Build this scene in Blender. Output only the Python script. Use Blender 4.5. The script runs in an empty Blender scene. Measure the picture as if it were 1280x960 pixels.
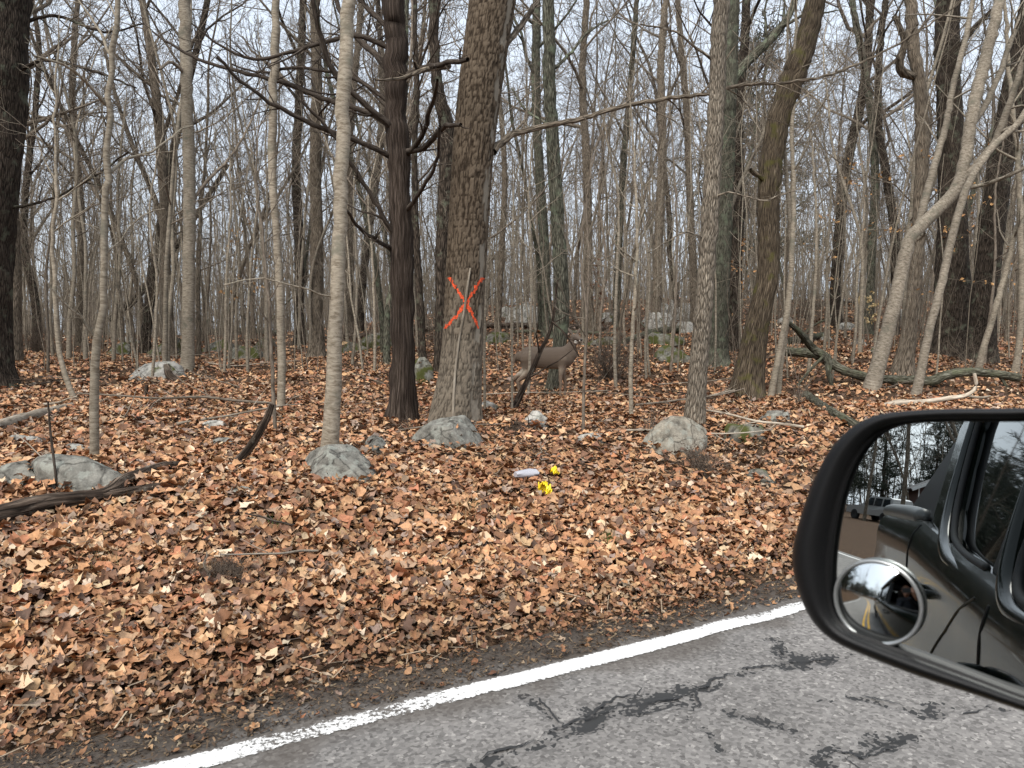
import bpy, math, random
import numpy as np
from mathutils import Vector

# ------------------------------------------------------------------ camera, sky, light, exposure
SC = bpy.context.scene
COL = SC.collection
CAM_Z = 1.5
PITCH = math.atan(50 / 960)
cam_d = bpy.data.cameras.new('camera')
cam_o = bpy.data.objects.new('camera', cam_d)
COL.objects.link(cam_o)
cam_o.location = (0, 0, CAM_Z)
cam_o.rotation_euler = (math.pi / 2 - PITCH, 0, 0)
cam_d.lens = 27.0
cam_d.sensor_width = 36.0
cam_d.clip_start = 0.01
cam_d.clip_end = 3000
cam_d.dof.use_dof = True
cam_d.dof.focus_distance = 8.0
cam_d.dof.aperture_fstop = 13.0
SC.camera = cam_o

SUN_EL, SUN_AZ = math.radians(48), math.radians(205)      # azimuth clockwise from +Y
world = bpy.data.worlds.new('World')
SC.world = world
world.use_nodes = True
wn, wl = world.node_tree.nodes, world.node_tree.links
wn.clear()
w_out = wn.new('ShaderNodeOutputWorld')
w_bg = wn.new('ShaderNodeBackground')
w_sky = wn.new('ShaderNodeTexSky')
w_sky.sky_type = 'NISHITA'
w_sky.sun_disc = False
w_sky.sun_elevation = SUN_EL
w_sky.sun_rotation = SUN_AZ
w_sky.air_density = 1.0
w_sky.dust_density = 3.0
w_hsv = wn.new('ShaderNodeHueSaturation')               # thin high cloud greys the blue everywhere alike
w_hsv.inputs['Saturation'].default_value = 0.42
w_mix = wn.new('ShaderNodeMix')
w_mix.data_type = 'RGBA'
w_mix.inputs[0].default_value = 0.65
w_mix.inputs[7].default_value = (5.6, 6.3, 7.2, 1)
wl.new(w_sky.outputs[0], w_hsv.inputs['Color'])
wl.new(w_hsv.outputs[0], w_mix.inputs[6])
wl.new(w_mix.outputs[2], w_bg.inputs['Color'])
w_bg.inputs['Strength'].default_value = 0.064
wl.new(w_bg.outputs[0], w_out.inputs['Surface'])

sun_d = bpy.data.lights.new('sun', 'SUN')
sun_d.energy = 1.5
sun_d.angle = math.radians(40)
sun_d.color = (1.0, 0.96, 0.9)
sun_o = bpy.data.objects.new('sun', sun_d)
COL.objects.link(sun_o)
sun_dir = Vector((math.sin(SUN_AZ) * math.cos(SUN_EL), math.cos(SUN_AZ) * math.cos(SUN_EL), math.sin(SUN_EL)))
sun_o.rotation_euler = sun_dir.to_track_quat('Z', 'Y').to_euler()

SC.view_settings.view_transform = 'Standard'
SC.view_settings.look = 'None'
SC.view_settings.exposure = 1.64
SC.view_settings.gamma = 1.0
SC.view_settings.use_curve_mapping = False
SC.render.engine = 'CYCLES'
SC.cycles.max_bounces = 8
SC.cycles.transparent_max_bounces = 12
SC.cycles.use_denoising = True
SC.cycles.caustics_reflective = False
SC.cycles.caustics_refractive = False

# ------------------------------------------------------------------ helpers
RNG = np.random.default_rng(7)
random.seed(7)
YAW = math.radians(30.4)
F_DIR = np.array([math.cos(YAW), math.sin(YAW), 0.0])    # the way the road and the truck run
O_DIR = np.array([-F_DIR[1], F_DIR[0], 0.0])                                        # from the truck towards the wood
CP, SP = math.cos(PITCH), math.sin(PITCH)


def ray(px, py):
    xr, zr = (px - 640) / 960.0, (480 - py) / 960.0
    return np.array([xr, CP + SP * zr, -SP + CP * zr])


def h3(ix, iy, iz, seed=0):
    n = (ix.astype(np.int64) * 374761393 + iy.astype(np.int64) * 668265263 + iz.astype(np.int64) * 2147483647 + seed * 1274126177) & 0xFFFFFFFF
    n = ((n ^ (n >> 13)) * 1274126177) & 0xFFFFFFFF
    n = ((n ^ (n >> 16)) * 2246822519) & 0xFFFFFFFF
    return ((n ^ (n >> 15)) & 0xFFFFFF) / float(0xFFFFFF)


def noise3(x, y, z, seed=0):
    x, y, z = np.broadcast_arrays(np.asarray(x, float), np.asarray(y, float), np.asarray(z, float))
    ix, iy, iz = np.floor(x), np.floor(y), np.floor(z)
    fx, fy, fz = x - ix, y - iy, z - iz
    ux, uy, uz = [f * f * f * (f * (f * 6 - 15) + 10) for f in (fx, fy, fz)]
    r = 0
    for dx in (0, 1):
        for dy in (0, 1):
            for dz in (0, 1):
                w = (ux if dx else 1 - ux) * (uy if dy else 1 - uy) * (uz if dz else 1 - uz)
                r = r + w * h3(ix + dx, iy + dy, iz + dz, seed)
    return r * 2 - 1


def fbm(x, y, z, seed=0, octv=3):
    r, a, f = 0, 1.0, 1.0
    for i in range(octv):
        r = r + a * noise3(x * f, y * f, z * f, seed + i * 17)
        a *= 0.5
        f *= 2.03
    return r


def make_mesh(name, V, faces, uvs=None, mat=None, mats=None, midx=None, smooth=True, col=None):
    """V (n,3); faces: list of (m,k) int arrays; uvs: list of (m,k,2)"""
    me = bpy.data.meshes.new(name)
    V = np.asarray(V, np.float32)
    me.vertices.add(len(V))
    me.vertices.foreach_set('co', V.ravel())
    faces = [np.asarray(f, np.int32) for f in faces if len(f)]
    tot = np.concatenate([np.full(len(f), f.shape[1], np.int32) for f in faces])
    idx = np.concatenate([f.ravel() for f in faces])
    me.loops.add(len(idx))
    me.loops.foreach_set('vertex_index', idx)
    me.polygons.add(len(tot))
    st = np.zeros(len(tot), np.int32)
    st[1:] = np.cumsum(tot)[:-1]
    me.polygons.foreach_set('loop_start', st)
    me.polygons.foreach_set('loop_total', tot)
    me.polygons.foreach_set('use_smooth', np.full(len(tot), bool(smooth)))
    for m in (mats or ([mat] if mat else [])):
        me.materials.append(m)
    if midx is not None:
        me.polygons.foreach_set('material_index', np.asarray(midx, np.int32))
    me.update(calc_edges=True)
    if uvs is not None:
        uvl = me.uv_layers.new(name='UVMap')
        uvl.data.foreach_set('uv', np.concatenate([np.asarray(u, np.float32).reshape(-1, 2) for u in uvs]).ravel())
    if col is not None:
        at = me.attributes.new('Col', 'FLOAT_COLOR', 'POINT')
        c = np.ones((len(V), 4), np.float32)
        c[:, :col.shape[1]] = col
        at.data.foreach_set('color', c.ravel())
    me.validate(clean_customdata=False)
    return me


def obj(name, me, parent=None):
    o = bpy.data.objects.new(name, me)
    COL.objects.link(o)
    if parent is not None:
        o.parent = parent
    return o


def tag(o, label=None, cat=None, group=None, kind=None):
    if label:
        o['label'] = label
    if cat:
        o['category'] = cat
    if group:
        o['group'] = group
    if kind:
        o['kind'] = kind
    return o


def empty(name, loc=(0, 0, 0), rz=0.0):
    o = bpy.data.objects.new(name, None)
    COL.objects.link(o)
    o.location = [float(c) for c in loc]
    o.rotation_euler = (0, 0, rz)
    o.empty_display_size = 0.2
    return o


def copy_tree(src, loc, rz, scale=1.0, label=None, group=None):
    r = src.copy()
    COL.objects.link(r)
    r.location = [float(c) for c in loc]
    r.rotation_euler = (0, 0, rz)
    r.scale = (scale, scale, scale)
    if label:
        r['label'] = label
    if group:
        r['group'] = group
    for ch in list(src.children):
        c = ch.copy()
        COL.objects.link(c)
        c.parent = r
    return r


def unit(v):
    return v / (np.linalg.norm(v, axis=-1, keepdims=True) + 1e-9)


def catmull(P, W, step):
    P = np.asarray(P, float)
    W = np.asarray(W, float)
    Q = np.vstack([2 * P[0] - P[1], P, 2 * P[-1] - P[-2]])
    out, ow = [], []
    for i in range(len(P) - 1):
        p0, p1, p2, p3 = Q[i:i + 4]
        n = max(2, int(np.linalg.norm(p2 - p1) / step))
        t = (np.arange(n) / n)[:, None]
        out.append(0.5 * (2 * p1 + (p2 - p0) * t + (2 * p0 - 5 * p1 + 4 * p2 - p3) * t ** 2 + (3 * p1 - p0 - 3 * p2 + p3) * t ** 3))
        ow.append((W[i] + (W[i + 1] - W[i]) * t[:, 0]))
    out.append(P[-1:])
    ow.append(W[-1:])
    return np.vstack(out), np.concatenate(ow)


class MB:
    """gathers tubes and patches into one mesh"""

    def __init__(s):
        s.V, s.F, s.U, s.M, s.n = [], [], [], [], 0

    def add(s, V, F, U=None, m=0):
        V = np.asarray(V, float).reshape(-1, 3)
        F = np.asarray(F, int)
        s.V.append(V)
        s.F.append(F + s.n)
        s.U.append(np.zeros(F.shape + (2,)) if U is None else U)
        s.M.append(np.full(len(F), m))
        s.n += len(V)
        return s

    def tubes(s, P, R, k=6, m=0):
        P = np.asarray(P, float)
        R = np.asarray(R, float)
        if P.ndim == 2:
            P, R = P[None], R[None]
        N, n, _ = P.shape
        if N == 0:
            return s
        T = np.gradient(P, axis=1)
        T /= np.linalg.norm(T, axis=2, keepdims=True) + 1e-9
        av = P[:, -1] - P[:, 0]
        av /= np.linalg.norm(av, axis=1, keepdims=True) + 1e-9
        ref = np.where((np.abs(av[:, 2:3]) > 0.7), np.array([[1.0, 0, 0]]), np.array([[0, 0, 1.0]]))
        n1 = np.cross(T, ref[:, None, :])
        n1 /= np.linalg.norm(n1, axis=2, keepdims=True) + 1e-9
        n2 = np.cross(T, n1)
        a = np.arange(k) / k * 2 * math.pi
        V = P[:, :, None, :] + R[:, :, None, None] * (np.cos(a)[None, None, :, None] * n1[:, :, None, :] + np.sin(a)[None, None, :, None] * n2[:, :, None, :])
        base = (np.arange(N) * n * k)[:, None, None]
        i = np.arange(n - 1)[None, :, None]
        j = np.arange(k)[None, None, :]
        j2 = (j + 1) % k
        F = np.stack([base + i * k + j, base + i * k + j2, base + (i + 1) * k + j2, base + (i + 1) * k + j], -1).reshape(-1, 4)
        L = np.concatenate([np.zeros((N, 1)), np.cumsum(np.linalg.norm(np.diff(P, axis=1), axis=2), axis=1)], 1)
        mr = R.max(axis=1)
        off = (np.arange(N) * 1.37)[:, None, None]
        u0 = j / k * 2 * math.pi * mr[:, None, None] + off
        u1 = (j + 1) / k * 2 * math.pi * mr[:, None, None] + off
        va, vb = L[:, :-1, None], L[:, 1:, None]
        z = np.zeros((N, n - 1, k))
        U = np.stack([np.stack([u0 + z, va + z], -1), np.stack([u1 + z, va + z], -1), np.stack([u1 + z, vb + z], -1), np.stack([u0 + z, vb + z], -1)], -2).reshape(-1, 4, 2)
        return s.add(V, F, U, m)

    def grid(s, G, m=0, closed_v=False, flip=False):
        """G (a,b,3) sheet"""
        G = np.asarray(G, float)
        a, b, _ = G.shape
        i = np.arange(a - 1)[:, None]
        j = np.arange(b if closed_v else b - 1)[None, :]
        j2 = (j + 1) % b
        F = np.stack([i * b + j, i * b + j2, (i + 1) * b + j2, (i + 1) * b + j], -1).reshape(-1, 4)
        if flip:
            F = F[:, ::-1]
        return s.add(G, F, None, m)

    def box(s, c, size, m=0, axes=None):
        c = np.asarray(c, float)
        ax = np.eye(3) if axes is None else np.asarray(axes, float)
        h = np.asarray(size, float) / 2
        sg = np.array([[x, y, z] for x in (-1, 1) for y in (-1, 1) for z in (-1, 1)], float)
        V = c + (sg * h) @ ax
        F = [[0, 1, 3, 2], [4, 6, 7, 5], [0, 4, 5, 1], [2, 3, 7, 6], [0, 2, 6, 4], [1, 5, 7, 3]]
        return s.add(V, F, None, m)

    def fan(s, ring, centre, m=0, flip=False):
        ring = np.asarray(ring, float)
        n = len(ring)
        V = np.vstack([ring, np.asarray(centre, float)[None]])
        F = np.array([[i, (i + 1) % n, n, n] for i in range(n)])
        F = np.array([[i, (i + 1) % n, n] for i in range(n)])
        if flip:
            F = F[:, ::-1]
        return s.add(V, F, np.zeros((n, 3, 2)), m)

    def mesh(s, name, mats, smooth=True):
        if not isinstance(mats, (list, tuple)):
            mats = [mats]
        return make_mesh(name, np.vstack(s.V), s.F, s.U, mats=mats, midx=np.concatenate(s.M), smooth=smooth)

    def build(s, name, mats, parent=None, smooth=True, origin=None):
        if origin is not None:
            o_ = np.asarray(origin, float)
            s.V = [v - o_ for v in s.V]
        return obj(name, s.mesh(name, mats, smooth), parent)


# ------------------------------------------------------------------ materials
def new_mat(name):
    m = bpy.data.materials.new(name)
    m.use_nodes = True
    nt = m.node_tree
    b = nt.nodes['Principled BSDF']
    return m, nt.nodes, nt.links, b


def ramp(nodes, stops):
    r = nodes.new('ShaderNodeValToRGB')
    e = r.color_ramp.elements
    e[0].position, e[0].color = stops[0][0], (*stops[0][1], 1)
    e[1].position, e[1].color = stops[-1][0], (*stops[-1][1], 1)
    for p, c in stops[1:-1]:
        x = e.new(p)
        x.color = (*c, 1)
    return r


def bark(name, dark, mid, light, su=30.0, sv=6.0, bump=0.6, patch=None, patch_amt=0.5, rough=0.95, dist=0.01, vary=0.25, fissure=0.0):
    """bark in UV metres: ridges along the stem, blotches of lichen or moss"""
    m, n, l, b = new_mat(name)
    uv = n.new('ShaderNodeUVMap')
    uv.uv_map = 'UVMap'
    oi = n.new('ShaderNodeObjectInfo')
    mp = n.new('ShaderNodeMapping')
    mp.inputs['Scale'].default_value = (su, sv, 1)
    l.new(uv.outputs[0], mp.inputs[0])
    cx = n.new('ShaderNodeVectorMath')
    cx.operation = 'ADD'
    l.new(mp.outputs[0], cx.inputs[0])
    l.new(oi.outputs['Random'], cx.inputs[1])
    nz = n.new('ShaderNodeTexNoise')
    nz.inputs['Scale'].default_value = 1.0
    nz.inputs['Detail'].default_value = 6
    nz.inputs['Roughness'].default_value = 0.65
    nz.inputs['Distortion'].default_value = 0.6
    l.new(cx.outputs[0], nz.inputs['Vector'])
    r = ramp(n, [(0.36, dark), (0.5, mid), (0.66, light)])
    l.new(nz.outputs['Fac'], r.inputs[0])
    out = r.outputs[0]
    tc = n.new('ShaderNodeTexCoord')
    if fissure:
        wn_ = n.new('ShaderNodeTexNoise')
        wn_.inputs['Scale'].default_value = 0.7
        wn_.inputs['Detail'].default_value = 3
        l.new(cx.outputs[0], wn_.inputs['Vector'])
        wa = n.new('ShaderNodeVectorMath')
        wa.operation = 'MULTIPLY_ADD'
        wa.inputs[1].default_value = (1.1, 1.1, 0)
        l.new(wn_.outputs['Color'], wa.inputs[0])
        l.new(cx.outputs[0], wa.inputs[2])
        vo = n.new('ShaderNodeTexVoronoi')
        vo.voronoi_dimensions = '2D'
        vo.feature = 'DISTANCE_TO_EDGE'
        vo.inputs['Scale'].default_value = 0.75
        l.new(wa.outputs[0], vo.inputs['Vector'])
        fr = ramp(n, [(0.02, (1 - fissure,) * 3), (0.22, (1, 1, 1)), (0.6, (1.25, 1.25, 1.25))])
        l.new(vo.outputs['Distance'], fr.inputs[0])
        fm = n.new('ShaderNodeVectorMath')
        fm.operation = 'MULTIPLY'
        l.new(out, fm.inputs[0])
        l.new(fr.outputs[0], fm.inputs[1])
        out = fm.outputs[0]
    if patch is not None:
        nz2 = n.new('ShaderNodeTexNoise')
        nz2.inputs['Scale'].default_value = 5.0
        nz2.inputs['Detail'].default_value = 5
        nz2.inputs['Roughness'].default_value = 0.6
        l.new(tc.outputs['Object'], nz2.inputs['Vector'])
        r2 = ramp(n, [(0.62 - 0.25 * patch_amt, (0, 0, 0)), (0.75 - 0.2 * patch_amt, (1, 1, 1))])
        l.new(nz2.outputs['Fac'], r2.inputs[0])
        mx = n.new('ShaderNodeMix')
        mx.data_type = 'RGBA'
        l.new(r2.outputs[0], mx.inputs[0])
        l.new(out, mx.inputs[6])
        mx.inputs[7].default_value = (*patch, 1)
        out = mx.outputs[2]
    # broad weathering and tree to tree change
    nz3 = n.new('ShaderNodeTexNoise')
    nz3.inputs['Scale'].default_value = 1.3
    nz3.inputs['Detail'].default_value = 3
    l.new(tc.outputs['Object'], nz3.inputs['Vector'])
    mr = n.new('ShaderNodeMapRange')
    mr.inputs['From Min'].default_value = 0.25
    mr.inputs['From Max'].default_value = 0.75
    mr.inputs['To Min'].default_value = 0.72
    mr.inputs['To Max'].default_value = 1.25
    l.new(nz3.outputs['Fac'], mr.inputs[0])
    mr2 = n.new('ShaderNodeMapRange')
    mr2.inputs['To Min'].default_value = 1 - vary
    mr2.inputs['To Max'].default_value = 1 + vary
    l.new(oi.outputs['Random'], mr2.inputs[0])
    mu = n.new('ShaderNodeMath')
    mu.operation = 'MULTIPLY'
    l.new(mr.outputs[0], mu.inputs[0])
    l.new(mr2.outputs[0], mu.inputs[1])
    vm = n.new('ShaderNodeVectorMath')
    vm.operation = 'SCALE'
    l.new(out, vm.inputs[0])
    l.new(mu.outputs[0], vm.inputs['Scale'])
    l.new(vm.outputs[0], b.inputs['Base Color'])
    b.inputs['Roughness'].default_value = rough
    b.inputs['Specular IOR Level'].default_value = 0.15
    bp = n.new('ShaderNodeBump')
    bp.inputs['Strength'].default_value = bump
    bp.inputs['Distance'].default_value = dist
    if fissure:
        hs_ = n.new('ShaderNodeMath')
        hs_.operation = 'MULTIPLY_ADD'
        hs_.inputs[1].default_value = 1.6
        cl_ = n.new('ShaderNodeMath')
        cl_.operation = 'MINIMUM'
        cl_.inputs[1].default_value = 0.3
        l.new(vo.outputs['Distance'], cl_.inputs[0])
        l.new(cl_.outputs[0], hs_.inputs[0])
        l.new(nz.outputs['Fac'], hs_.inputs[2])
        l.new(hs_.outputs[0], bp.inputs['Height'])
    else:
        l.new(nz.outputs['Fac'], bp.inputs['Height'])
    l.new(bp.outputs[0], b.inputs['Normal'])
    return m


def plain(name, colr, rough=0.6, metal=0.0, spec=0.5, noise=0.0, nscale=20.0, bump=0.0, coat=0.0, bscale=None):
    m, n, l, b = new_mat(name)
    b.inputs['Base Color'].default_value = (*colr, 1)
    b.inputs['Roughness'].default_value = rough
    b.inputs['Metallic'].default_value = metal
    b.inputs['Specular IOR Level'].default_value = spec
    b.inputs['Coat Weight'].default_value = coat
    b.inputs['Coat Roughness'].default_value = 0.03
    if noise or bump:
        tc = n.new('ShaderNodeTexCoord')
        nz = n.new('ShaderNodeTexNoise')
        nz.inputs['Scale'].default_value = nscale
        nz.inputs['Detail'].default_value = 6
        l.new(tc.outputs['Object'], nz.inputs['Vector'])
        if noise:
            r = ramp(n, [(0.3, tuple(c * (1 - noise) for c in colr)), (0.7, tuple(min(1, c * (1 + noise)) for c in colr))])
            l.new(nz.outputs['Fac'], r.inputs[0])
            l.new(r.outputs[0], b.inputs['Base Color'])
        if bump:
            bp = n.new('ShaderNodeBump')
            bp.inputs['Strength'].default_value = bump
            bp.inputs['Distance'].default_value = 0.01
            if bscale:
                nb = n.new('ShaderNodeTexNoise')
                nb.inputs['Scale'].default_value = bscale
                nb.inputs['Detail'].default_value = 3
                l.new(tc.outputs['Object'], nb.inputs['Vector'])
                l.new(nb.outputs['Fac'], bp.inputs['Height'])
            else:
                l.new(nz.outputs['Fac'], bp.inputs['Height'])
            l.new(bp.outputs[0], b.inputs['Normal'])
    return m


def stone(name, base, moss=0.0, lichen=0.4):
    m, n, l, b = new_mat(name)
    tc = n.new('ShaderNodeTexCoord')
    oi = n.new('ShaderNodeObjectInfo')
    ad = n.new('ShaderNodeVectorMath')
    ad.operation = 'ADD'
    l.new(tc.outputs['Object'], ad.inputs[0])
    l.new(oi.outputs['Random'], ad.inputs[1])
    n1 = n.new('ShaderNodeTexNoise')
    n1.inputs['Scale'].default_value = 9
    n1.inputs['Detail'].default_value = 10
    n1.inputs['Roughness'].default_value = 0.68
    l.new(ad.outputs[0], n1.inputs['Vector'])
    r1 = ramp(n, [(0.34, tuple(c * 0.4 for c in base)), (0.5, base), (0.68, tuple(c * 1.6 for c in base))])
    l.new(n1.outputs['Fac'], r1.inputs[0])
    out = r1.outputs[0]
    vn = n.new('ShaderNodeTexNoise')
    vn.inputs['Scale'].default_value = 4.0
    vn.inputs['Detail'].default_value = 4
    l.new(ad.outputs[0], vn.inputs['Vector'])
    va = n.new('ShaderNodeVectorMath')
    va.operation = 'MULTIPLY_ADD'
    va.inputs[1].default_value = (0.35, 0.35, 0.35)
    l.new(vn.outputs['Color'], va.inputs[0])
    l.new(ad.outputs[0], va.inputs[2])
    vo = n.new('ShaderNodeTexVoronoi')
    vo.feature = 'DISTANCE_TO_EDGE'
    vo.inputs['Scale'].default_value = 3.4
    l.new(va.outputs[0], vo.inputs['Vector'])
    vr = ramp(n, [(0.0, (0.35, 0.35, 0.35)), (0.05, (1, 1, 1))])
    l.new(vo.outputs['Distance'], vr.inputs[0])
    vm_ = n.new('ShaderNodeVectorMath')
    vm_.operation = 'MULTIPLY'
    l.new(out, vm_.inputs[0])
    l.new(vr.outputs[0], vm_.inputs[1])
    out = vm_.outputs[0]
    if lichen:
        n2 = n.new('ShaderNodeTexNoise')
        n2.inputs['Scale'].default_value = 13
        n2.inputs['Detail'].default_value = 5
        l.new(ad.outputs[0], n2.inputs['Vector'])
        r2 = ramp(n, [(0.53, (0, 0, 0)), (0.6, (lichen,) * 3)])
        l.new(n2.outputs['Fac'], r2.inputs[0])
        mx = n.new('ShaderNodeMix')
        mx.data_type = 'RGBA'
        l.new(r2.outputs[0], mx.inputs[0])
        l.new(out, mx.inputs[6])
        mx.inputs[7].default_value = (0.3, 0.31, 0.27, 1)
        out = mx.outputs[2]
    if moss:
        n3 = n.new('ShaderNodeTexNoise')
        n3.inputs['Scale'].default_value = 4.5
        n3.inputs['Detail'].default_value = 8
        l.new(ad.outputs[0], n3.inputs['Vector'])
        r3 = ramp(n, [(0.6 - 0.3 * moss, (0, 0, 0)), (0.68 - 0.25 * moss, (1, 1, 1))])
        l.new(n3.outputs['Fac'], r3.inputs[0])
        mx = n.new('ShaderNodeMix')
        mx.data_type = 'RGBA'
        l.new(r3.outputs[0], mx.inputs[0])
        l.new(out, mx.inputs[6])
        mx.inputs[7].default_value = (0.06, 0.065, 0.018, 1)
        out = mx.outputs[2]
    l.new(out, b.inputs['Base Color'])
    b.inputs['Roughness'].default_value = 0.92
    b.inputs['Specular IOR Level'].default_value = 0.2
    bp = n.new('ShaderNodeBump')
    bp.inputs['Strength'].default_value = 1.0
    bp.inputs['Distance'].default_value = 0.03
    l.new(n1.outputs['Fac'], bp.inputs['Height'])
    l.new(bp.outputs[0], b.inputs['Normal'])
    return m


def leafmat(name, attr=True, palette=None, trans=0.25, rough=0.65):
    m, n, l, b = new_mat(name)
    if attr:
        a = n.new('ShaderNodeAttribute')
        a.attribute_name = 'Col'
        src = a.outputs['Color']
    else:
        oi = n.new('ShaderNodeObjectInfo')
        r = ramp(n, [(i / (len(palette) - 1), c) for i, c in enumerate(palette)])
        r.color_ramp.interpolation = 'CONSTANT'
        l.new(oi.outputs['Random'], r.inputs[0])
        src = r.outputs[0]
    tc = n.new('ShaderNodeTexCoord')
    nz = n.new('ShaderNodeTexNoise')
    nz.inputs['Scale'].default_value = 60
    nz.inputs['Detail'].default_value = 3
    l.new(tc.outputs['Object'], nz.inputs['Vector'])
    mr = n.new('ShaderNodeMapRange')
    mr.inputs['From Min'].default_value = 0.3
    mr.inputs['From Max'].default_value = 0.7
    mr.inputs['To Min'].default_value = 0.72
    mr.inputs['To Max'].default_value = 1.22
    l.new(nz.outputs['Fac'], mr.inputs[0])
    vm = n.new('ShaderNodeVectorMath')
    vm.operation = 'SCALE'
    l.new(src, vm.inputs[0])
    l.new(mr.outputs[0], vm.inputs['Scale'])
    l.new(vm.outputs[0], b.inputs['Base Color'])
    b.inputs['Roughness'].default_value = rough
    b.inputs['Specular IOR Level'].default_value = 0.3
    return m


M = {}
M['oak'] = bark('oak_bark', (0.05, 0.036, 0.026), (0.13, 0.098, 0.07), (0.24, 0.195, 0.145), 34, 9, 0.5, patch=(0.20, 0.19, 0.14), patch_amt=0.25, dist=0.008, vary=0.02)
M['cedar'] = bark('cedar_bark', (0.010, 0.007, 0.0055), (0.034, 0.024, 0.018), (0.115, 0.09, 0.072), 70, 3.0, 1.0, dist=0.012, vary=0.02)
M['smooth'] = bark('smooth_pale_bark', (0.13, 0.105, 0.077), (0.235, 0.20, 0.153), (0.32, 0.28, 0.222), 9, 48, 0.2, patch=(0.14, 0.13, 0.10), patch_amt=0.3, dist=0.004, vary=0.15)
M['smooth_grey'] = bark('smooth_grey_bark', (0.10, 0.083, 0.064), (0.185, 0.158, 0.123), (0.265, 0.232, 0.186), 9, 40, 0.25, patch=(0.12, 0.11, 0.085), patch_amt=0.3, dist=0.005, vary=0.1)
M['grey'] = bark('grey_ridged_bark', (0.075, 0.058, 0.042), (0.18, 0.145, 0.108), (0.285, 0.238, 0.182), 32, 6, 1.0, dist=0.016, fissure=0.62)
M['dark'] = bark('dark_furrowed_bark', (0.019, 0.014, 0.010), (0.058, 0.044, 0.033), (0.125, 0.10, 0.078), 28, 6, 1.0, patch=(0.115, 0.12, 0.085), patch_amt=0.25, dist=0.02, fissure=0.7)
M['lichen'] = bark('lichen_green_bark', (0.032, 0.03, 0.021), (0.10, 0.095, 0.07), (0.20, 0.195, 0.15), 30, 7, 1.0, patch=(0.135, 0.155, 0.105), patch_amt=0.35, dist=0.016, fissure=0.6)
M['mossy'] = bark('mossy_dark_bark', (0.028, 0.02, 0.013), (0.085, 0.064, 0.043), (0.17, 0.135, 0.095), 34, 5, 1.0, patch=(0.075, 0.068, 0.022), patch_amt=0.3, dist=0.018, fissure=0.6)
M['rough'] = bark('flaky_tan_bark', (0.10, 0.08, 0.058), (0.24, 0.20, 0.155), (0.36, 0.315, 0.25), 44, 11, 1.0, dist=0.018, vary=0.05, fissure=0.68)
M['twig'] = bark('thin_twig_bark', (0.082, 0.064, 0.048), (0.158, 0.129, 0.10), (0.235, 0.198, 0.157), 40, 12, 0.3, vary=0.3)
M['twig_dark'] = bark('dark_twig_bark', (0.028, 0.021, 0.016), (0.06, 0.047, 0.037), (0.105, 0.086, 0.07), 40, 12, 0.3, vary=0.2)
M['rot'] = bark('rotten_dark_wood', (0.02, 0.014, 0.01), (0.065, 0.046, 0.034), (0.17, 0.13, 0.10), 30, 4, 1.0, fissure=0.5, patch=(0.19, 0.17, 0.14), patch_amt=0.25, dist=0.015)
M['mosslog'] = bark('lichen_log_bark', (0.035, 0.033, 0.022), (0.09, 0.085, 0.06), (0.17, 0.165, 0.13), 20, 7, 1.0, patch=(0.095, 0.10, 0.062), patch_amt=0.45, dist=0.02, fissure=0.4)
M['deadpale'] = bark('dead_pale_wood', (0.17, 0.14, 0.105), (0.30, 0.255, 0.20), (0.42, 0.37, 0.30), 30, 5, 0.5)
M['cutwood'] = plain('cut_wood', (0.48, 0.25, 0.11), 0.85, noise=0.3, nscale=30)
M['orange'] = plain('orange_spray_paint', (0.55, 0.066, 0.017), 0.9, noise=0.5, nscale=45)
M['stone'] = stone('grey_stone', (0.17, 0.162, 0.14), 0.0, 0.55)
M['stone_w'] = stone('pale_stone', (0.31, 0.295, 0.265), 0.1, 0.35)
M['stone_m'] = stone('mossy_stone', (0.15, 0.14, 0.115), 0.5, 0.4)
M['stone_b'] = stone('brown_grey_stone', (0.20, 0.18, 0.145), 0.0, 0.4)
PAL = np.array([(0.44, 0.24, 0.122), (0.365, 0.182, 0.088), (0.51, 0.32, 0.178), (0.255, 0.126, 0.067), (0.55, 0.395, 0.255), (0.18, 0.09, 0.051),
                (0.33, 0.216, 0.14), (0.59, 0.465, 0.335), (0.10, 0.057, 0.038), (0.36, 0.153, 0.077), (0.30, 0.215, 0.165)])
PALW = np.array([0.22, 0.20, 0.11, 0.15, 0.035, 0.10, 0.07, 0.012, 0.06, 0.07, 0.045])
PALW = PALW / PALW.sum()
M['leaf'] = leafmat('fallen_leaf_colours')
M['leaf_one'] = leafmat('single_fallen_leaf', attr=False, palette=[tuple(c) for c in PAL])


# ------------------------------------------------------------------ terrain and road
ROAD_C, ROAD_IN, ROAD_OUT = 0.66, -2.7, 3.45          # centre line and edges, metres from the camera towards the wood
ARC_F, ARC_R = -5.0, 58.0                              # behind the truck the road bends towards the wood


def road_fs(x, y):
    """distance along the road and across it"""
    f = x * F_DIR[0] + y * F_DIR[1]
    s = x * O_DIR[0] + y * O_DIR[1]
    # the bend: a circle whose centre lies on the wood side
    df, ds = f - ARC_F, s - (ROAD_C + ARC_R)
    rr = np.hypot(df, ds)
    ang = np.arctan2(-df, -ds)
    s2 = ROAD_C + ARC_R - rr
    f2 = ARC_F - ang * ARC_R
    b = (df < 0) & (ang < 1.2)
    return np.where(b, f2, f), np.where(b, s2, s)


def smst(a, b, x):
    t = np.clip((x - a) / (b - a), 0, 1)
    return t * t * (3 - 2 * t)


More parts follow.
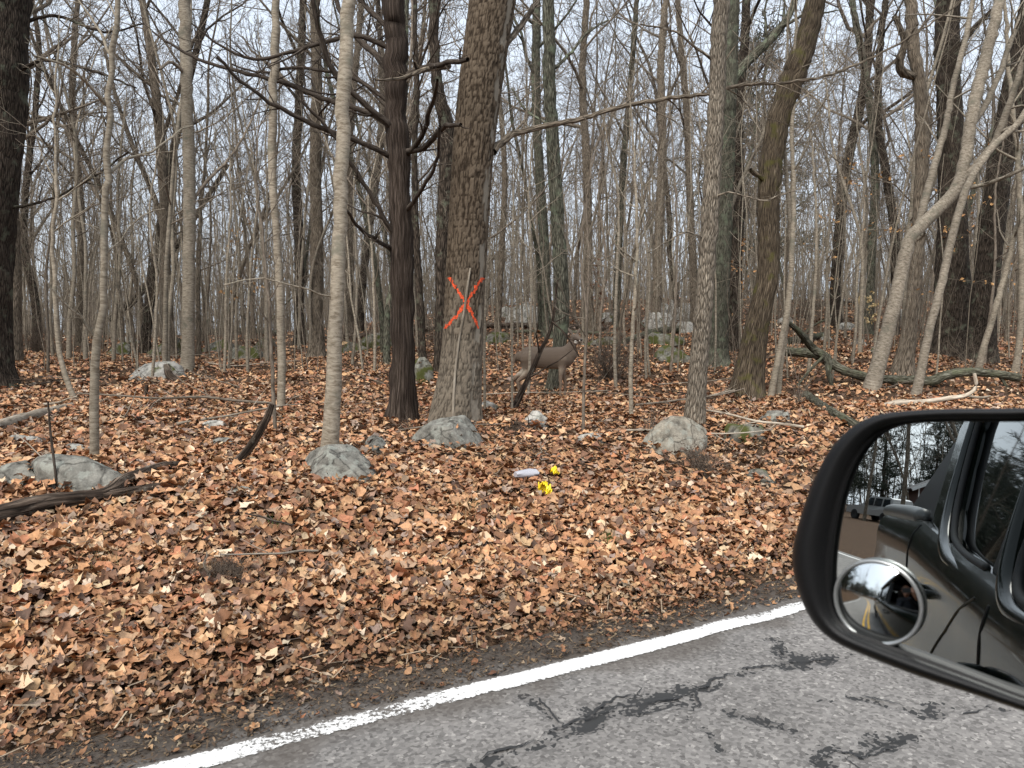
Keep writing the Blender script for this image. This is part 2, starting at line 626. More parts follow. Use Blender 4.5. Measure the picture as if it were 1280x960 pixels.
def ground_z(x, y):
    x = np.asarray(x, float)
    y = np.asarray(y, float)
    f, s = road_fs(x, y)
    z = np.interp(s, [-60, -12, -3.2, -2.75, 3.36, 3.62, 4.25, 5.2, 6.2, 8, 12, 20, 40, 90, 200],
                  [0.6, 0.12, 0.02, -0.03, -0.03, 0.035, 0.15, 0.36, 0.50, 0.58, 0.66, 0.84, 1.25, 1.8, 2.2])
    hill = np.clip(y - 13, 0, 50) * (0.012 + 0.066 * smst(-0.42, 0.14, x / np.maximum(y, 1.0)))
    z = z + np.where(s > 5, hill, 0)
    amp = smst(3.6, 6.0, s) + smst(-3.0, -6.0, s) * 0.5
    z = z + amp * (0.05 * fbm(x * 0.9, y * 0.9, 0 * x, 3, 3) + 0.10 * noise3(x * 0.22, y * 0.22, 0 * x, 9))
    return z


def on_ground(px, py, far=140.0):
    """the spot on the terrain that shows at a place in the picture, never behind the terrain"""
    r = ray(px, py)
    t = np.concatenate([np.linspace(1.5, 20, 900), np.linspace(20, far, 1500)])
    p = t[:, None] * r[None] + np.array([0, 0, CAM_Z])
    d = p[:, 2] - ground_z(p[:, 0], p[:, 1])
    k = np.argmax(d < 0) if (d < 0).any() else len(t) - 1
    q = p[k].copy()
    q[2] = ground_z(q[0], q[1])
    return q


def at(px, py, Y):
    r = ray(px, py)
    return r * (Y / r[1]) + np.array([0, 0, CAM_Z])


def sheet(name, xs, ys, zf, m, col=None):
    X, Y = np.meshgrid(xs, ys)
    Z = zf(X, Y)
    V = np.stack([X, Y, Z], -1).reshape(-1, 3)
    a, b = X.shape
    i = np.arange(a - 1)[:, None]
    j = np.arange(b - 1)[None, :]
    F = np.stack([i * b + j, i * b + j + 1, (i + 1) * b + j + 1, (i + 1) * b + j], -1).reshape(-1, 4)
    return make_mesh(name, V, [F], None, m)


def axis(lo, a, b, hi, fine, n):
    g = np.linspace(0, 1, n)[1:] ** 2.2
    return np.concatenate([(a - (a - lo) * g)[::-1], np.arange(a, b + 1e-6, fine), b + (hi - b) * g])


gm, gn, gl, gb = new_mat('forest_soil')
g_tc = gn.new('ShaderNodeTexCoord')
g_n1 = gn.new('ShaderNodeTexNoise')
g_n1.inputs['Scale'].default_value = 22
g_n1.inputs['Detail'].default_value = 9
g_n1.inputs['Roughness'].default_value = 0.75
gl.new(g_tc.outputs['Object'], g_n1.inputs['Vector'])
g_v = gn.new('ShaderNodeTexVoronoi')
g_v.inputs['Scale'].default_value = 38
gl.new(g_tc.outputs['Object'], g_v.inputs['Vector'])
g_r = ramp(gn, [(0.0, (0.014, 0.009, 0.006)), (0.35, (0.036, 0.022, 0.014)), (0.55, (0.075, 0.046, 0.028)), (0.8, (0.15, 0.095, 0.06)), (1.0, (0.06, 0.036, 0.023))])
g_mx = gn.new('ShaderNodeMix')
g_mx.data_type = 'RGBA'
g_mx.inputs[0].default_value = 0.5
gl.new(g_n1.outputs['Color'], g_mx.inputs[6])
gl.new(g_v.outputs['Color'], g_mx.inputs[7])
g_bw = gn.new('ShaderNodeRGBToBW')
gl.new(g_mx.outputs[2], g_bw.inputs[0])
gl.new(g_bw.outputs[0], g_r.inputs[0])
gl.new(g_r.outputs[0], gb.inputs['Base Color'])
gb.inputs['Roughness'].default_value = 1.0
gb.inputs['Specular IOR Level'].default_value = 0.1
g_b = gn.new('ShaderNodeBump')
g_b.inputs['Strength'].default_value = 0.8
g_b.inputs['Distance'].default_value = 0.03
gl.new(g_bw.outputs[0], g_b.inputs['Height'])
gl.new(g_b.outputs[0], gb.inputs['Normal'])

ground = obj('ground', sheet('ground', axis(-420, -22, 24, 420, 0.27, 26), axis(-420, -3, 34, 420, 0.27, 26), ground_z, gm))
tag(ground, 'leaf covered woodland ground rising from the road', 'ground', kind='structure')

# asphalt with tarry cracks, worn stone showing
crk = []      # (points in road metres, half width, breadth of the broken zone)


def road_px(px, py):
    r = ray(px, py)
    q = r * (CAM_Z / -r[2])
    return q[0] * F_DIR[0] + q[1] * F_DIR[1], q[0] * O_DIR[0] + q[1] * O_DIR[1]


for pts, w in [
    ([(590, 955), (625, 940), (665, 928), (700, 912), (735, 897), (775, 888), (810, 880), (850, 870), (890, 852), (930, 840), (975, 830), (1010, 826), (1055, 818)], 0.026),
    ([(700, 912), (690, 892), (668, 876), (655, 868)], 0.010),
    ([(985, 830), (978, 812), (965, 800)], 0.008),
    ([(712, 905), (760, 878), (800, 872)], 0.014), ([(870, 858), (875, 880), (850, 890), (790, 892)], 0.016),
    ([(925, 888), (950, 897), (975, 905), (990, 914)], 0.013), ([(862, 905), (885, 918), (905, 930)], 0.006),
    ([(1065, 866), (1095, 875), (1130, 885), (1150, 893)], 0.008), ([(1085, 925), (1110, 930), (1140, 925)], 0.015),
    ([(1010, 955), (1045, 940), (1085, 945), (1120, 930)], 0.014), ([(1165, 888), (1200, 892), (1240, 880)], 0.012), ([(1020, 873), (1045, 877)], 0.006),
    ([(640, 950), (660, 985), (700, 1000)], 0.012), ([(600, 958), (560, 985), (520, 1010)], 0.012)]:
    crk.append((np.array([road_px(*p) for p in pts]), w))


def crack_field(F, S):
    """1 in the heart of a crack, fading out through crumbled edges"""
    wx = 0.05 * fbm(F * 7, S * 7, 0 * F, 21, 3)
    wy = 0.05 * fbm(F * 7, S * 7, 0 * F + 5, 33, 3)
    A, B = F + wx, S + wy
    out = np.zeros_like(F)
    for P, w in crk:
        d = np.full(F.shape, 9.0)
        for a, b in zip(P[:-1], P[1:]):
            ab = b - a
            t = np.clip(((A - a[0]) * ab[0] + (B - a[1]) * ab[1]) / (ab @ ab), 0, 1)
            d = np.minimum(d, np.hypot(A - a[0] - t * ab[0], B - a[1] - t * ab[1]))
        ww = w * (1.0 + 1.3 * noise3(F * 4, S * 4, 0 * F, 5))
        out = np.maximum(out, np.clip(1.15 - d / np.maximum(ww, 0.004) * 0.42, 0, 1) * (0.62 + 0.5 * noise3(F * 16, S * 16, 0 * F, 55)))
    return out


def road_xyz(F, S, z):
    """from distance along and across to the world, bend included"""
    b = F < ARC_F
    ang = np.where(b, (ARC_F - F) / ARC_R, 0)
    rr = ARC_R + ROAD_C - S
    f = np.where(b, ARC_F - rr * np.sin(ang), F)
    s = np.where(b, ROAD_C + ARC_R - rr * np.cos(ang), S)
    return f[..., None] * F_DIR + s[..., None] * O_DIR + np.stack([0 * F, 0 * F, z + 0 * F], -1)


rm, rn, rl, rb = new_mat('worn_asphalt')
a_tc = rn.new('ShaderNodeTexCoord')
a_v = rn.new('ShaderNodeTexVoronoi')
a_v.inputs['Scale'].default_value = 68
rl.new(a_tc.outputs['Object'], a_v.inputs['Vector'])
a_n = rn.new('ShaderNodeTexNoise')
a_n.inputs['Scale'].default_value = 240
a_n.inputs['Detail'].default_value = 4
rl.new(a_tc.outputs['Object'], a_n.inputs['Vector'])
a_big = rn.new('ShaderNodeTexNoise')
a_big.inputs['Scale'].default_value = 1.6
a_big.inputs['Detail'].default_value = 6
rl.new(a_tc.outputs['Object'], a_big.inputs['Vector'])
a_bw = rn.new('ShaderNodeRGBToBW')
rl.new(a_v.outputs['Color'], a_bw.inputs[0])
a_r = ramp(rn, [(0.15, (0.075, 0.07, 0.066)), (0.45, (0.155, 0.146, 0.138)), (0.7, (0.215, 0.203, 0.19)), (0.9, (0.42, 0.395, 0.365))])
a_mx = rn.new('ShaderNodeMix')
a_mx.data_type = 'FLOAT'
a_mx.inputs[0].default_value = 0.35
rl.new(a_bw.outputs[0], a_mx.inputs[2])
rl.new(a_n.outputs['Fac'], a_mx.inputs[3])
rl.new(a_mx.outputs[0], a_r.inputs[0])
a_sc = rn.new('ShaderNodeMapRange')
a_sc.inputs['From Min'].default_value = 0.3
a_sc.inputs['From Max'].default_value = 0.7
a_sc.inputs['To Min'].default_value = 0.82
a_sc.inputs['To Max'].default_value = 1.15
rl.new(a_big.outputs['Fac'], a_sc.inputs[0])
a_vm = rn.new('ShaderNodeVectorMath')
a_vm.operation = 'SCALE'
rl.new(a_r.outputs[0], a_vm.inputs[0])
rl.new(a_sc.outputs[0], a_vm.inputs['Scale'])
a_at = rn.new('ShaderNodeAttribute')
a_at.attribute_name = 'Col'
a_sep = rn.new('ShaderNodeSeparateColor')
rl.new(a_at.outputs['Color'], a_sep.inputs[0])
# gritty edge: crack mask + grain, sharpened
a_ad = rn.new('ShaderNodeMath')
a_ad.operation = 'MULTIPLY_ADD'
a_ad.inputs[1].default_value = 1.0
rl.new(a_bw.outputs[0], a_ad.inputs[0])
rl.new(a_sep.outputs[0], a_ad.inputs[2])
a_th = ramp(rn, [(0.95, (0, 0, 0)), (1.1, (1, 1, 1))])
rl.new(a_ad.outputs[0], a_th.inputs[0])
a_m2 = rn.new('ShaderNodeMix')
a_m2.data_type = 'RGBA'
rl.new(a_th.outputs[0], a_m2.inputs[0])
rl.new(a_vm.outputs[0], a_m2.inputs[6])
a_m2.inputs[7].default_value = (0.034, 0.034, 0.034, 1)
# dirt washed in along the edge
a_ad2 = rn.new('ShaderNodeMath')
a_ad2.operation = 'MULTIPLY_ADD'
a_ad2.inputs[1].default_value = 0.5
rl.new(a_n.outputs['Fac'], a_ad2.inputs[0])
rl.new(a_sep.outputs[1], a_ad2.inputs[2])
a_th2 = ramp(rn, [(0.35, (0, 0, 0)), (1.1, (0.92, 0.92, 0.92))])
rl.new(a_ad2.outputs[0], a_th2.inputs[0])
a_m3 = rn.new('ShaderNodeMix')
a_m3.data_type = 'RGBA'
rl.new(a_th2.outputs[0], a_m3.inputs[0])
rl.new(a_m2.outputs[2], a_m3.inputs[6])
a_m3.inputs[7].default_value = (0.058, 0.046, 0.036, 1)
rl.new(a_m3.outputs[2], rb.inputs['Base Color'])
rb.inputs['Roughness'].default_value = 0.9
rb.inputs['Specular IOR Level'].default_value = 0.25
a_b = rn.new('ShaderNodeBump')
a_b.inputs['Strength'].default_value = 0.5
a_b.inputs['Distance'].default_value = 0.004
a_sub = rn.new('ShaderNodeMath')
a_sub.operation = 'SUBTRACT'
rl.new(a_mx.outputs[0], a_sub.inputs[0])
rl.new(a_th.outputs[0], a_sub.inputs[1])
rl.new(a_sub.outputs[0], a_b.inputs['Height'])
rl.new(a_b.outputs[0], rb.inputs['Normal'])

rf = np.concatenate([np.linspace(-120, -4, 60)[:-1], np.linspace(-4, -1.4, 14)[:-1], np.arange(-1.4, 5.6, 0.024), np.linspace(5.6, 90, 50)])
rs = np.concatenate([np.linspace(ROAD_IN, 1.4, 10)[:-1], np.arange(1.4, 3.46, 0.024)])
RF, RS = np.meshgrid(rf, rs, indexing='ij')
near = (RF > -1.5) & (RF < 5.7)
cf = np.zeros_like(RF)
cf[near] = crack_field(RF[near], RS[near])
edge_n = 0.10 * fbm(RF * 3, RS * 3, 0 * RF, 41, 3)
dirt = np.clip(smst(2.66, 2.88, RS + edge_n) * 0.5 + smst(3.0, 3.16, RS + edge_n) * 0.6, 0, 1)
rz = -0.012 * cf - 0.03 * smst(3.1, 3.45, RS) + 0.003 * noise3(RF * 2, RS * 2, 0 * RF, 8)
RV = road_xyz(RF, RS, rz)
RVv = RV.reshape(-1, 3)
a_, b_ = RF.shape
ii = np.arange(a_ - 1)[:, None]
jj = np.arange(b_ - 1)[None, :]
RFc = np.stack([ii * b_ + jj, (ii + 1) * b_ + jj, (ii + 1) * b_ + jj + 1, ii * b_ + jj + 1], -1).reshape(-1, 4)
road = obj('road', make_mesh('road', RVv, [RFc], None, rm, col=np.stack([cf.ravel(), dirt.ravel(), 0 * cf.ravel()], -1)))
tag(road, 'cracked grey asphalt country road', 'road', kind='structure')


def paint(name, colr, worn):
    m, n, l, b = new_mat(name)
    tc = n.new('ShaderNodeTexCoord')
    n1 = n.new('ShaderNodeTexNoise')
    n1.inputs['Scale'].default_value = 55
    n1.inputs['Detail'].default_value = 7
    n1.inputs['Roughness'].default_value = 0.7
    l.new(tc.outputs['Object'], n1.inputs['Vector'])
    at_ = n.new('ShaderNodeAttribute')
    at_.attribute_name = 'Col'
    sp = n.new('ShaderNodeSeparateColor')
    l.new(at_.outputs['Color'], sp.inputs[0])
    md = n.new('ShaderNodeMath')
    md.operation = 'MULTIPLY_ADD'
    md.inputs[1].default_value = 0.75
    l.new(n1.outputs['Fac'], md.inputs[0])
    l.new(sp.outputs[0], md.inputs[2])
    r = ramp(n, [(0.60, (0, 0, 0)), (0.68, (1, 1, 1))])
    l.new(md.outputs[0], r.inputs[0])
    c = ramp(n, [(0.3, tuple(x * 0.82 for x in colr)), (0.65, colr)])
    l.new(n1.outputs['Fac'], c.inputs[0])
    l.new(c.outputs[0], b.inputs['Base Color'])
    l.new(r.outputs[0], b.inputs['Alpha'])
    b.inputs['Roughness'].default_value = 0.8
    return m


def line(name, s0, s1, m, f0, f1, label, wear):
    fs = np.concatenate([np.arange(f0, -2, 1.0), np.arange(-2, 6, 0.03), np.arange(6, f1, 1.0)])
    u = np.linspace(0, 1, 9)
    A, U = np.meshgrid(fs, u, indexing='ij')
    S = s0 + (s1 - s0) * U
    wob = 0.010 * noise3(A * 3, 0 * A, 0 * A, 77)
    V = road_xyz(A, S + wob, 0.0045 + 0.003 * noise3(A * 2, S * 2, 0 * A, 8)).reshape(-1, 3)
    V[:, 2] += 0.0
    k = np.minimum(U, 1 - U) * 2
    mask = 0.11 + 0.31 * np.clip(k * 3.0, 0, 1) + 0.06 * noise3(A * 9, S * 9, 0 * A, 4) - wear * np.clip(noise3(A * 1.1, S * 4, 0 * A, 15), 0, 1)
    n_, m_ = A.shape
    i = np.arange(n_ - 1)[:, None]
    j = np.arange(m_ - 1)[None, :]
    F = np.stack([i * m_ + j, (i + 1) * m_ + j, (i + 1) * m_ + j + 1, i * m_ + j + 1], -1).reshape(-1, 4)
    o = obj(name, make_mesh(name, V, [F], None, m, col=np.repeat(mask.reshape(-1, 1), 3, 1)))
    tag(o, label, 'road marking', kind='structure')


M['tar'] = plain('crack_tar', (0.022, 0.022, 0.022), 0.8)
crng = np.random.default_rng(5)


def crack_strip(P, w):
    P2, _ = catmull(np.c_[P, np.zeros(len(P))], np.zeros(len(P)), 0.012)
    n = len(P2)
    if n < 6:
        return
    d = np.gradient(P2[:, :2], axis=0)
    nrm = np.stack([-d[:, 1], d[:, 0]], -1) / (np.linalg.norm(d, axis=1)[:, None] + 1e-9)
    u = np.arange(n) * 0.012
    off = 0.016 * noise3(u * 9, 0 * u, 0 * u, int(w * 1e4) + n) + 0.012 * noise3(u * 34, 0 * u, 0 * u, n) + 0.007 * noise3(u * 80, 0 * u, 0 * u, n + 3)
    c = P2[:, :2] + nrm * off[:, None]
    hw = w * np.clip(0.55 + 0.8 * noise3(u * 14, 0 * u, 0 * u, n + 7), 0.12, 1.4) * np.minimum(1, np.minimum(np.arange(n), np.arange(n)[::-1]) / 6)
    L, R_ = c + nrm * hw[:, None], c - nrm * hw[:, None]
    V = np.concatenate([road_xyz(q[:, 0], q[:, 1], 0.0055) for q in (L, R_)])
    i = np.arange(n - 1)
    obj('crack', make_mesh('crack', V, [np.stack([i, n + i, n + i + 1, i + 1], -1)], None, M['tar']), road)


for P_, w_ in crk:
    crack_strip(P_, min(0.0075, 0.0035 + w_ * 0.14))
    if w_ > 0.012:
        for _ in range(2 + int(w_ * 90)):      # side cracks
            k_ = crng.integers(0, len(P_) - 1)
            st_ = P_[k_] + (P_[k_ + 1] - P_[k_]) * crng.random()
            an = crng.random() * 6.28
            ll = 0.06 + 0.16 * crng.random()
            mid = st_ + ll * 0.5 * np.array([math.cos(an), math.sin(an)])
            crack_strip(np.array([st_, mid, st_ + ll * np.array([math.cos(an + 0.12), math.sin(an + 0.12)])]), 0.0028)
M['white_paint'] = paint('white_road_paint', (0.66, 0.65, 0.63), 0.3)
M['yellow_paint'] = paint('yellow_road_paint', (0.70, 0.40, 0.05), 0.2)
line('white_edge_line', 2.82, 2.965, M['white_paint'], -110, 88, 'worn white edge line beside the leaf covered verge', 0.2)
line('white_edge_line', -2.45, -2.33, M['white_paint'], -110, 88, 'white edge line across the road from the wood', 0.2)
line('yellow_centre_line', 0.52, 0.62, M['yellow_paint'], -110, 88, 'double yellow centre line of the road, stripe close beside the truck', 0.15)
line('yellow_centre_line', 0.74, 0.84, M['yellow_paint'], -110, 88, 'double yellow centre line of the road, stripe towards the wooded lane', 0.15)


# ------------------------------------------------------------------ growing trees
def resample(P, R, n):
    L = np.concatenate([[0], np.cumsum(np.linalg.norm(np.diff(P, axis=0), axis=1))])
    t = np.linspace(0, L[-1], n)
    return np.stack([np.interp(t, L, P[:, i]) for i in range(3)], -1), np.interp(t, L, R)


def kids(rng, P, R, m, t0, t1, lfrac, ang, up, n, wig, rfrac, rmin=0.0015, lmin=0.05, tipfrac=0.25, absL=None):
    """m children on each of the N parent stems (N,k,3)"""
    N, k, _ = P.shape
    t = t0 + (t1 - t0) * (np.arange(m)[None, :] + rng.random((N, m))) / m
    fi = t * (k - 1)
    i0 = np.clip(fi.astype(int), 0, k - 2)
    w = (fi - i0)[..., None]
    rows = np.arange(N)[:, None]
    p = P[rows, i0] * (1 - w) + P[rows, i0 + 1] * w
    T = unit(P[rows, i0 + 1] - P[rows, i0])
    r = R[rows, i0] * (1 - w[..., 0]) + R[rows, i0 + 1] * w[..., 0]
    PL = np.linalg.norm(np.diff(P, axis=1), axis=2).sum(1)[:, None]
    rv = rng.normal(size=(N, m, 3))
    pr = unit(rv - (rv * T).sum(-1, keepdims=True) * T)
    a = ang + 0.22 * rng.normal(size=(N, m, 1))
    d = np.cos(a) * T + np.sin(a) * pr
    L = (PL * lfrac * (1.15 - 0.6 * t) if absL is None else absL * (1.1 - 0.5 * t)) * (0.55 + 0.8 * rng.random((N, m)))
    L = np.maximum(L, lmin)
    pts = [p]
    for _ in range(n - 1):
        p = p + d * (L / (n - 1))[..., None]
        pts.append(p)
        d = unit(d + np.array([0, 0, up]) + wig * rng.normal(size=(N, m, 3)))
    C = np.stack(pts, 2).reshape(N * m, n, 3)
    r0 = np.maximum(r * rfrac * (0.7 + 0.5 * rng.random((N, m))), rmin)
    tap = np.linspace(1, tipfrac, n)
    CR = np.maximum(r0.reshape(-1, 1) * tap[None], rmin * 0.6)
    return C, CR


def crown(rng, mb, P, R, nb=14, t0=0.35, ang=0.9, up=0.12, len1=0.38, n2=5, n3=6, wig=0.16, k1=5, rfrac=0.45, n4=0, rmin=0.002):
    P1, R1 = kids(rng, P[None], R[None], nb, t0, 0.98, len1, ang, up, 7, wig, rfrac, rmin=0.006)
    mb.tubes(P1, R1, k1)
    if n2:
        P2, R2 = kids(rng, P1, R1, n2, 0.2, 1.0, 0.5, 0.75, up * 0.8, 5, wig, 0.6, rmin=rmin * 1.6)
        mb.tubes(P2, R2, 4)
        if n3:
            P3, R3 = kids(rng, P2, R2, n3, 0.15, 1.0, 0.5, 0.7, up * 0.6, 4, wig * 1.2, 0.65, rmin=rmin)
            mb.tubes(P3, R3, 3)
            if n4:
                P4, R4 = kids(rng, P3, R3, n4, 0.2, 1.0, 0.55, 0.7, up * 0.5, 3, wig, 0.7, rmin=rmin)
                mb.tubes(P4, R4, 3)
    return mb


def trunk_mesh(mb, P, R, k, seed, amp=0.06, freq=5.0, m=0):
    n0 = len(mb.V)
    mb.tubes(P, R, k, m)
    V = mb.V[n0].reshape(len(P), k, 3)
    C = P[:, None, :]
    D = V - C
    s = 1 + amp * fbm(V[..., 0] * freq, V[..., 1] * freq, V[..., 2] * freq * 0.4, seed, 3)
    mb.V[n0] = (C + D * s[..., None]).reshape(-1, 3)


def extend(P, R, height, rng, top_r=0.25, n=10):
    d = unit(P[-1] - P[-3])
    L = height / n
    pts, rad = [], []
    p, r = P[-1], R[-1]
    for i in range(n):
        d = unit(d * 0.9 + np.array([0, 0, 0.25]) + 0.06 * rng.normal(size=3))
        p = p + d * L
        pts.append(p)
        rad.append(R[-1] * (1 - (1 - top_r) * (i + 1) / n))
    return np.vstack([P, pts]), np.concatenate([R, rad])


def traced_path(trace, Y, drift=0.0):
    n = len(trace)
    P = np.array([at(x, y, Y + drift * i / max(1, n - 1)) for i, (x, y, w) in enumerate(trace)])
    R = np.array([w for _, _, w in trace]) / 960.0 * Y * 0.5
    return P, R


BASES = []


def hero(name, label, mat, trace, ext=6.0, limbs=(), nb=8, t0=0.55, cr=None, k=16, seed=1, flare=0.35, tw=None, amp=0.06, group=None, step=0.12, len1=0.3, up=0.12, ang=0.9, n2=4, n3=4, drift=0.0, Y=None, cat='tree', freq=5.0):
    rng = np.random.default_rng(seed)
    q = on_ground(trace[0][0], trace[0][1])
    Y = q[1] if Y is None else Y
    P, R = traced_path(trace, Y, drift)
    P[0, 2] = ground_z(P[0, 0], P[0, 1]) - 0.03
    P, R = catmull(P, R, step)
    P += 0.012 * rng.normal(size=P.shape) * np.linspace(0, 1, len(P))[:, None]
    h = P[:, 2] - P[0, 2]
    R = R * (1 + flare * np.exp(-h / (2.2 * R[0] + 0.02)))
    if ext:
        P, R = extend(P, R, ext, rng)
    root = empty(name, P[0])
    org = P[0]
    # a little of the root below the soil
    Pt = np.vstack([P[0] - np.array([0, 0, 0.15]), P])
    Rt = np.concatenate([[R[0] * 1.15], R])
    mb = MB()
    trunk_mesh(mb, Pt, Rt, k, seed, amp, freq)
    mb.build('trunk', mat, root, origin=org)
    mb = MB()
    for lb in limbs:
        lp, lr = traced_path(lb['t'], Y, lb.get('d', 0.0))
        lp, lr = catmull(lp, lr, 0.1)
        lp += 0.006 * rng.normal(size=lp.shape)
        if lb.get('ext'):
            lp, lr = extend(lp, lr, lb['ext'], rng)
        mb.tubes(lp, lr, 8 if lr[0] > 0.01 else 5)
        if lb.get('tw', 1):
            rp, rr_ = resample(lp, lr, 8)
            p2, r2 = kids(rng, rp[None], rr_[None], lb.get('n', 7), 0.15, 1.0, 0.3, 0.8, 0.05, 6, 0.2, 0.5, rmin=0.003)
            mb.tubes(p2, r2, 4)
            p3, r3 = kids(rng, p2, r2, 4, 0.2, 1.0, 0.45, 0.7, 0.04, 4, 0.2, 0.6, rmin=0.002)
            mb.tubes(p3, r3, 3)
    if nb:
        rp, rr_ = resample(P, R, 24)
        crown(rng, mb, rp, rr_, nb, t0, ang, up, len1, n2, n3, k1=6)
    if mb.V:
        mb.build('crown', tw or mat, root, origin=org)
    BASES.append((P[0][0], P[0][1], R[0]))
    tag(root, label, cat, group)
    return root, Y, P, R


MARKS = [(-24, 'the massive mossy footed trunk'), (118, 'the crooked pale sapling'), (234, 'the ringed grey tree'), (351, 'the knotted grey tree'), (414, 'the pale beech'), (502, 'the cedar'), (572, 'the painted oak'), (690, 'the deer'), (765, 'the dark twiggy shrub'),
         (870, 'the rough tan trunk'), (938, 'the bowed mossy trunk'), (1030, 'the mossy log'), (1105, 'the leaning beech'), (1190, 'the massive dark oak'), (1240, 'the slanting oak')]


def mark_of(x, y):
    px = 640 + 960 * x / y
    return min(MARKS, key=lambda m: abs(m[0] - px))[1]


# the oak with the painted cross: bark modelled ridge by ridge
oak_tr = [(568, 530, 70), (571, 500, 63), (575, 470, 57), (579, 420, 52), (582, 350, 51), (586, 280, 52), (591, 200, 53), (599, 120, 56), (607, 60, 58), (616, 0, 60), (625, -60, 60)]
oq = on_ground(568, 532)
oY = oq[1]
oP, oR = traced_path(oak_tr, oY)
oP[0, 2] = oq[2] - 0.05
oP, oR = catmull(oP, oR, 0.018)
oh = oP[:, 2] - oP[0, 2]
oR = oR * 0.94 * (1 + 0.10 * np.exp(-oh / 0.25))
K = 150
aa = np.arange(K) / K * 2 * math.pi


def oak_surface(P, R, disp=True, off=0.0):
    n1 = np.array([1.0, 0, 0])
    n2 = np.array([0, -1.0, 0])
    c, s = np.cos(aa)[None, :, None], np.sin(aa)[None, :, None]
    hh = (P[:, 2] - oP[0, 2])[:, None] + 0 * aa[None]
    dirv = c * n1 + s * n2
    rad = R[:, None] * (1 + 0.04 * noise3(np.cos(aa)[None] * 1.6 + 0 * hh, np.sin(aa)[None] * 1.6 + 0 * hh, hh * 0.7, 4))
    rad = rad * (1 + 0.07 * np.exp(-hh / 0.22) * np.sin(aa[None] * 5 + 1.0))
    x, y = np.cos(aa)[None] * R[:, None], np.sin(aa)[None] * R[:, None]
    wob = 0.35 * noise3(x * 9, y * 9, hh * 5, 31)
    f1 = noise3(x * 52 + wob, y * 52 + wob, hh * 15.0, 12)
    f2 = noise3(x * 80 - wob, y * 80, hh * 26.0, 18)
    ridge = np.clip(np.abs(f1) * 2.6, 0, 1) * 0.7 + np.clip(np.abs(f2) * 2.2, 0, 1) * 0.3
    fine = noise3(x * 90, y * 90, hh * 60, 3)
    # the smooth strip where the bark has come away, on the side towards the deer
    st = smst(0.30, 0.12, np.abs((aa[None] + 0.1 * noise3(0 * hh, 0 * hh, hh * 2.2, 6) - 0.60))) * smst(-0.02, 0.16, noise3(x * 14, y * 14, hh * 4.5, 8) + 0.5 * noise3(x * 30, y * 30, hh * 12, 9) + 0.02)
    dd = (0.014 * (ridge - 0.55) + 0.003 * fine) * (1 - 0.75 * st) - 0.006 * st
    return P[:, None, :] + dirv * (rad + dd + off)[..., None], ridge, st


oV, o_ridge, o_strip = oak_surface(oP, oR)
oak = empty('oak_tree', (oq[0], oq[1], oq[2]))
org = np.array(oak.location)
oP2, oR2 = extend(oP[::8], oR[::8], 7, RNG)
mo, no, lo, bo = new_mat('oak_bark_ridges')
oat = no.new('ShaderNodeAttribute')
oat.attribute_name = 'Col'
osp = no.new('ShaderNodeSeparateColor')
lo.new(oat.outputs['Color'], osp.inputs[0])
otc = no.new('ShaderNodeTexCoord')
onz = no.new('ShaderNodeTexNoise')
onz.inputs['Scale'].default_value = 55
onz.inputs['Detail'].default_value = 6
lo.new(otc.outputs['Object'], onz.inputs['Vector'])
omx = no.new('ShaderNodeMath')
omx.operation = 'MULTIPLY_ADD'
omx.inputs[1].default_value = 0.5
lo.new(onz.outputs['Fac'], omx.inputs[0])
lo.new(osp.outputs[0], omx.inputs[2])
orp = ramp(no, [(0.2, (0.012, 0.008, 0.005)), (0.55, (0.042, 0.030, 0.020)), (1.0, (0.125, 0.096, 0.068))])
omul = no.new('ShaderNodeMath')
omul.operation = 'MULTIPLY'
omul.inputs[1].default_value = 0.8
lo.new(omx.outputs[0], omul.inputs[0])
lo.new(omul.outputs[0], orp.inputs[0])
om2 = no.new('ShaderNodeMix')
om2.data_type = 'RGBA'
lo.new(osp.outputs[1], om2.inputs[0])
lo.new(orp.outputs[0], om2.inputs[6])
om2.inputs[7].default_value = (0.20, 0.175, 0.14, 1)
om3 = no.new('ShaderNodeMix')          # pale weathered foot, greyer than the stem above
om3.data_type = 'RGBA'
om3.inputs[0].default_value = 0.0
lo.new(osp.outputs[2], om3.inputs[0])
lo.new(om2.outputs[2], om3.inputs[6])
orp2 = ramp(no, [(0.25, (0.10, 0.088, 0.07)), (0.8, (0.30, 0.27, 0.22))])
lo.new(omul.outputs[0], orp2.inputs[0])
lo.new(orp2.outputs[0], om3.inputs[7])
lo.new(om3.outputs[2], bo.inputs['Base Color'])
bo.inputs['Roughness'].default_value = 0.95
bo.inputs['Specular IOR Level'].default_value = 0.15
n_, k_ = oV.shape[:2]
i_ = np.arange(n_ - 1)[:, None]
j_ = np.arange(k_)[None, :]
oF = np.stack([i_ * k_ + j_, i_ * k_ + (j_ + 1) % k_, (i_ + 1) * k_ + (j_ + 1) % k_, (i_ + 1) * k_ + j_], -1).reshape(-1, 4)[:, ::-1]
foot = smst(2.0, 0.5, (oP[:, 2] - oP[0, 2])[:, None] + 0.5 * noise3(np.cos(aa)[None] * 2, np.sin(aa)[None] * 2, (oP[:, 2])[:, None], 3) + 0 * aa[None]) * 0.25
oc = np.stack([o_ridge.ravel(), o_strip.ravel(), foot.ravel()], -1)
obj('trunk', make_mesh('trunk', oV.reshape(-1, 3) - org, [oF], None, mo, col=oc), oak)
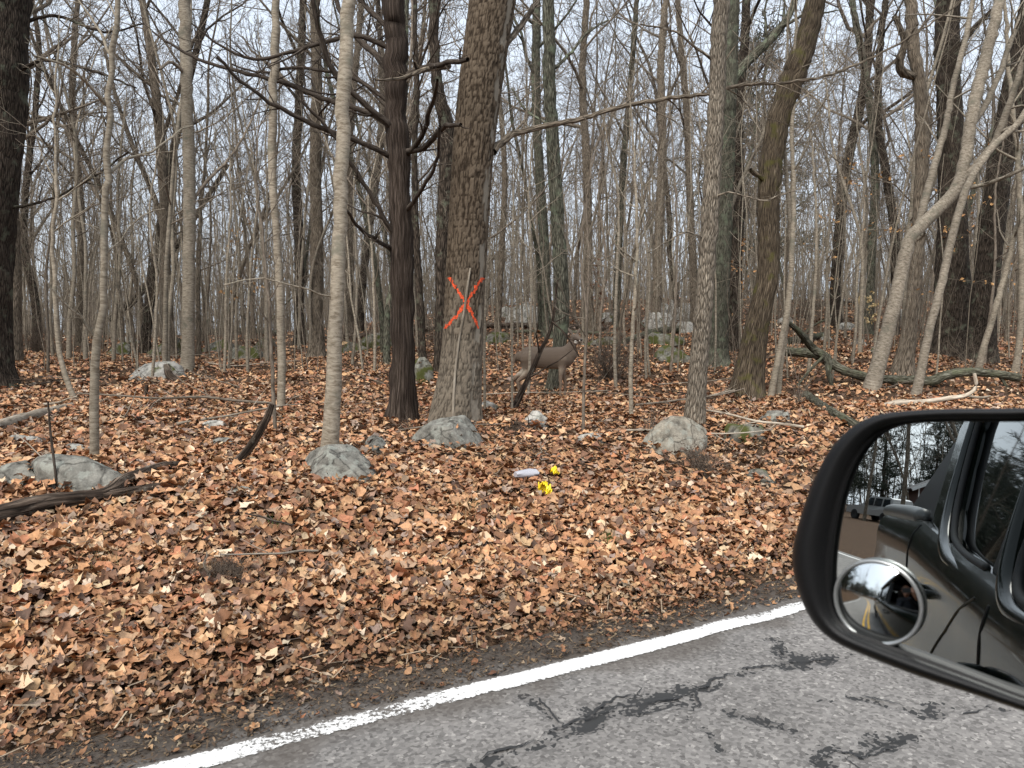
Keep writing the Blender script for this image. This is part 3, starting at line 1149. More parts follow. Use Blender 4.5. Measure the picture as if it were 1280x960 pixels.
# upper stem beyond the modelled bark
mb = MB()
Pu, Ru = extend(oP[-40::8], oR[-40::8] * 0.97, 7, RNG)
trunk_mesh(mb, Pu[3:], Ru[3:], 20, 3, 0.03)
mb.build('upper_trunk', M['oak'], oak, origin=org)
mb = MB()
for lb, dr, nn in [([(616, 190, 11), (628, 176, 9), (650, 165, 8), (690, 156, 7), (730, 147, 6.5), (780, 133, 6), (830, 124, 5.5), (880, 118, 5), (930, 106, 5), (980, 104, 4), (1040, 92, 3.5), (1110, 62, 3), (1180, 18, 2.4), (1230, -20, 1.6)], 1.6, 16),
                   ([(560, 82, 8), (530, 88, 6), (505, 96, 4), (470, 100, 2)], -1.0, 4), ([(628, 60, 9), (660, 20, 7), (690, -30, 5), (720, -90, 3)], 1.2, 6)]:
    lp, lr = traced_path(lb, oY, dr)
    lp, lr = catmull(lp, lr, 0.09)
    lp += 0.007 * RNG.normal(size=lp.shape)
    mb.tubes(lp, lr, 9)
    rp, rr_ = resample(lp, lr, 12)
    p2, r2 = kids(RNG, rp[None], rr_[None], nn, 0.2, 1.0, 0.17, 0.7, 0.03, 7, 0.16, 0.5, rmin=0.003)
    mb.tubes(p2, r2, 5)
    p3, r3 = kids(RNG, p2, r2, 4, 0.2, 1.0, 0.45, 0.7, 0.04, 4, 0.2, 0.6, rmin=0.0018)
    mb.tubes(p3, r3, 3)
crown(RNG, mb, *resample(Pu[3:], Ru[3:], 16), 10, 0.2, 0.9, 0.1, 0.45, 4, 4)
mb.build('crown', M['grey'], oak, origin=org)
tag(oak, 'stout brown oak with an orange cross sprayed on its trunk', 'tree')
# the cross: sprayed on the ridges only
ctr = oV[:-1, :].reshape(-1, 3)
fc = (oV[:-1] + oV[1:]) * 0.5
dv = fc - np.array([0, 0, CAM_Z])
pu = 640 + 960 * dv[..., 0] / (dv[..., 1] * CP - (dv[..., 2]) * SP)
pv = 480 - 960 * (dv[..., 1] * SP + dv[..., 2] * CP) / (dv[..., 1] * CP - dv[..., 2] * SP)
mask = np.zeros(pu.shape, bool)
for pts in ([(563, 349), (573, 364), (583, 379), (592, 396), (598, 409)], [(603, 348), (594, 362), (583, 379), (572, 394), (558, 409)]):
    for (x0, y0), (x1, y1) in zip(pts[:-1], pts[1:]):
        t = np.clip(((pu - x0) * (x1 - x0) + (pv - y0) * (y1 - y0)) / ((x1 - x0) ** 2 + (y1 - y0) ** 2), 0, 1)
        d = np.hypot(pu - x0 - t * (x1 - x0), pv - y0 - t * (y1 - y0))
        mask |= d < 1.75 + 1.2 * noise3(pu * 0.35, pv * 0.35, 0 * pu, 2)
rm_ = (o_ridge[:-1] + o_ridge[1:]) * 0.5
front = np.sin(aa)[None] > -0.05
mask &= front & (rm_ > 0.22 + 0.35 * noise3(pu * 0.6, pv * 0.6, 0 * pu, 5))
oV2, _, _ = oak_surface(oP, oR, off=0.0022)
fsel = oF.reshape(n_ - 1, k_, 4)[mask]
used, inv = np.unique(fsel.ravel(), return_inverse=True)
obj('painted_cross', make_mesh('painted_cross', oV2.reshape(-1, 3)[used] - org, [inv.reshape(-1, 4)], None, M['orange']), oak)['label'] = 'orange spray painted cross'
# a thin vine running up the front of the oak
vt = [(565, 527, 3.5), (568, 480, 3.4), (573, 430, 3.2), (580, 390, 3), (584, 360, 2.8), (588, 335, 2.4)]
vp, vr = traced_path(vt, oY)
vp[:, 1] -= np.interp(vp[:, 2], oP[:, 2], oR) * 0.97 + 0.02
vp[:, 0] *= vp[:, 1] / oY
vp[:, 2] = CAM_Z + (vp[:, 2] - CAM_Z) * vp[:, 1] / oY
vp[0, 2] = ground_z(vp[0, 0], vp[0, 1]) - 0.02
vp, vr = catmull(vp, vr, 0.05)
mb = MB()
mb.tubes(vp, vr, 6)
mb.build('vine', M['deadpale'], oak, origin=org)

# the cedar: shaggy dark bark, dead arms
hero('cedar_tree', 'dark reddish cedar with dead drooping branches beside the oak', M['cedar'],
     [(501, 529, 42), (502, 505, 34), (503, 470, 29), (503, 400, 28), (501, 300, 27), (498, 200, 27), (495, 100, 27), (491, 0, 26), (488, -60, 25)], ext=5, k=30, seed=5, amp=0.16, freq=9, flare=0.1, step=0.06, tw=M['twig_dark'], limbs=[
         dict(t=[(497, 165, 9), (480, 150, 8), (450, 125, 7), (420, 95, 6), (405, 60, 6), (395, 20, 5), (385, -30, 4)], d=-0.8),
         dict(t=[(490, 95, 9), (470, 70, 8), (440, 40, 7), (420, 0, 6), (410, -50, 5)], d=0.8),
         dict(t=[(495, 200, 8), (470, 185, 7), (430, 170, 6), (390, 155, 6), (350, 135, 5), (310, 110, 4), (270, 70, 3)], d=-1.2, n=12),
         dict(t=[(492, 160, 8), (460, 140, 7), (410, 125, 6.5), (360, 105, 6), (300, 90, 5), (240, 70, 4), (190, 40, 2.5)], d=0.9, n=12),
         dict(t=[(497, 300, 7), (478, 270, 6), (455, 230, 5), (430, 190, 5), (410, 160, 4), (380, 130, 3)], d=-0.7),
         dict(t=[(506, 190, 8), (530, 185, 7), (552, 160, 6), (575, 155, 4)], d=-1.1, n=4), dict(t=[(509, 195, 7), (528, 170, 6), (540, 130, 5), (548, 100, 3)], d=-1.4, n=4),
         dict(t=[(507, 95, 8), (530, 85, 7), (560, 78, 6), (585, 75, 5)], d=-1.0, n=5),
         dict(t=[(490, 310, 6), (470, 300, 5), (450, 285, 4), (432, 262, 3)], d=-1.4, n=4), dict(t=[(505, 270, 6), (525, 240, 5), (545, 205, 4), (550, 160, 3)], d=-1.2, n=3),
         dict(t=[(493, 40, 8), (460, 10, 6), (430, -30, 5)], d=0.5), dict(t=[(490, 130, 6), (455, 105, 5), (415, 90, 4), (365, 85, 4), (330, 92, 3), (290, 80, 2)], d=0.4, n=10),
         dict(t=[(488, 60, 7), (440, 45, 6), (380, 60, 5), (320, 75, 4), (280, 60, 3), (240, 30, 2)], d=-0.5, n=12)], nb=5, t0=0.8)

hero('beech_tree', 'smooth pale young beech rising behind a grey boulder', M['smooth'],
     [(411, 574, 23), (413, 545, 21), (416, 500, 20), (420, 400, 17.5), (424, 300, 17), (427, 200, 17), (431, 100, 17), (436, 0, 15.5), (440, -60, 15)], ext=5, seed=6, k=18, flare=0.15, amp=0.02, nb=5, t0=0.62,
     limbs=[dict(t=[(417, 372, 2.2), (400, 368, 2), (370, 358, 1.8), (330, 350, 1.6), (280, 357, 1.4)], d=-0.5, n=4)])
hero('oak_tree', 'massive dark trunk with a mossy foot beyond the flat boulders', M['dark'],
     [(-24, 487, 70), (-23, 455, 58), (-18, 380, 52), (-14, 300, 52), (-8, 220, 58), (-3, 120, 64), (2, 0, 66), (4, -60, 66)], ext=6, seed=7, k=26, amp=0.07, nb=5, t0=0.62,
     limbs=[dict(t=[(20, 90, 5), (60, 75, 4), (120, 90, 3), (170, 110, 2)], d=-1.0, n=9), dict(t=[(14, 260, 4), (60, 250, 3), (110, 225, 2.5), (160, 190, 2)], d=-1.0, n=8), dict(t=[(22, 30, 5), (70, 20, 4), (130, 40, 3), (180, 30, 2)], d=0.8, n=9)])
hero('beech_sapling', 'pale leaning sapling rooted by the grey fallen log', M['smooth'], [(97, 506, 7), (86, 482, 7), (76, 450, 6.5), (72, 420, 6), (68, 340, 5.5), (66, 300, 5), (70, 230, 4), (68, 150, 3), (72, 70, 2.4)], ext=0.6, seed=8, k=8, nb=9, t0=0.4, flare=0.1, len1=0.22)
hero('beech_sapling', 'crooked pale sapling beside the large flat boulder', M['smooth'],
     [(118, 585, 12), (118, 540, 11.5), (118, 480, 11), (120, 440, 10.5), (124, 412, 10), (130, 380, 9), (130, 330, 8.5), (132, 250, 8), (136, 225, 9), (134, 190, 7.5), (136, 120, 7), (143, 60, 6.5), (147, 0, 6), (148, -40, 5)], ext=2, seed=9, k=10, flare=0.1, nb=6, t0=0.55, len1=0.25,
     limbs=[dict(t=[(136, 220, 4.5), (160, 200, 4), (190, 190, 3), (215, 170, 2.5), (240, 155, 2)], d=0.8, n=7), dict(t=[(132, 130, 4.5), (110, 105, 3.5), (80, 80, 3), (40, 70, 2)], d=-0.5, n=8), dict(t=[(121, 425, 3.5), (100, 395, 2.6), (75, 375, 2), (50, 340, 1.5)], d=-0.3, n=3),
            dict(t=[(138, 70, 4), (125, 40, 3), (105, 10, 2.4), (85, -30, 2)], d=0.5, n=7), dict(t=[(130, 320, 3), (150, 300, 2.4), (175, 270, 2), (205, 260, 1.5)], d=0.4, n=4)])
hero('maple_tree', 'straight ringed grey tree beyond the pale half buried boulder', M['smooth'],
     [(234, 463, 17), (235, 430, 15.5), (236, 330, 15), (237, 250, 14.5), (235, 170, 14), (233, 80, 14), (231, 0, 14), (230, -60, 13)], ext=6, seed=10, k=14, amp=0.03, nb=9, t0=0.5, flare=0.12, tw=M['twig'],
     limbs=[dict(t=[(237, 255, 4), (260, 225, 4), (285, 200, 3.5), (310, 160, 3), (330, 110, 2)], d=0.9, n=6), dict(t=[(234, 95, 5), (215, 78, 4), (198, 87, 3)], d=-0.7, n=2)])
hero('maple_tree', 'slim knotted grey tree between ringed tree and pale beech', M['smooth'],
     [(351, 517, 11), (352, 470, 10), (351, 400, 9.5), (349, 345, 10), (346, 300, 9), (342, 250, 9.5), (340, 200, 11), (341, 120, 10.5), (344, 50, 10), (346, 0, 9), (347, -50, 9)], ext=4, seed=11, k=12, amp=0.03, nb=8, t0=0.5, flare=0.1, tw=M['twig'])
hero('maple_tree', 'dark ridged trunk standing behind the knotted grey tree', M['grey'], [(396, 446, 20), (395, 400, 16), (396, 300, 16), (394, 200, 14), (396, 100, 13), (393, 0, 12), (392, -60, 11)], ext=5, seed=12, k=12, nb=10, t0=0.45)
hero('maple_tree', 'dark slender trunk among mossy stones deep in the wood', M['dark'], [(374, 432, 14), (374, 380, 12), (374, 300, 12), (370, 220, 11), (374, 120, 10), (378, 30, 9), (380, -40, 8)], ext=5, seed=13, k=10, nb=10, t0=0.4)
hero('maple_tree', 'forked grey tree with a crooked top beyond the ringed tree', M['grey'], [(212, 446, 16), (210, 400, 13), (207, 330, 12), (205, 250, 12), (200, 170, 12), (190, 80, 10), (178, 0, 8), (172, -50, 7)], ext=5, seed=14, k=10, nb=9, t0=0.4,
     limbs=[dict(t=[(206, 290, 8), (190, 240, 7), (165, 180, 6), (145, 120, 5), (130, 60, 4)], d=1.5, n=8), dict(t=[(201, 175, 6), (222, 120, 5), (235, 70, 4), (260, 10, 3)], d=-0.8, n=8)])
hero('hickory_tree', 'dark crooked trunk pressed close behind the oak', M['dark'], [(550, 470, 17), (551, 420, 15), (552, 330, 16), (555, 250, 17), (559, 190, 19), (557, 150, 18), (548, 115, 15), (543, 60, 13), (542, 0, 12), (540, -50, 11)], ext=4, seed=15, k=14, nb=7, t0=0.5, flare=0.2)
hero('maple_tree', 'thin bent dark stem between the cedar and pale beech', M['dark'], [(449, 415, 10), (452, 370, 9), (458, 310, 10), (466, 250, 10), (474, 190, 9), (478, 110, 8), (474, 30, 7), (470, -30, 6)], ext=4, seed=16, k=9, nb=9, t0=0.4)
hero('hickory_tree', 'lichen spotted trunk rising right behind the deer', M['lichen'], [(689, 491, 15), (692, 470, 13.5), (700, 425, 17), (702, 380, 20), (698, 290, 17), (692, 200, 16.5), (687, 100, 15.5), (685, 0, 14.5), (684, -60, 14)], ext=6, seed=17, k=18, nb=6, t0=0.6, amp=0.05,
     limbs=[dict(t=[(690, 160, 4), (672, 148, 3.5), (655, 135, 3), (640, 110, 2)], d=0.5, n=5), dict(t=[(688, 90, 5), (710, 70, 4), (735, 40, 3), (760, 25, 2)], d=0.8, n=7)])
hero('hickory_tree', 'narrow lichened trunk next to the one behind the deer', M['lichen'], [(686, 422, 15), (684, 395, 13), (680, 300, 12), (674, 210, 11.5), (670, 110, 11), (671, 0, 10), (672, -50, 9)], ext=5, seed=18, k=12, nb=9, t0=0.45)
hero('hickory_tree', 'rough tan trunk standing behind the rounded boulder', M['rough'],
     [(868, 534, 27), (869, 510, 24.5), (873, 460, 23), (880, 380, 22), (887, 280, 21.5), (893, 180, 21), (897, 100, 20), (901, 0, 19.5), (904, -60, 19)], ext=6, seed=19, k=22, amp=0.05, freq=8, nb=5, t0=0.66, flare=0.15, step=0.07,
     limbs=[dict(t=[(891, 75, 4), (870, 60, 3), (845, 40, 2.4), (800, 30, 2)], d=-0.5, n=7), dict(t=[(884, 300, 2.5), (860, 290, 2), (835, 300, 1.6), (800, 325, 1.3)], d=-0.4, n=5), dict(t=[(890, 250, 2.5), (910, 240, 2), (950, 250, 1.8), (1000, 235, 1.4)], d=-0.6, n=6)])
hero('ash_tree', 'green lichened trunk right beside the rough tan one', M['lichen'],
     [(894, 458, 34), (896, 440, 25), (899, 400, 21), (903, 300, 22), (908, 200, 20), (911, 110, 21), (914, 50, 17), (917, 0, 15), (920, -50, 14)], ext=5, seed=20, k=18, nb=6, t0=0.6, amp=0.05,
     limbs=[dict(t=[(912, 105, 13), (930, 82, 12), (950, 62, 11), (972, 40, 10), (988, 15, 8), (1000, -20, 7), (1010, -60, 5)], d=0.5, n=9, ext=2)])
cv = hero('ash_tree', 'thick mossy trunk that bows in a slow curve', M['mossy'],
          [(933, 499, 46), (935, 480, 37), (939, 450, 31), (948, 400, 28), (960, 340, 26), (961, 280, 26), (961, 235, 27), (966, 190, 27), (975, 145, 27), (992, 95, 29), (1010, 45, 26), (1020, 0, 23), (1026, -50, 20)], ext=5, seed=21, k=24, nb=4, t0=0.65, amp=0.06, freq=7, flare=0.2, step=0.07,
          limbs=[dict(t=[(963, 235, 8), (950, 222, 6), (938, 212, 5)], d=-0.2, n=2)])
hero('maple_tree', 'thin grey stem leaning past the bowed mossy trunk', M['smooth'], [(962, 502, 8), (968, 470, 8), (976, 430, 7.5), (985, 380, 7.5), (990, 320, 7), (992, 250, 6), (990, 150, 5), (994, 60, 4), (996, -20, 3)], ext=1.5, seed=22, k=8, nb=9, t0=0.4, len1=0.2)
hero('maple_tree', 'second thin grey stem at the foot of the bowed trunk', M['smooth'], [(972, 500, 7), (977, 450, 6.5), (984, 400, 6), (989, 330, 5.5), (985, 250, 5), (980, 160, 4), (984, 60, 3)], ext=1.5, seed=23, k=8, nb=9, t0=0.4, len1=0.2)
hero('beech_tree', 'pale leaning beech that forks above its knuckle', M['smooth_grey'],
     [(1088, 490, 22), (1094, 470, 18.5), (1105, 430, 17), (1118, 380, 16.5), (1131, 320, 16), (1137, 300, 16), (1150, 284, 14.5), (1172, 262, 15), (1194, 238, 15), (1206, 205, 15), (1214, 150, 14), (1226, 95, 14.5), (1240, 40, 13), (1250, 0, 12), (1262, -50, 11)], ext=4, seed=24, k=18, nb=5, t0=0.6, flare=0.15, amp=0.03, step=0.07,
     limbs=[dict(t=[(1136, 304, 9), (1146, 285, 9), (1156, 250, 10), (1170, 200, 9), (1184, 150, 8), (1193, 100, 7.5), (1206, 50, 7), (1216, 0, 6), (1225, -40, 5)], d=0.6, n=7, ext=2),
            dict(t=[(1200, 228, 11), (1222, 205, 10), (1245, 175, 9), (1262, 130, 8), (1275, 90, 7), (1290, 40, 6)], d=-0.6, n=6, ext=1.5),
            dict(t=[(1212, 160, 8), (1232, 130, 8), (1250, 90, 7), (1268, 40, 6), (1285, 0, 5)], d=0.7, n=6), dict(t=[(1195, 236, 6), (1225, 232, 5), (1255, 222, 4.5), (1290, 205, 4)], d=-0.6, n=5),
            dict(t=[(1138, 300, 5), (1150, 298, 5), (1156, 292, 4)], d=-0.2, n=1)])
hero('beech_tree', 'slim tan stem leaning beside the forked pale beech', M['smooth_grey'], [(1143, 500, 13), (1150, 470, 11), (1160, 420, 10), (1178, 350, 10), (1193, 285, 9.5), (1204, 245, 9), (1222, 210, 8.5), (1245, 180, 8), (1275, 150, 7.5), (1300, 110, 7)], ext=3, seed=25, k=12, nb=6, t0=0.5, flare=0.15, amp=0.03)
hero('oak_tree', 'massive dark trunk with moss around its foot past the fallen log', M['dark'],
     [(1190, 447, 62), (1190, 430, 50), (1191, 390, 42), (1191, 320, 36), (1190, 240, 31), (1187, 150, 28), (1184, 60, 27), (1186, 0, 27), (1187, -50, 26)], ext=6, seed=26, k=22, nb=6, t0=0.55, amp=0.06, flare=0.15, limbs=[dict(t=[(1186, 90, 8), (1200, 60, 7), (1222, 30, 6), (1250, 5, 5)], d=-0.7, n=6)])
hero('oak_tree', 'dark lichened trunk slanting away beside the massive mossy one', M['dark'],
     [(1224, 452, 40), (1226, 430, 33), (1230, 380, 29), (1238, 300, 29), (1248, 220, 30), (1262, 150, 31), (1276, 80, 30), (1292, 0, 27), (1302, -50, 26)], ext=5, seed=27, k=20, nb=5, t0=0.6, amp=0.06, flare=0.12)
hero('ash_tree', 'grey fluted trunk between leaning beech and massive dark oak', M['grey'],
     [(1128, 468, 26), (1131, 450, 20), (1138, 400, 16), (1146, 330, 15), (1150, 250, 15), (1153, 180, 16), (1150, 110, 15), (1142, 60, 15), (1138, 0, 14), (1140, -50, 13)], ext=5, seed=28, k=14, nb=7, t0=0.55, limbs=[dict(t=[(1146, 95, 9), (1130, 92, 11), (1124, 78, 10), (1130, 50, 8), (1118, 20, 6)], d=-0.4, n=4)])
hero('maple_tree', 'pale thin stem leaning out in front of the slanting oak', M['smooth'], [(1221, 468, 9), (1228, 440, 8), (1240, 400, 8), (1256, 345, 7), (1270, 290, 6.5), (1290, 230, 6)], ext=2, seed=29, k=8, nb=7, t0=0.4)
hero('maple_tree', 'pale stem rising past the sawn end of the mossy log', M['smooth'], [(1268, 470, 9), (1274, 430, 8), (1277, 370, 8), (1276, 300, 7), (1272, 200, 6), (1262, 100, 5), (1256, 0, 4)], ext=2, seed=30, k=8, nb=8, t0=0.4)
for i, (tr, lab, mt) in enumerate([
        ([(737, 418, 13), (736, 380, 11), (735, 300, 11), (733, 200, 11), (728, 100, 9), (733, 0, 8)], 'straight grey trunk between the deer and the pale rock heap', 'grey'),
        ([(820, 412, 13), (821, 360, 11), (824, 280, 11), (828, 180, 10), (826, 80, 9), (832, 0, 8)], 'grey trunk standing in front of the pale rock heap', 'grey'),
        ([(918, 438, 18), (918, 400, 16), (920, 330, 15), (924, 260, 14), (922, 160, 13), (930, 60, 11), (934, -20, 10)], 'brown trunk half hidden behind the green lichened one', 'dark'),
        ([(1046, 410, 14), (1044, 360, 12), (1050, 280, 12), (1060, 200, 12), (1078, 120, 11), (1086, 40, 10), (1090, -30, 9)], 'dark ivy clad stem on the slope above the fallen log', 'dark'),
        ([(1085, 418, 12), (1088, 360, 10), (1090, 300, 10), (1094, 220, 10), (1086, 120, 9), (1070, 30, 8), (1060, -30, 7)], 'lichen grey stem on the slope behind the leaning beech', 'lichen'),
        ([(1116, 420, 14), (1120, 360, 12), (1118, 290, 11), (1108, 220, 10), (1098, 150, 9), (1100, 60, 8), (1110, -20, 7)], 'bent dark stem on the slope near the retained pale leaves', 'dark'),
        ([(15, 452, 24), (16, 400, 20), (16, 330, 19), (14, 250, 17), (20, 160, 15), (24, 80, 14), (26, 0, 12)], 'grey ridged trunk showing past the massive mossy footed one', 'grey'),
        ([(46, 440, 11), (44, 380, 10), (30, 300, 9), (34, 220, 8), (44, 140, 7), (50, 60, 6)], 'thin crooked dark stem near the brown thicket', 'dark'),
        ([(100, 432, 12), (101, 380, 10), (102, 300, 10), (98, 220, 9), (90, 130, 8), (94, 40, 7)], 'dark broken topped stem behind the leaning pale sapling', 'grey'),
        ([(436, 420, 12), (436, 360, 11), (438, 280, 10), (437, 180, 9), (445, 80, 8), (452, 0, 7)], 'grey stem showing just past the pale beech', 'grey'),
        ([(530, 470, 11), (527, 420, 10), (524, 360, 10), (520, 290, 9), (518, 200, 8), (522, 100, 7)], 'dark stem between the cedar and the oak', 'dark'),
        ([(868, 405, 10), (866, 330, 9), (862, 240, 9), (858, 140, 8), (850, 40, 7)], 'slim grey tree behind the rough tan trunk', 'grey'),
        ([(770, 408, 10), (772, 340, 9), (776, 260, 9), (782, 170, 8), (790, 80, 7), (796, 0, 6)], 'mossy crooked grey stem beyond the twiggy dark shrub', 'lichen')]):
    hero('maple_tree' if mt == 'grey' else 'hickory_tree', lab, M[mt], tr, ext=5, seed=60 + i, k=10, nb=10, t0=0.35, flare=0.15, tw=M['twig'] if mt != 'dark' else M['twig_dark'])
thin = [(729, 550, 4.5, 733, 395), (789, 527, 6, 795, 340), (770, 490, 5, 772, 330), (345, 550, 5, 336, 380), (640, 520, 3.5, 641, 330), (606, 520, 4, 610, 250), (730, 470, 4, 736, 330), (310, 470, 4, 314, 330),
        (296, 452, 4, 299, 320), (505, 460, 3.5, 512, 300), (660, 500, 4, 664, 340), (808, 480, 4, 812, 350), (838, 470, 4, 846, 330), (1010, 470, 5, 1020, 330), (1030, 440, 4, 1034, 320), (1230, 455, 4, 1244, 330), (468, 470, 4, 466, 330), (160, 440, 4, 166, 330),
        (258, 440, 4, 262, 330), (280, 470, 4, 283, 350), (440, 455, 4, 446, 330), (950, 430, 4, 948, 330), (1065, 455, 4, 1072, 340), (190, 478, 4, 196, 350), (60, 470, 4, 58, 340), (142, 452, 5, 150, 320), (560, 470, 3, 556, 340), (750, 455, 4, 757, 320)]
for i, (bx, by, w, tx, ty) in enumerate(thin):
    kx = (bx - tx) / (by - ty)
    tr = [(bx, by, w), (bx - kx * (by - ty) * 0.4 + random.uniform(-3, 3), by - (by - ty) * 0.4, w * 0.92), (tx, ty, w * 0.8), (tx + random.uniform(-10, 10), ty - 90, w * 0.62), (tx + random.uniform(-22, 22), ty - 190, w * 0.42)]
    hero('sapling', ('thin pale sapling' if i % 3 else 'thin brown sapling') + ' in the litter near ' + mark_of(bx - 640, 960), M['smooth'] if i % 3 else M['twig'], tr, ext=0.5, seed=100 + i, k=6, nb=9, t0=0.3, flare=0.05, group='thin saplings near ' + mark_of(bx - 640, 960), n2=4, n3=3, len1=0.2, up=0.16)

# ------------------------------------------------------------------ bare trees deeper in the wood
protos = []
for i in range(12):
    rng = np.random.default_rng(300 + i)
    H = [13, 15, 17, 12, 16, 18, 14, 11, 9, 8, 19, 15][i]
    r0 = [0.075, 0.10, 0.13, 0.055, 0.105, 0.15, 0.085, 0.05, 0.038, 0.034, 0.14, 0.09][i]
    n = 12
    p = np.zeros((n, 3))
    d = np.array([0.06 * rng.normal(), 0.06 * rng.normal(), 1.0])
    for j in range(1, n):
        p[j] = p[j - 1] + unit(d) * H / (n - 1)
        d = unit(d + 0.085 * rng.normal(size=3) * np.array([1, 1, 0.2]))
    R = r0 * np.linspace(1, 0.18, n) ** 0.85
    P, R = catmull(p, R, 0.5)
    R = R * (1 + 0.3 * np.exp(-P[:, 2] / 0.25))
    P[0, 2] = -0.25
    root = empty('bare_tree', (0, 0, -300))
    mb = MB()
    trunk_mesh(mb, P, R, 9, i, 0.05, 3)
    mt = ['grey', 'grey', 'dark', 'smooth', 'grey', 'dark', 'lichen', 'smooth', 'smooth', 'grey', 'grey', 'dark'][i]
    mb.build('trunk', M[mt], root)
    mb = MB()
    rp, rr_ = resample(P, R, 24)
    # sometimes a second leader
    if i in (1, 4, 6, 10):
        f1, fr = kids(rng, rp[None], rr_[None], 1, 0.3, 0.5, 0.55, 0.4, 0.22, 12, 0.08, 0.75)
        mb.tubes(f1, fr, 8)
        crown(rng, mb, f1[0], fr[0], 8, 0.3, 0.8, 0.13, 0.4, 4, 5, rmin=0.0045)
    crown(rng, mb, rp, rr_, 15 if i < 8 else 12, 0.22 if i % 3 == 0 else 0.34, 0.85, 0.13, 0.30, 5, 6, rmin=0.0045, n4=2 if i in (0, 3, 7, 8, 9) else 0)
    mb.build('crown', M['twig'] if mt != 'dark' else M['twig_dark'], root)
    protos.append(root)
LOOK = ['slim grey bare tree', 'forked grey bare tree', 'stout dark bare tree', 'thin pale bare tree', 'forked tall grey bare tree', 'very stout dark bare tree', 'forked lichened bare tree', 'thin low pale bare tree',
        'spindly pale bare tree', 'spindly grey bare tree', 'tall stout grey bare tree', 'slim dark bare tree']

rng = np.random.default_rng(11)
used_ = set()


def place_tree(i, x, y, sc=1.0):
    src = protos[i]
    if y > 14 and abs(x / y) < 0.8:
        lab = LOOK[i] + (' not far beyond ' if y < 26 else ' beyond ' if y < 38 else ' far beyond ') + mark_of(x, y)
        grp = 'bare trees in the wood beyond ' + mark_of(x, y)
    else:
        lab, grp = LOOK[i] + ' at the verge behind the truck', 'bare trees behind the truck'
    z = float(ground_z(x, y))
    if i not in used_:
        used_.add(i)
        src.location = (x, y, z)
        src.rotation_euler = (0, 0, rng.random() * 6.28)
        src.scale = (sc, sc, sc)
        tag(src, lab, 'tree', grp)
    else:
        tag(copy_tree(src, (x, y, z), rng.random() * 6.28, sc, lab, grp), lab, 'tree', grp)


spots = []
tries = 0
while len(spots) < 205 and tries < 20000:
    tries += 1
    Yd = 16.5 + 36 * rng.random() ** 0.75
    xx = (rng.random() * 1.5 - 0.75) * Yd
    if all((xx - a) ** 2 + (Yd - b) ** 2 > (0.75 + 0.012 * Yd) ** 2 for a, b in spots):
        spots.append((xx, Yd))
for xx, Yd in spots:
    i = int(rng.choice(12, p=np.array([8, 6, 2, 17, 5, 1, 5, 18, 19, 15, 1, 3]) / 100.0))
    if Yd < 25 and i in (1, 2, 4, 5, 10, 11):
        i = 8
    place_tree(i, xx, Yd, 0.85 + 0.35 * rng.random())
# across the verge behind the truck, seen in its mirror
for f, s in [(-10, 6.5), (-13, 9), (-16, 13), (-8, 11), (-22, 20), (-6, 16), (-40, -3.2), (-52, -8), (-58, -2.5), (-66, -6), (-72, -1), (-70, -12), (-62, 4), (-48, 18), (-78, -4), (-80, 3), (-74, -9), (-84, -7), (-60, -15), (-88, 0)]:
    q = f * F_DIR + s * O_DIR
    place_tree(int(rng.choice(12)), q[0], q[1], 0.9 + 0.3 * rng.random())

for i_, pr_ in enumerate(protos):
    if i_ not in used_:
        for ch_ in list(pr_.children):
            bpy.data.objects.remove(ch_)
        bpy.data.objects.remove(pr_)

# the wood beyond reads as one mass: one patch of trees set side by side
def patch_wood(seed, N, w, dpt, m0):
    fw = MB()
    rng = np.random.default_rng(seed)
    n = 8
    H = 8 + 9 * rng.random(N)
    d = unit(np.stack([0.05 * rng.normal(size=N), 0.05 * rng.normal(size=N), np.ones(N)], -1))
    p = np.stack([(rng.random(N) - 0.5) * w, (rng.random(N) - 0.5) * dpt, np.full(N, -1.6)], -1)
    pts = [p]
    for j in range(n - 1):
        p = p + d * (H / (n - 1))[:, None]
        pts.append(p)
        d = unit(d + 0.07 * rng.normal(size=(N, 3)) * np.array([1, 1, 0.2]))
    P = np.stack(pts, 1)
    R = (0.04 + 0.11 * rng.random(N) ** 2.2)[:, None] * np.linspace(1, 0.22, n)[None]
    mi = rng.integers(0, 2, N)
    for m in (0, 1):
        k = mi == m
        fw.tubes(P[k], R[k], 5, m=m)
        P1, R1 = kids(rng, P[k], R[k], 9, 0.14, 0.98, 0.24, 0.75, 0.16, 4, 0.16, 0.5, rmin=0.009)
        fw.tubes(P1, R1, 3, m=m)
        P2, R2 = kids(rng, P1, R1, 4, 0.2, 1.0, 0.5, 0.7, 0.12, 3, 0.2, 0.65, rmin=0.007)
        fw.tubes(P2, R2, 3, m=m)
    return fw.mesh('wood_patch', [M['twig'], M['grey']])


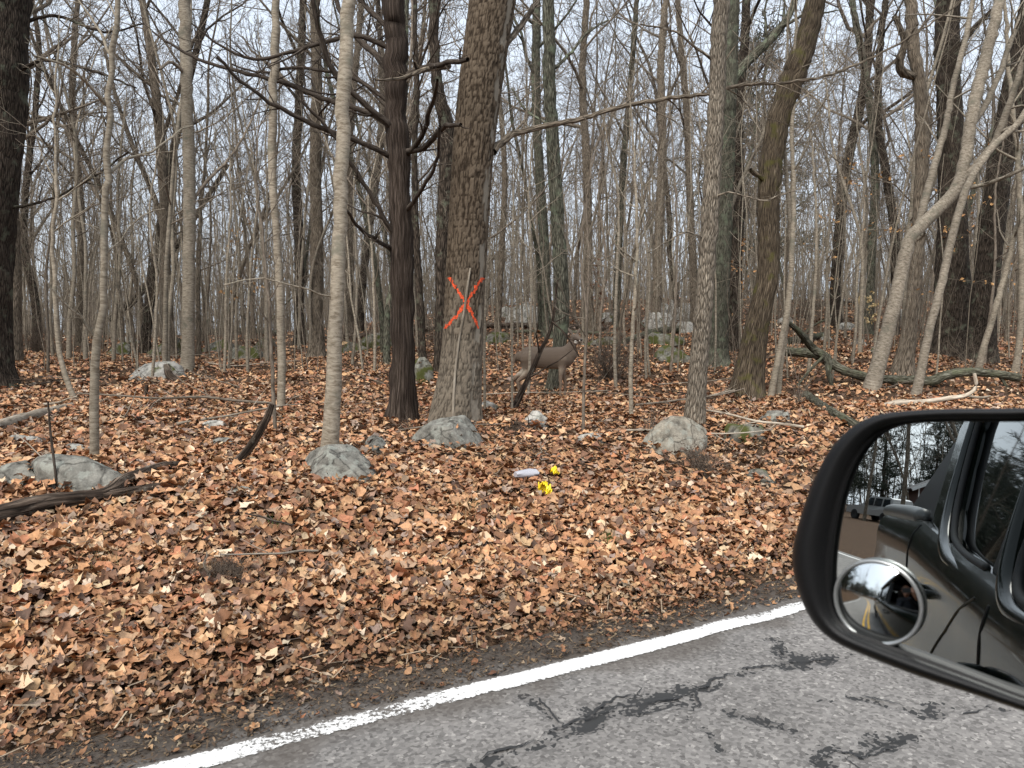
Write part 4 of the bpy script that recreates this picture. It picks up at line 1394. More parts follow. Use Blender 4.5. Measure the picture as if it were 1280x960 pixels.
def patch_brush(seed, N, w):
    bs = MB()
    rng = np.random.default_rng(seed)
    p = np.stack([(rng.random(N) - 0.5) * w, (rng.random(N) - 0.5) * w, np.full(N, -0.25)], -1)
    d = unit(np.stack([0.16 * rng.normal(size=N), 0.16 * rng.normal(size=N), np.ones(N)], -1))
    H = 1.0 + 3.8 * rng.random(N) ** 1.7
    pts = [p]
    for j in range(5):
        p = p + d * (H / 5)[:, None]
        pts.append(p)
        d = unit(d + 0.12 * rng.normal(size=(N, 3)) + np.array([0, 0, 0.05]))
    P = np.stack(pts, 1)
    R = (0.004 + 0.008 * rng.random(N))[:, None] * np.linspace(1, 0.3, 6)[None]
    bs.tubes(P, R, 4)
    P1, R1 = kids(rng, P, R, 7, 0.2, 1.0, 0.3, 0.7, 0.1, 4, 0.16, 0.55, rmin=0.003)
    bs.tubes(P1, R1, 3)
    P2, R2 = kids(rng, P1, R1, 3, 0.2, 1.0, 0.5, 0.7, 0.05, 3, 0.2, 0.7, rmin=0.0026)
    bs.tubes(P2, R2, 3)
    # thin pole saplings among the shoots
    N = 26
    p = np.stack([(rng.random(N) - 0.5) * w, (rng.random(N) - 0.5) * w, np.full(N, -0.3)], -1)
    d = unit(np.stack([0.07 * rng.normal(size=N), 0.07 * rng.normal(size=N), np.ones(N)], -1))
    H = 4.0 + 5.5 * rng.random(N)
    pts = [p]
    for j in range(7):
        p = p + d * (H / 7)[:, None]
        pts.append(p)
        d = unit(d + 0.07 * rng.normal(size=(N, 3)) + np.array([0, 0, 0.04]))
    P = np.stack(pts, 1)
    R = (0.010 + 0.020 * rng.random(N))[:, None] * np.linspace(1, 0.25, 8)[None]
    bs.tubes(P, R, 5, m=1)
    P1, R1 = kids(rng, P, R, 9, 0.25, 1.0, 0.2, 0.7, 0.12, 4, 0.16, 0.5, rmin=0.004)
    bs.tubes(P1, R1, 3, m=1)
    P2, R2 = kids(rng, P1, R1, 3, 0.2, 1.0, 0.5, 0.7, 0.08, 3, 0.2, 0.7, rmin=0.003)
    bs.tubes(P2, R2, 3, m=1)
    return bs.mesh('brush_patch', [M['twig'], M['smooth']])


rng = np.random.default_rng(21)
wood = empty('distant_wood', (0, 80, 0))
BEHIND = [(-24, 17), (-38, 28), (-20, 30), (-55, 40), (-100, -24), (-104, 0), (-100, 24), (-76, -34), (-112, 12), (-116, -14)]
wm = [patch_wood(400 + k, 62, 28, 16, M['twig']) for k in range(3)]
k = 0
for Yc in (60, 77, 95, 115):
    half_w = 0.78 * Yc + 6
    for xc in np.arange(-half_w, half_w + 1, 25):
        x_, y_ = xc + rng.uniform(-3, 3), Yc + rng.uniform(-2, 2)
        o = obj('wood_patch', wm[k % 3], wood)
        o['kind'] = 'stuff'
        o.location = (x_, y_ - 80, float(ground_z(x_, y_)))
        o.rotation_euler = (0, 0, math.pi * rng.integers(0, 2) + rng.uniform(-0.2, 0.2))
        k += 1
for f_, s_ in BEHIND:
    q_ = f_ * F_DIR + s_ * O_DIR
    o = obj('wood_patch', wm[k % 3], wood)
    o['kind'] = 'stuff'
    o.location = (q_[0], q_[1] - 80, float(ground_z(q_[0], q_[1])))
    o.rotation_euler = (0, 0, YAW + math.pi / 2 if s_ > 10 and f_ > -60 else YAW + math.pi / 2)
    k += 1
tag(wood, 'mass of bare grey trees far up the slope', 'woodland', kind='stuff')
brush = empty('undergrowth', (0, 30, 0))
bm_ = [patch_brush(500 + k, 60, 9.5) for k in range(4)]
k = 0
for Yc in (19, 27, 35, 43, 51, 59, 68, 78):
    half_w = 0.72 * Yc + 3
    for xc in np.arange(-half_w, half_w + 1, 9.0):
        x_, y_ = xc + rng.uniform(-1.5, 1.5), Yc + rng.uniform(-1, 1)
        z0 = float(ground_z(x_, y_))
        gx, gy = (float(ground_z(x_ + 2, y_)) - z0) / 2, (float(ground_z(x_, y_ + 2)) - z0) / 2
        o = obj('brush_patch', bm_[k % 4], brush)
        o['kind'] = 'stuff'
        o.location = (x_, y_ - 30, z0)
        o.rotation_euler = (math.atan(gy), -math.atan(gx), 0)
        k += 1
tag(brush, 'grey brown brush of thin bare shoots under the trees', 'undergrowth', kind='stuff')


# ------------------------------------------------------------------ boulders
ROCKS = []


def rock(name, px, py, wpx, hpx, mat, label, seed, depth=0.8, sink=0.3, cuts=9, rough=0.05, group=None, rz=None, flat=1.0):
    """px, py: middle of its foot in the leaves"""
    rng = np.random.default_rng(seed)
    q = on_ground(px, py)
    Y = q[1]
    W, H = wpx / 960 * Y, hpx / 960 * Y
    a, b = 34, 19
    th = np.linspace(0, 2 * math.pi, a, endpoint=False)
    ph = np.linspace(0.02, math.pi - 0.02, b)
    TH, PH = np.meshgrid(th, ph)
    p = np.stack([np.cos(TH) * np.sin(PH), np.sin(TH) * np.sin(PH), np.cos(PH)], -1)
    p = np.sign(p) * np.abs(p) ** 0.8
    for c in range(cuts + 3):
        n = unit(rng.normal(size=3) * np.array([1, 1, 0.9]) + (np.array([0, 0, 2.2]) if c < 2 else 0))
        d = 0.60 + 0.30 * rng.random() + 0.12 * (n[2] < 0.2)
        e = (p @ n) - d
        p = p - np.where(e > 0, e, 0)[..., None] * n * 0.96
    p = p * (1 + rough * fbm(p[..., 0] * 2.5, p[..., 1] * 2.5, p[..., 2] * 2.5, seed, 3))[..., None] + rough * 0.25 * fbm(p[..., 0] * 9, p[..., 1] * 9, p[..., 2] * 9, seed + 3, 2)[..., None] * p
    mx = np.abs(p.reshape(-1, 3)).max(0)
    p = p / mx
    top = p[..., 2].max()
    sink = sink * 0.4
    W = W * 1.25 + 0.03
    hz = (H * 1.05 + 0.035) / (top * (1 - sink) + 1e-6)
    p = p * np.array([W / 2, W / 2 * depth, hz / 1.0])
    p[..., 2] += hz * (-0.0) - hz * sink * 1.0
    ROCKS.append((q, W, depth, p))
    mb = MB()
    mb.grid(p, closed_v=True)
    mb.fan(p[0], p[0].mean(0), flip=True)
    o = mb.build(name, mat, None)
    o.location = (q[0], q[1] + W / 2 * depth * 0.6, float(ground_z(q[0], q[1] + W / 2 * depth * 0.6)) - 0.01)
    o.rotation_euler = (0, 0, (rng.random() - 0.5) * 0.5 if rz is None else rz)
    ROCKS[-1] = ROCKS[-1] + (np.array(o.location), o.rotation_euler[2])
    tag(o, label, 'rock', group)
    return o


rock('boulder', 86, 618, 108, 36, M['stone'], 'large flat grey boulder beside the crooked pale sapling', 1, 0.6, 0.2, 12, 0.04, rz=-0.1)
rock('boulder', 18, 612, 50, 22, M['stone'], 'grey slab resting against the large flat boulder', 2, 0.8, 0.2, 12, 0.04)
rock('boulder', 413, 606, 84, 38, M['stone'], 'angular grey boulder at the foot of the pale beech', 3, 0.75, 0.25, 12, 0.03)
rock('boulder', 549, 563, 92, 40, M['stone'], 'rounded grey boulder in front of the painted oak', 4, 0.55, 0.3, 8, 0.05)
rock('stone', 471, 568, 34, 17, M['stone'], 'small grey stone between two boulders near the cedar', 5, 0.8, 0.3, 9)
rock('boulder', 846, 566, 74, 40, M['stone_b'], 'brownish boulder with dry brush before the rough tan trunk', 6, 0.7, 0.3, 9)
rock('stone', 968, 530, 34, 13, M['stone'], 'small blue grey stone in the leaves near the bowed trunk', 7, 0.7, 0.3, 10)
rock('stone', 930, 552, 46, 14, M['stone_m'], 'low flat mossy stone near the brownish boulder', 8, 0.7, 0.3, 9)
rock('stone', 669, 533, 26, 15, M['stone_w'], 'small whitish stone below the deer', 9, 0.8, 0.3, 9)
rock('boulder', 186, 476, 62, 21, M['stone_w'], 'pale half buried boulder beside a rotten stub', 10, 0.7, 0.3, 9, 0.07)
rock('stone', 262, 538, 34, 9, M['stone_w'], 'pale flat stone lying flush in the leaves', 11, 0.8, 0.3, 9)
rock('stone', 28, 560, 34, 13, M['stone_w'], 'whitish stone beside the grey fallen log', 12, 0.8, 0.3, 9)
rock('stone', 96, 572, 44, 13, M['stone_w'], 'pale lichened stone just behind the large flat boulder', 13, 0.8, 0.3, 9)
rock('stone', 300, 625, 22, 11, M['stone'], 'small grey stone alone in the leaves near the rotten log', 14, 0.8, 0.3, 9)
rock('stone', 270, 562, 40, 10, M['stone'], 'thin grey stone behind the leaning dark limb', 15, 0.8, 0.3, 9)
rock('stone', 742, 555, 30, 10, M['stone_w'], 'flat pale stone under the fallen sticks', 16, 0.8, 0.3, 9)
rock('stone', 612, 515, 30, 10, M['stone_w'], 'thin white stone at the side of the oak foot', 17, 0.8, 0.3, 9)
rock('stone', 955, 605, 30, 10, M['stone_m'], 'greenish stone in the leaves beside the mirror', 18, 0.8, 0.3, 9)
rock('boulder', 848, 402, 34, 26, M['stone_w'], 'pale outcrop boulder topping the rock heap on the slope', 19, 0.8, 0.2, 9, 0.08)
rock('boulder', 826, 412, 36, 20, M['stone_w'], 'pale outcrop boulder low in the rock heap', 20, 0.8, 0.2, 9, 0.08)
rock('boulder', 872, 404, 26, 16, M['stone_w'], 'small pale boulder behind the rough tan trunk', 21, 0.8, 0.2, 9, 0.08)
rock('boulder', 657, 410, 38, 24, M['stone_w'], 'pale outcrop on the slope past the oak trunk', 22, 0.8, 0.2, 9, 0.08)
rock('boulder', 668, 398, 30, 16, M['stone_w'], 'pale rock behind the lichened trunks upslope', 23, 0.8, 0.2, 9, 0.08)
rock('boulder', 642, 404, 22, 14, M['stone_w'], 'small pale rock at the edge of the outcrop', 24, 0.8, 0.2, 9, 0.08)
for k, (px, py, w, h, lab) in enumerate([(815, 404, 22, 14, 'jagged pale rock beside the outcrop heap'), (838, 396, 24, 16, 'jagged pale rock crowning the back of the heap'), (858, 416, 24, 12, 'jagged pale rock at the foot of the heap'), (632, 396, 20, 12, 'jagged pale rock at the end of the outcrop'), (652, 392, 22, 14, 'jagged pale rock along the outcrop crest'), (760, 402, 20, 9, 'low pale rock between the two outcrops'), (905, 420, 22, 16, 'jagged pale rock behind the green lichened trunk'), (942, 412, 18, 12, 'jagged pale rock above the bowed trunk')]):
    rock('boulder', px, py, w, h, M['stone_w'], lab, 80 + k, 0.8, 0.2, 14, 0.10)
rock('boulder', 836, 432, 44, 14, M['stone_m'], 'mossy boulder below the pale rock heap', 25, 0.8, 0.2, 9, 0.08)
rock('boulder', 845, 452, 40, 16, M['stone_m'], 'low mossy boulder between sapling and rough tan trunk', 26, 0.8, 0.2, 9, 0.08)
for k, (px, py, w, h, lab) in enumerate([
        (142, 443, 30, 14, 'mossy green mound beside the crooked pale sapling'), (205, 446, 40, 22, 'brown mossy boulder against the ringed grey tree'), (300, 450, 44, 16, 'mossy boulder between ringed tree and knotted tree'),
        (268, 440, 36, 14, 'low mossy stone just past the ringed grey tree'), (440, 441, 38, 12, 'bright mossy stone beside the pale beech'), (468, 436, 40, 18, 'mossy boulder between the pale beech and cedar'), (525, 480, 26, 30, 'grey mossy boulder between cedar and oak'),
        (330, 436, 30, 12, 'small mossy stone behind the knotted tree'), (620, 430, 30, 12, 'mossy stone past the foot of the oak'), (758, 432, 50, 10, 'flat mossy stone behind the dark twiggy shrub')]):
    rock('boulder', px, py, w, h, M['stone_m'], lab, 40 + k, 0.8, 0.3, 9, 0.07)
for k, (px, py, w, h) in enumerate([(1058, 412, 22, 8), (1075, 432, 16, 7), (1034, 425, 14, 6), (1135, 402, 24, 14), (1250, 405, 16, 12), (1005, 428, 12, 6), (1100, 440, 14, 6), (985, 405, 20, 9), (385, 426, 26, 10), (160, 428, 22, 8)]):
    rock('stone', px, py, w, h, M['stone_w'], 'pale weathered stone scattered on the wooded slope', 60 + k, 0.8, 0.3, 9, 0.06, group='pale stones on the slope')


# ------------------------------------------------------------------ logs, limbs and sticks
def log(name, label, mat, trace, seed, Y=None, limbs=(), cut=None, k=14, lift=0.55, twigs=0, cat='log', group=None, amp=0.10, ground=True, twm=None):
    rng = np.random.default_rng(seed)

    def path(tr, Y0=None):
        if Y0 is None:
            P = np.array([on_ground(x, y) for x, y, w in tr])
            R = np.array([w for *_, w in tr]) / 960 * P[:, 1] / 2
            P[:, 2] += R * lift
        else:
            P = np.array([at(x, y, Y0 + (0.0 if len(t_) == 0 else t_[0])) for x, y, w, *t_ in tr])
            R = np.array([t[2] for t in tr]) / 960 * P[:, 1] / 2
        return catmull(P, R, 0.05)
    P, R = path(trace, Y)
    root = empty(name, (P[0][0], P[0][1], float(ground_z(P[0][0], P[0][1]))))
    org = np.array(root.location)
    mb = MB()
    trunk_mesh(mb, P, R, k, seed, amp, 9)
    for e, s in ((0, -1), (-1, 1)):
        ring = mb.V[0].reshape(len(P), k, 3)[e]
        mb.fan(ring, ring.mean(0), flip=(s > 0))
    mb.build('stem', mat, root, origin=org)
    if cut is not None:
        c = MB()
        ring = (mb.V[0] + 0).reshape(len(P), k, 3)[cut]
        d = unit(P[cut] - P[cut - 1 if cut == -1 else cut + 1]) * 0.004
        c.fan(ring + d + org * 0, ring.mean(0) + d, flip=(cut == -1))
        c.build('sawn_end', M['cutwood'], root)
    if limbs or twigs:
        mb = MB()
        for lt in limbs:
            lp, lr = path(lt, Y)
            mb = MB()
            mb.tubes(lp, lr, 8)
            if twigs:
                rp, rr_ = resample(lp, lr, 8)
                p2, r2 = kids(rng, rp[None], rr_[None], 3, 0.3, 1, 0.4, 0.8, 0.03, 5, 0.2, 0.5, rmin=0.003)
                mb.tubes(p2, r2, 4)
            mb.build('limb', twm or mat, root, origin=org)
        if twigs:
            mb = MB()
            rp, rr_ = resample(P, R, 10)
            p2, r2 = kids(rng, rp[None], rr_[None], twigs, 0.2, 1, 0.3, 0.8, 0.05, 6, 0.2, 0.5, rmin=0.003)
            mb.tubes(p2, r2, 4)
            mb.build('twigs', twm or mat, root, origin=org)['kind'] = 'stuff'
    tag(root, label, cat, group)
    return root


log('fallen_log', 'dark rotten log lying in leaves below the flat boulder', M['rot'], [(-30, 668, 28), (20, 655, 25), (60, 645, 22), (100, 638, 20), (130, 632, 18), (155, 614, 17), (180, 601, 15), (205, 592, 12), (236, 585, 8)], 71, limbs=[[(128, 634, 16), (165, 624, 14), (200, 616, 11), (225, 612, 7)]], k=20, amp=0.14, lift=1.3)
q0 = on_ground(290, 582)
log('fallen_limb', 'dark limb propped up behind the rotten log', M['rot'], [(288, 584, 14), (300, 574, 12), (312, 560, 11), (324, 540, 10), (334, 522, 9), (340, 505, 7)], 72, Y=q0[1], k=10)
log('fallen_limb', 'thin mossy limb reaching from rotten log to propped limb', M['mosslog'], [(236, 590, 7), (262, 575, 7), (290, 562, 5), (305, 548, 3)], 73, k=8, twigs=3)
log('fallen_log', 'grey weathered log half sunk beside the leaning sapling', M['deadpale'], [(-20, 545, 16), (20, 531, 16), (55, 521, 14), (90, 510, 9)], 74, k=12)
log('fallen_limb', 'bare pale limb lying across the leaves near the crooked sapling', M['deadpale'], [(138, 563, 4), (155, 566, 5), (172, 571, 5), (188, 576, 4)], 75, k=7)
log('fallen_limb', 'thin grey limb with twigs behind the crooked sapling', M['twig'], [(120, 534, 4), (150, 525, 5), (175, 518, 4), (195, 508, 3)], 76, k=7, twigs=6)
Yl = on_ground(1140, 485)[1]
log('fallen_log', 'long mossy fallen log with an orange sawn end', M['mosslog'], [(976, 439, 12, 1.2), (1005, 441, 12, 0.8), (1022, 444, 12, 0.5), (1042, 456, 12, 0.2), (1065, 467, 11), (1105, 474, 11), (1140, 475, 11), (1165, 476, 13), (1182, 469, 12), (1210, 465, 11), (1242, 467, 10.5), (1274, 472, 10)], 77, Y=Yl,
    limbs=[[(984, 402, 5, -0.2), (998, 414, 8, 0), (1017, 436, 10, 0.3), (1034, 448, 11, 0), (1036, 468, 7, -0.2), (1042, 489, 4, -0.3)], [(1030, 445, 4), (1015, 460, 4), (1000, 478, 3), (985, 500, 3)], [(1245, 466, 4), (1255, 478, 4), (1262, 492, 3)]], cut=-1, k=18, amp=0.12)
log('fallen_log', 'short dark log ending behind the mirror', M['mosslog'], [(1007, 500, 12), (1025, 512, 12), (1045, 524, 12), (1075, 540, 12)], 78, cut=0, k=12, lift=0.9)
Yb = on_ground(1160, 508)[1]
log('fallen_limb', 'pale barkless branch with an upturned tip by the mirror', M['deadpale'], [(1095, 512, 9), (1120, 504, 8), (1150, 503, 7), (1185, 498, 6), (1208, 494, 5), (1220, 484, 5), (1218, 467, 4)], 79, Y=Yb, k=8, limbs=[[(1205, 494, 4), (1225, 497, 3), (1238, 495, 2)]])
Yd_ = on_ground(642, 516)[1]
log('fallen_limb', 'dark broken limb leaning up across the deer', M['rot'], [(628, 522, 9), (642, 510, 10), (652, 490, 7.5), (664, 465, 6.5), (676, 438, 5.5), (686, 418, 4.5), (692, 395, 3.5), (697, 350, 2.5)], 80, Y=Yd_, k=9, limbs=[[(690, 402, 2.5, -0.1), (704, 415, 2.2, -0.15), (718, 435, 2, -0.2), (724, 446, 1.8, -0.2)]], twigs=5)
for k, (pts, m_, lab) in enumerate([
        ([(722, 531, 4), (770, 528, 5), (840, 529, 3)], 'twig', 'long thin stick behind the brownish boulder'), ([(722, 552, 6), (745, 547, 6), (782, 551, 4)], 'deadpale', 'weathered pale stick on the flat pale stone'),
        ([(725, 540, 4), (752, 530, 4), (790, 527, 3)], 'twig', 'short grey stick crossing the long thin one'), ([(620, 525, 4), (640, 530, 4), (680, 540, 3)], 'rot', 'dark stick on the leaves below the leaning limb'),
        ([(950, 560, 2), (990, 562, 3), (1025, 561, 2)], 'twig', 'straight thin stick near the mossy flat stone'), ([(716, 802, 4), (735, 788, 4), (748, 779, 3)], 'twig', 'bare stick lying beside the white edge line'),
        ([(310, 700, 4), (340, 705, 5), (372, 700, 3)], 'deadpale', 'pale stick in the litter near the small dead tuft'), ([(130, 742, 7), (155, 735, 7), (172, 732, 5)], 'rot', 'dark rotten stub lying in the leaf litter'),
        ([(400, 700, 3), (425, 728, 4), (445, 745, 3)], 'twig_dark', 'dark bent stick in deep leaves'), ([(598, 690, 3), (612, 705, 4), (626, 724, 3)], 'deadpale', 'thin pale stick standing out of the litter'),
        ([(440, 835, 5), (462, 838, 6), (500, 845, 4)], 'rot', 'bark strip on the dirt shoulder of the road'), ([(380, 850, 4), (420, 862, 4)], 'deadpale', 'thin splinter on the dirt shoulder')]):
    log('stick', lab, M[m_], pts, 90 + k, k=7, cat='stick', twigs=2 if k < 6 else 0, lift=1.0)
for k, (pts, lab) in enumerate([([(500, 418, 6), (560, 413, 7), (620, 411, 7), (700, 411, 6), (760, 414, 5)], 'long dark log lying across the slope behind the deer'), ([(640, 417, 4), (700, 418, 5), (780, 420, 4)], 'thin reddish log below the long dark one'),
                                ([(75, 414, 6), (130, 410, 7), (170, 405, 5)], 'dark fallen log behind the crooked sapling'), ([(240, 420, 7), (300, 418, 8), (350, 420, 6)], 'dark fallen log between ringed and knotted trees'),
                                ([(400, 428, 6), (440, 424, 6), (490, 420, 5)], 'dark fallen log behind the pale beech'), ([(780, 432, 8), (820, 420, 9), (862, 414, 7)], 'grey fallen log against the pale rock heap'),
                                ([(1015, 385, 5), (1040, 382, 6), (1075, 380, 4)], 'dark fallen log high on the slope'), ([(985, 432, 9), (1010, 428, 9), (1035, 422, 7)], 'weathered log end past the mossy log')]):
    log('fallen_log', lab, M['rot' if k % 2 == 0 else 'mosslog'], pts, 120 + k, k=9, lift=1.2, twigs=5)
Yq = on_ground(150, 425)[1]
log('fallen_limb', 'dead tree snapped and leaning behind the ringed grey tree', M['dark'], [(138, 400, 9), (170, 372, 9), (200, 335, 8), (225, 300, 7), (250, 262, 6), (285, 205, 5)], 140, Y=Yq, k=9, twigs=9)
log('stub', 'charred rotten stub against the pale half buried boulder', M['rot'], [(222, 478, 12), (212, 470, 10), (208, 455, 7)], 141, Y=on_ground(214, 478)[1], k=9, cat='stump')
log('stub', 'short upright dark stub in front of the pale boulder', M['rot'], [(182, 499, 5), (182.5, 490, 5), (183, 481, 4)], 142, Y=on_ground(182, 499)[1], k=8, cat='stump')
log('dead_sapling', 'thin dead stem standing in front of the flat boulder', M['twig_dark'], [(73, 622, 3.2), (68, 580, 3), (63, 540, 3), (60, 502, 2.5)], 143, Y=on_ground(73, 622)[1], k=6, cat='dead stem', twigs=2)
rng = np.random.default_rng(31)
stick_m = []
for k in range(6):
    L = 0.25 + 0.5 * rng.random()
    p = np.cumsum(np.vstack([[0, 0, 0.012], np.stack([np.full(6, L / 6), 0.02 * rng.normal(size=6), 0.004 * rng.normal(size=6)], -1)]), 0)
    R = np.linspace(1, 0.5, 7) * (0.004 + 0.006 * rng.random())
    mb = MB()
    mb.tubes(*catmull(p, R, 0.05), 6)
    p2, r2 = kids(rng, p[None], R[None], 2, 0.3, 0.9, 0.4, 0.7, 0.0, 4, 0.12, 0.6)
    p2[..., 2] = np.abs(p2[..., 2]) * 0.5 + 0.01
    mb.tubes(p2, r2, 4)
    stick_m.append(mb.mesh('twig', [M['twig'], M['deadpale'], M['twig_dark']][k % 3]))
for k in range(70):
    while True:
        Yr = 4 + 14 * rng.random() ** 1.3
        xr = (rng.random() * 1.4 - 0.72) * Yr
        if road_fs(np.array(xr), np.array(Yr))[1] > 3.7:
            break
    o = obj('twig', stick_m[k % 6])
    o.location = (xr, Yr, float(ground_z(xr, Yr)) + 0.035)
    o.rotation_euler = (0.15 * rng.normal(), 0.15 * rng.normal(), rng.random() * 6.28)
    mk = mark_of(xr, Yr)
    lab, grp = 'small %s twig on the leaf litter %s %s' % (['grey brown', 'barkless pale', 'blackish'][k % 3], 'near' if Yr > 9 else 'roadward of', mk), 'twigs dropped about ' + mk
    tag(o, lab, 'twig', grp)

rng = np.random.default_rng(33)
for k in range(26):
    px, py = rng.uniform(20, 1250), rng.uniform(432, 545)
    if 630 < px < 740 and py > 440:
        continue
    q = on_ground(px, py)
    L = rng.uniform(0.8, 2.6)
    an = rng.uniform(-0.6, 0.6) + (math.pi if rng.random() < 0.5 else 0)
    pts = []
    p = q[:2].copy()
    for j in range(6):
        pts.append((p[0], p[1], float(ground_z(p[0], p[1])) + 0.05 + 0.03 * j))
        p = p + np.array([math.cos(an), math.sin(an)]) * L / 5
        an += rng.normal() * 0.15
    R = np.linspace(1, 0.4, 6) * rng.uniform(0.008, 0.022)
    P, R = catmull(np.array(pts), R, 0.08)
    root = empty('fallen_branch', pts[0])
    mb = MB()
    mb.tubes(P, R, 7)
    mt_ = M[['deadpale', 'twig', 'rot'][k % 3]]
    mb.build('stem', mt_, root, origin=np.array(pts[0]))
    mb = MB()
    rp, rr_ = resample(P, R, 8)
    p2, r2 = kids(rng, rp[None], rr_[None], 6, 0.2, 1, 0.35, 0.7, 0.03, 5, 0.15, 0.5, rmin=0.003)
    mb.tubes(p2, r2, 4)
    p3, r3 = kids(rng, p2, r2, 3, 0.2, 1, 0.45, 0.7, 0.03, 4, 0.15, 0.6, rmin=0.002)
    mb.tubes(p3, r3, 3)
    mb.build('twigs', mt_, root, origin=np.array(pts[0]))['kind'] = 'stuff'
    mk = mark_of(q[0], q[1])
    tag(root, '%s fallen branch lying %s %s' % (['pale barkless', 'grey brown', 'dark rotten'][k % 3], 'near' if q[1] < 14 else 'beyond', mk), 'branch', 'fallen branches about ' + mk)

# ------------------------------------------------------------------ the leaf litter


def leaf_outline(kind, rng):
    if kind == 0:      # oak, pointed lobes
        ys = [-0.5, -0.36, -0.26, -0.12, -0.02, 0.14, 0.24, 0.38, 0.5]
        ws = [0.02, 0.12, 0.24, 0.13, 0.34, 0.16, 0.30, 0.10, 0.0]
    elif kind == 1:    # maple
        ys = [-0.42, -0.40, -0.25, -0.16, 0.02, 0.06, 0.22, 0.32, 0.5]
        ws = [0.0, 0.20, 0.28, 0.44, 0.28, 0.50, 0.18, 0.20, 0.0]
    else:              # beech, plain oval
        ys = [-0.5, -0.4, -0.25, -0.1, 0.05, 0.2, 0.33, 0.43, 0.5]
        ws = [0.0, 0.12, 0.22, 0.27, 0.28, 0.24, 0.16, 0.08, 0.0]
    j = rng.normal(size=(2, 9)) * 0.018
    return np.array(ys), np.maximum(np.array(ws) + j[0] * (np.array(ws) > 0.03), 0.004), np.maximum(np.array(ws) + j[1] * (np.array(ws) > 0.03), 0.004)


def leaf_shape(kind, rng, nrow=9):
    ys, wl_, wr_ = leaf_outline(kind, rng)
    if nrow < 9:
        pick = np.linspace(0, 8, nrow).round().astype(int)
        ys, wl_, wr_ = ys[pick], np.maximum(wl_[pick], 0.02), np.maximum(wr_[pick], 0.02)
        wl_[1:-1] = np.maximum(wl_[1:-1], 0.2)
        wr_[1:-1] = np.maximum(wr_[1:-1], 0.2)
    n = len(ys)
    V = np.zeros((n, 3, 3))
    V[:, 0, 0], V[:, 2, 0] = -wl_, wr_
    V[:, :, 1] = ys[:, None]
    fold = rng.uniform(-0.5, 0.9)
    curl = rng.uniform(-0.9, 1.3)
    tw = rng.uniform(-0.8, 0.8)
    x, y = V[..., 0], V[..., 1]
    V[..., 2] = fold * np.abs(x) + curl * (y ** 2) * 0.8 + tw * x * y + 0.10 * rng.normal(size=x.shape) * (np.abs(x) > 0.05)
    i = np.arange(n - 1)[:, None]
    j = np.arange(2)[None]
    F = np.stack([i * 3 + j, i * 3 + j + 1, (i + 1) * 3 + j + 1, (i + 1) * 3 + j], -1).reshape(-1, 4)
    return V.reshape(-1, 3), F


rng = np.random.default_rng(41)
LV, LF, LC = [], [], []
ln = 0


def scatter(n, Ymin, Ymax, nrow, size, lay, seed, pw=1.0):
    global ln
    rng = np.random.default_rng(seed)
    Yr = np.sqrt(Ymin ** 2 + (Ymax ** 2 - Ymin ** 2) * rng.random(n * 2))
    ur = rng.random(n * 2)
    xr = (ur * 1.56 - 0.80) * Yr + (ur * 3.4 - 1.9)
    f, s = road_fs(xr, Yr)
    edge = 3.09 + 0.13 * fbm(f * 1.3, 0 * f, 0 * f, 55, 3) + 0.05 * smst(3.5, 0.5, f)
    pr = smst(0.0, 0.36, s - edge) * 0.90 + 0.10 * (s > 2.98)
    ok = rng.random(n * 2) < pr
    # thinner on the steep patches and over stones
    thin_ = noise3(xr * 1.2, Yr * 1.2, 0 * xr, 91)
    ok &= rng.random(n * 2) < np.clip(1.3 + 0.7 * thin_, 0.6, 1)
    xr, Yr = xr[ok][:n], Yr[ok][:n]
    n = len(xr)
    e = 0.05
    z = ground_z(xr, Yr)
    gx = (ground_z(xr + e, Yr) - z) / e
    gy = (ground_z(xr, Yr + e) - z) / e
    nv = unit(np.stack([-gx, -gy, np.ones(n)], -1) + rng.normal(size=(n, 3)) * np.array([0.36, 0.36, 0.12]))
    a = rng.random(n) * 2 * math.pi
    t = np.stack([np.cos(a), np.sin(a), 0 * a], -1)
    yv = unit(t - (t * nv).sum(-1, keepdims=True) * nv)
    xv = np.cross(yv, nv)
    sz = size * (0.4 + 0.95 * rng.random(n) ** 1.4)
    fs = road_fs(xr, Yr)[1]
    sz = sz * (0.45 + 0.55 * smst(3.15, 4.1, fs))
    cen = np.stack([xr, Yr, z + lay * rng.random(n) + 0.004], -1)
    ci = rng.choice(len(PAL), size=n, p=PALW)
    c = PAL[ci] * (0.66 + 0.55 * rng.random((n, 1))) * (1 + 0.022 * rng.normal(size=(n, 3)))
    # some patches lie wetter and browner
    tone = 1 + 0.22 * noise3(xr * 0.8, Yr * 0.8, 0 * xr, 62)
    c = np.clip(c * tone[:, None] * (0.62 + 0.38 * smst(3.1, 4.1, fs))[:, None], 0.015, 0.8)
    kinds = rng.integers(0, 24, n)
    for kd in range(24):
        m_ = kinds == kd
        if not m_.any():
            continue
        V, F = leaf_shape([0, 0, 0, 1, 2, 0, 2, 1][kd % 8], np.random.default_rng(500 + kd), nrow)
        W = cen[m_][:, None, :] + sz[m_][:, None, None] * (V[None, :, 0:1] * xv[m_][:, None] + V[None, :, 1:2] * yv[m_][:, None] + V[None, :, 2:3] * nv[m_][:, None])
        N_, v_ = W.shape[:2]
        LV.append(W.reshape(-1, 3))
        LF.append((F[None] + (np.arange(N_) * v_)[:, None, None]).reshape(-1, 4) + ln)
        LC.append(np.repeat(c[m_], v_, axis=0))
        ln += N_ * v_


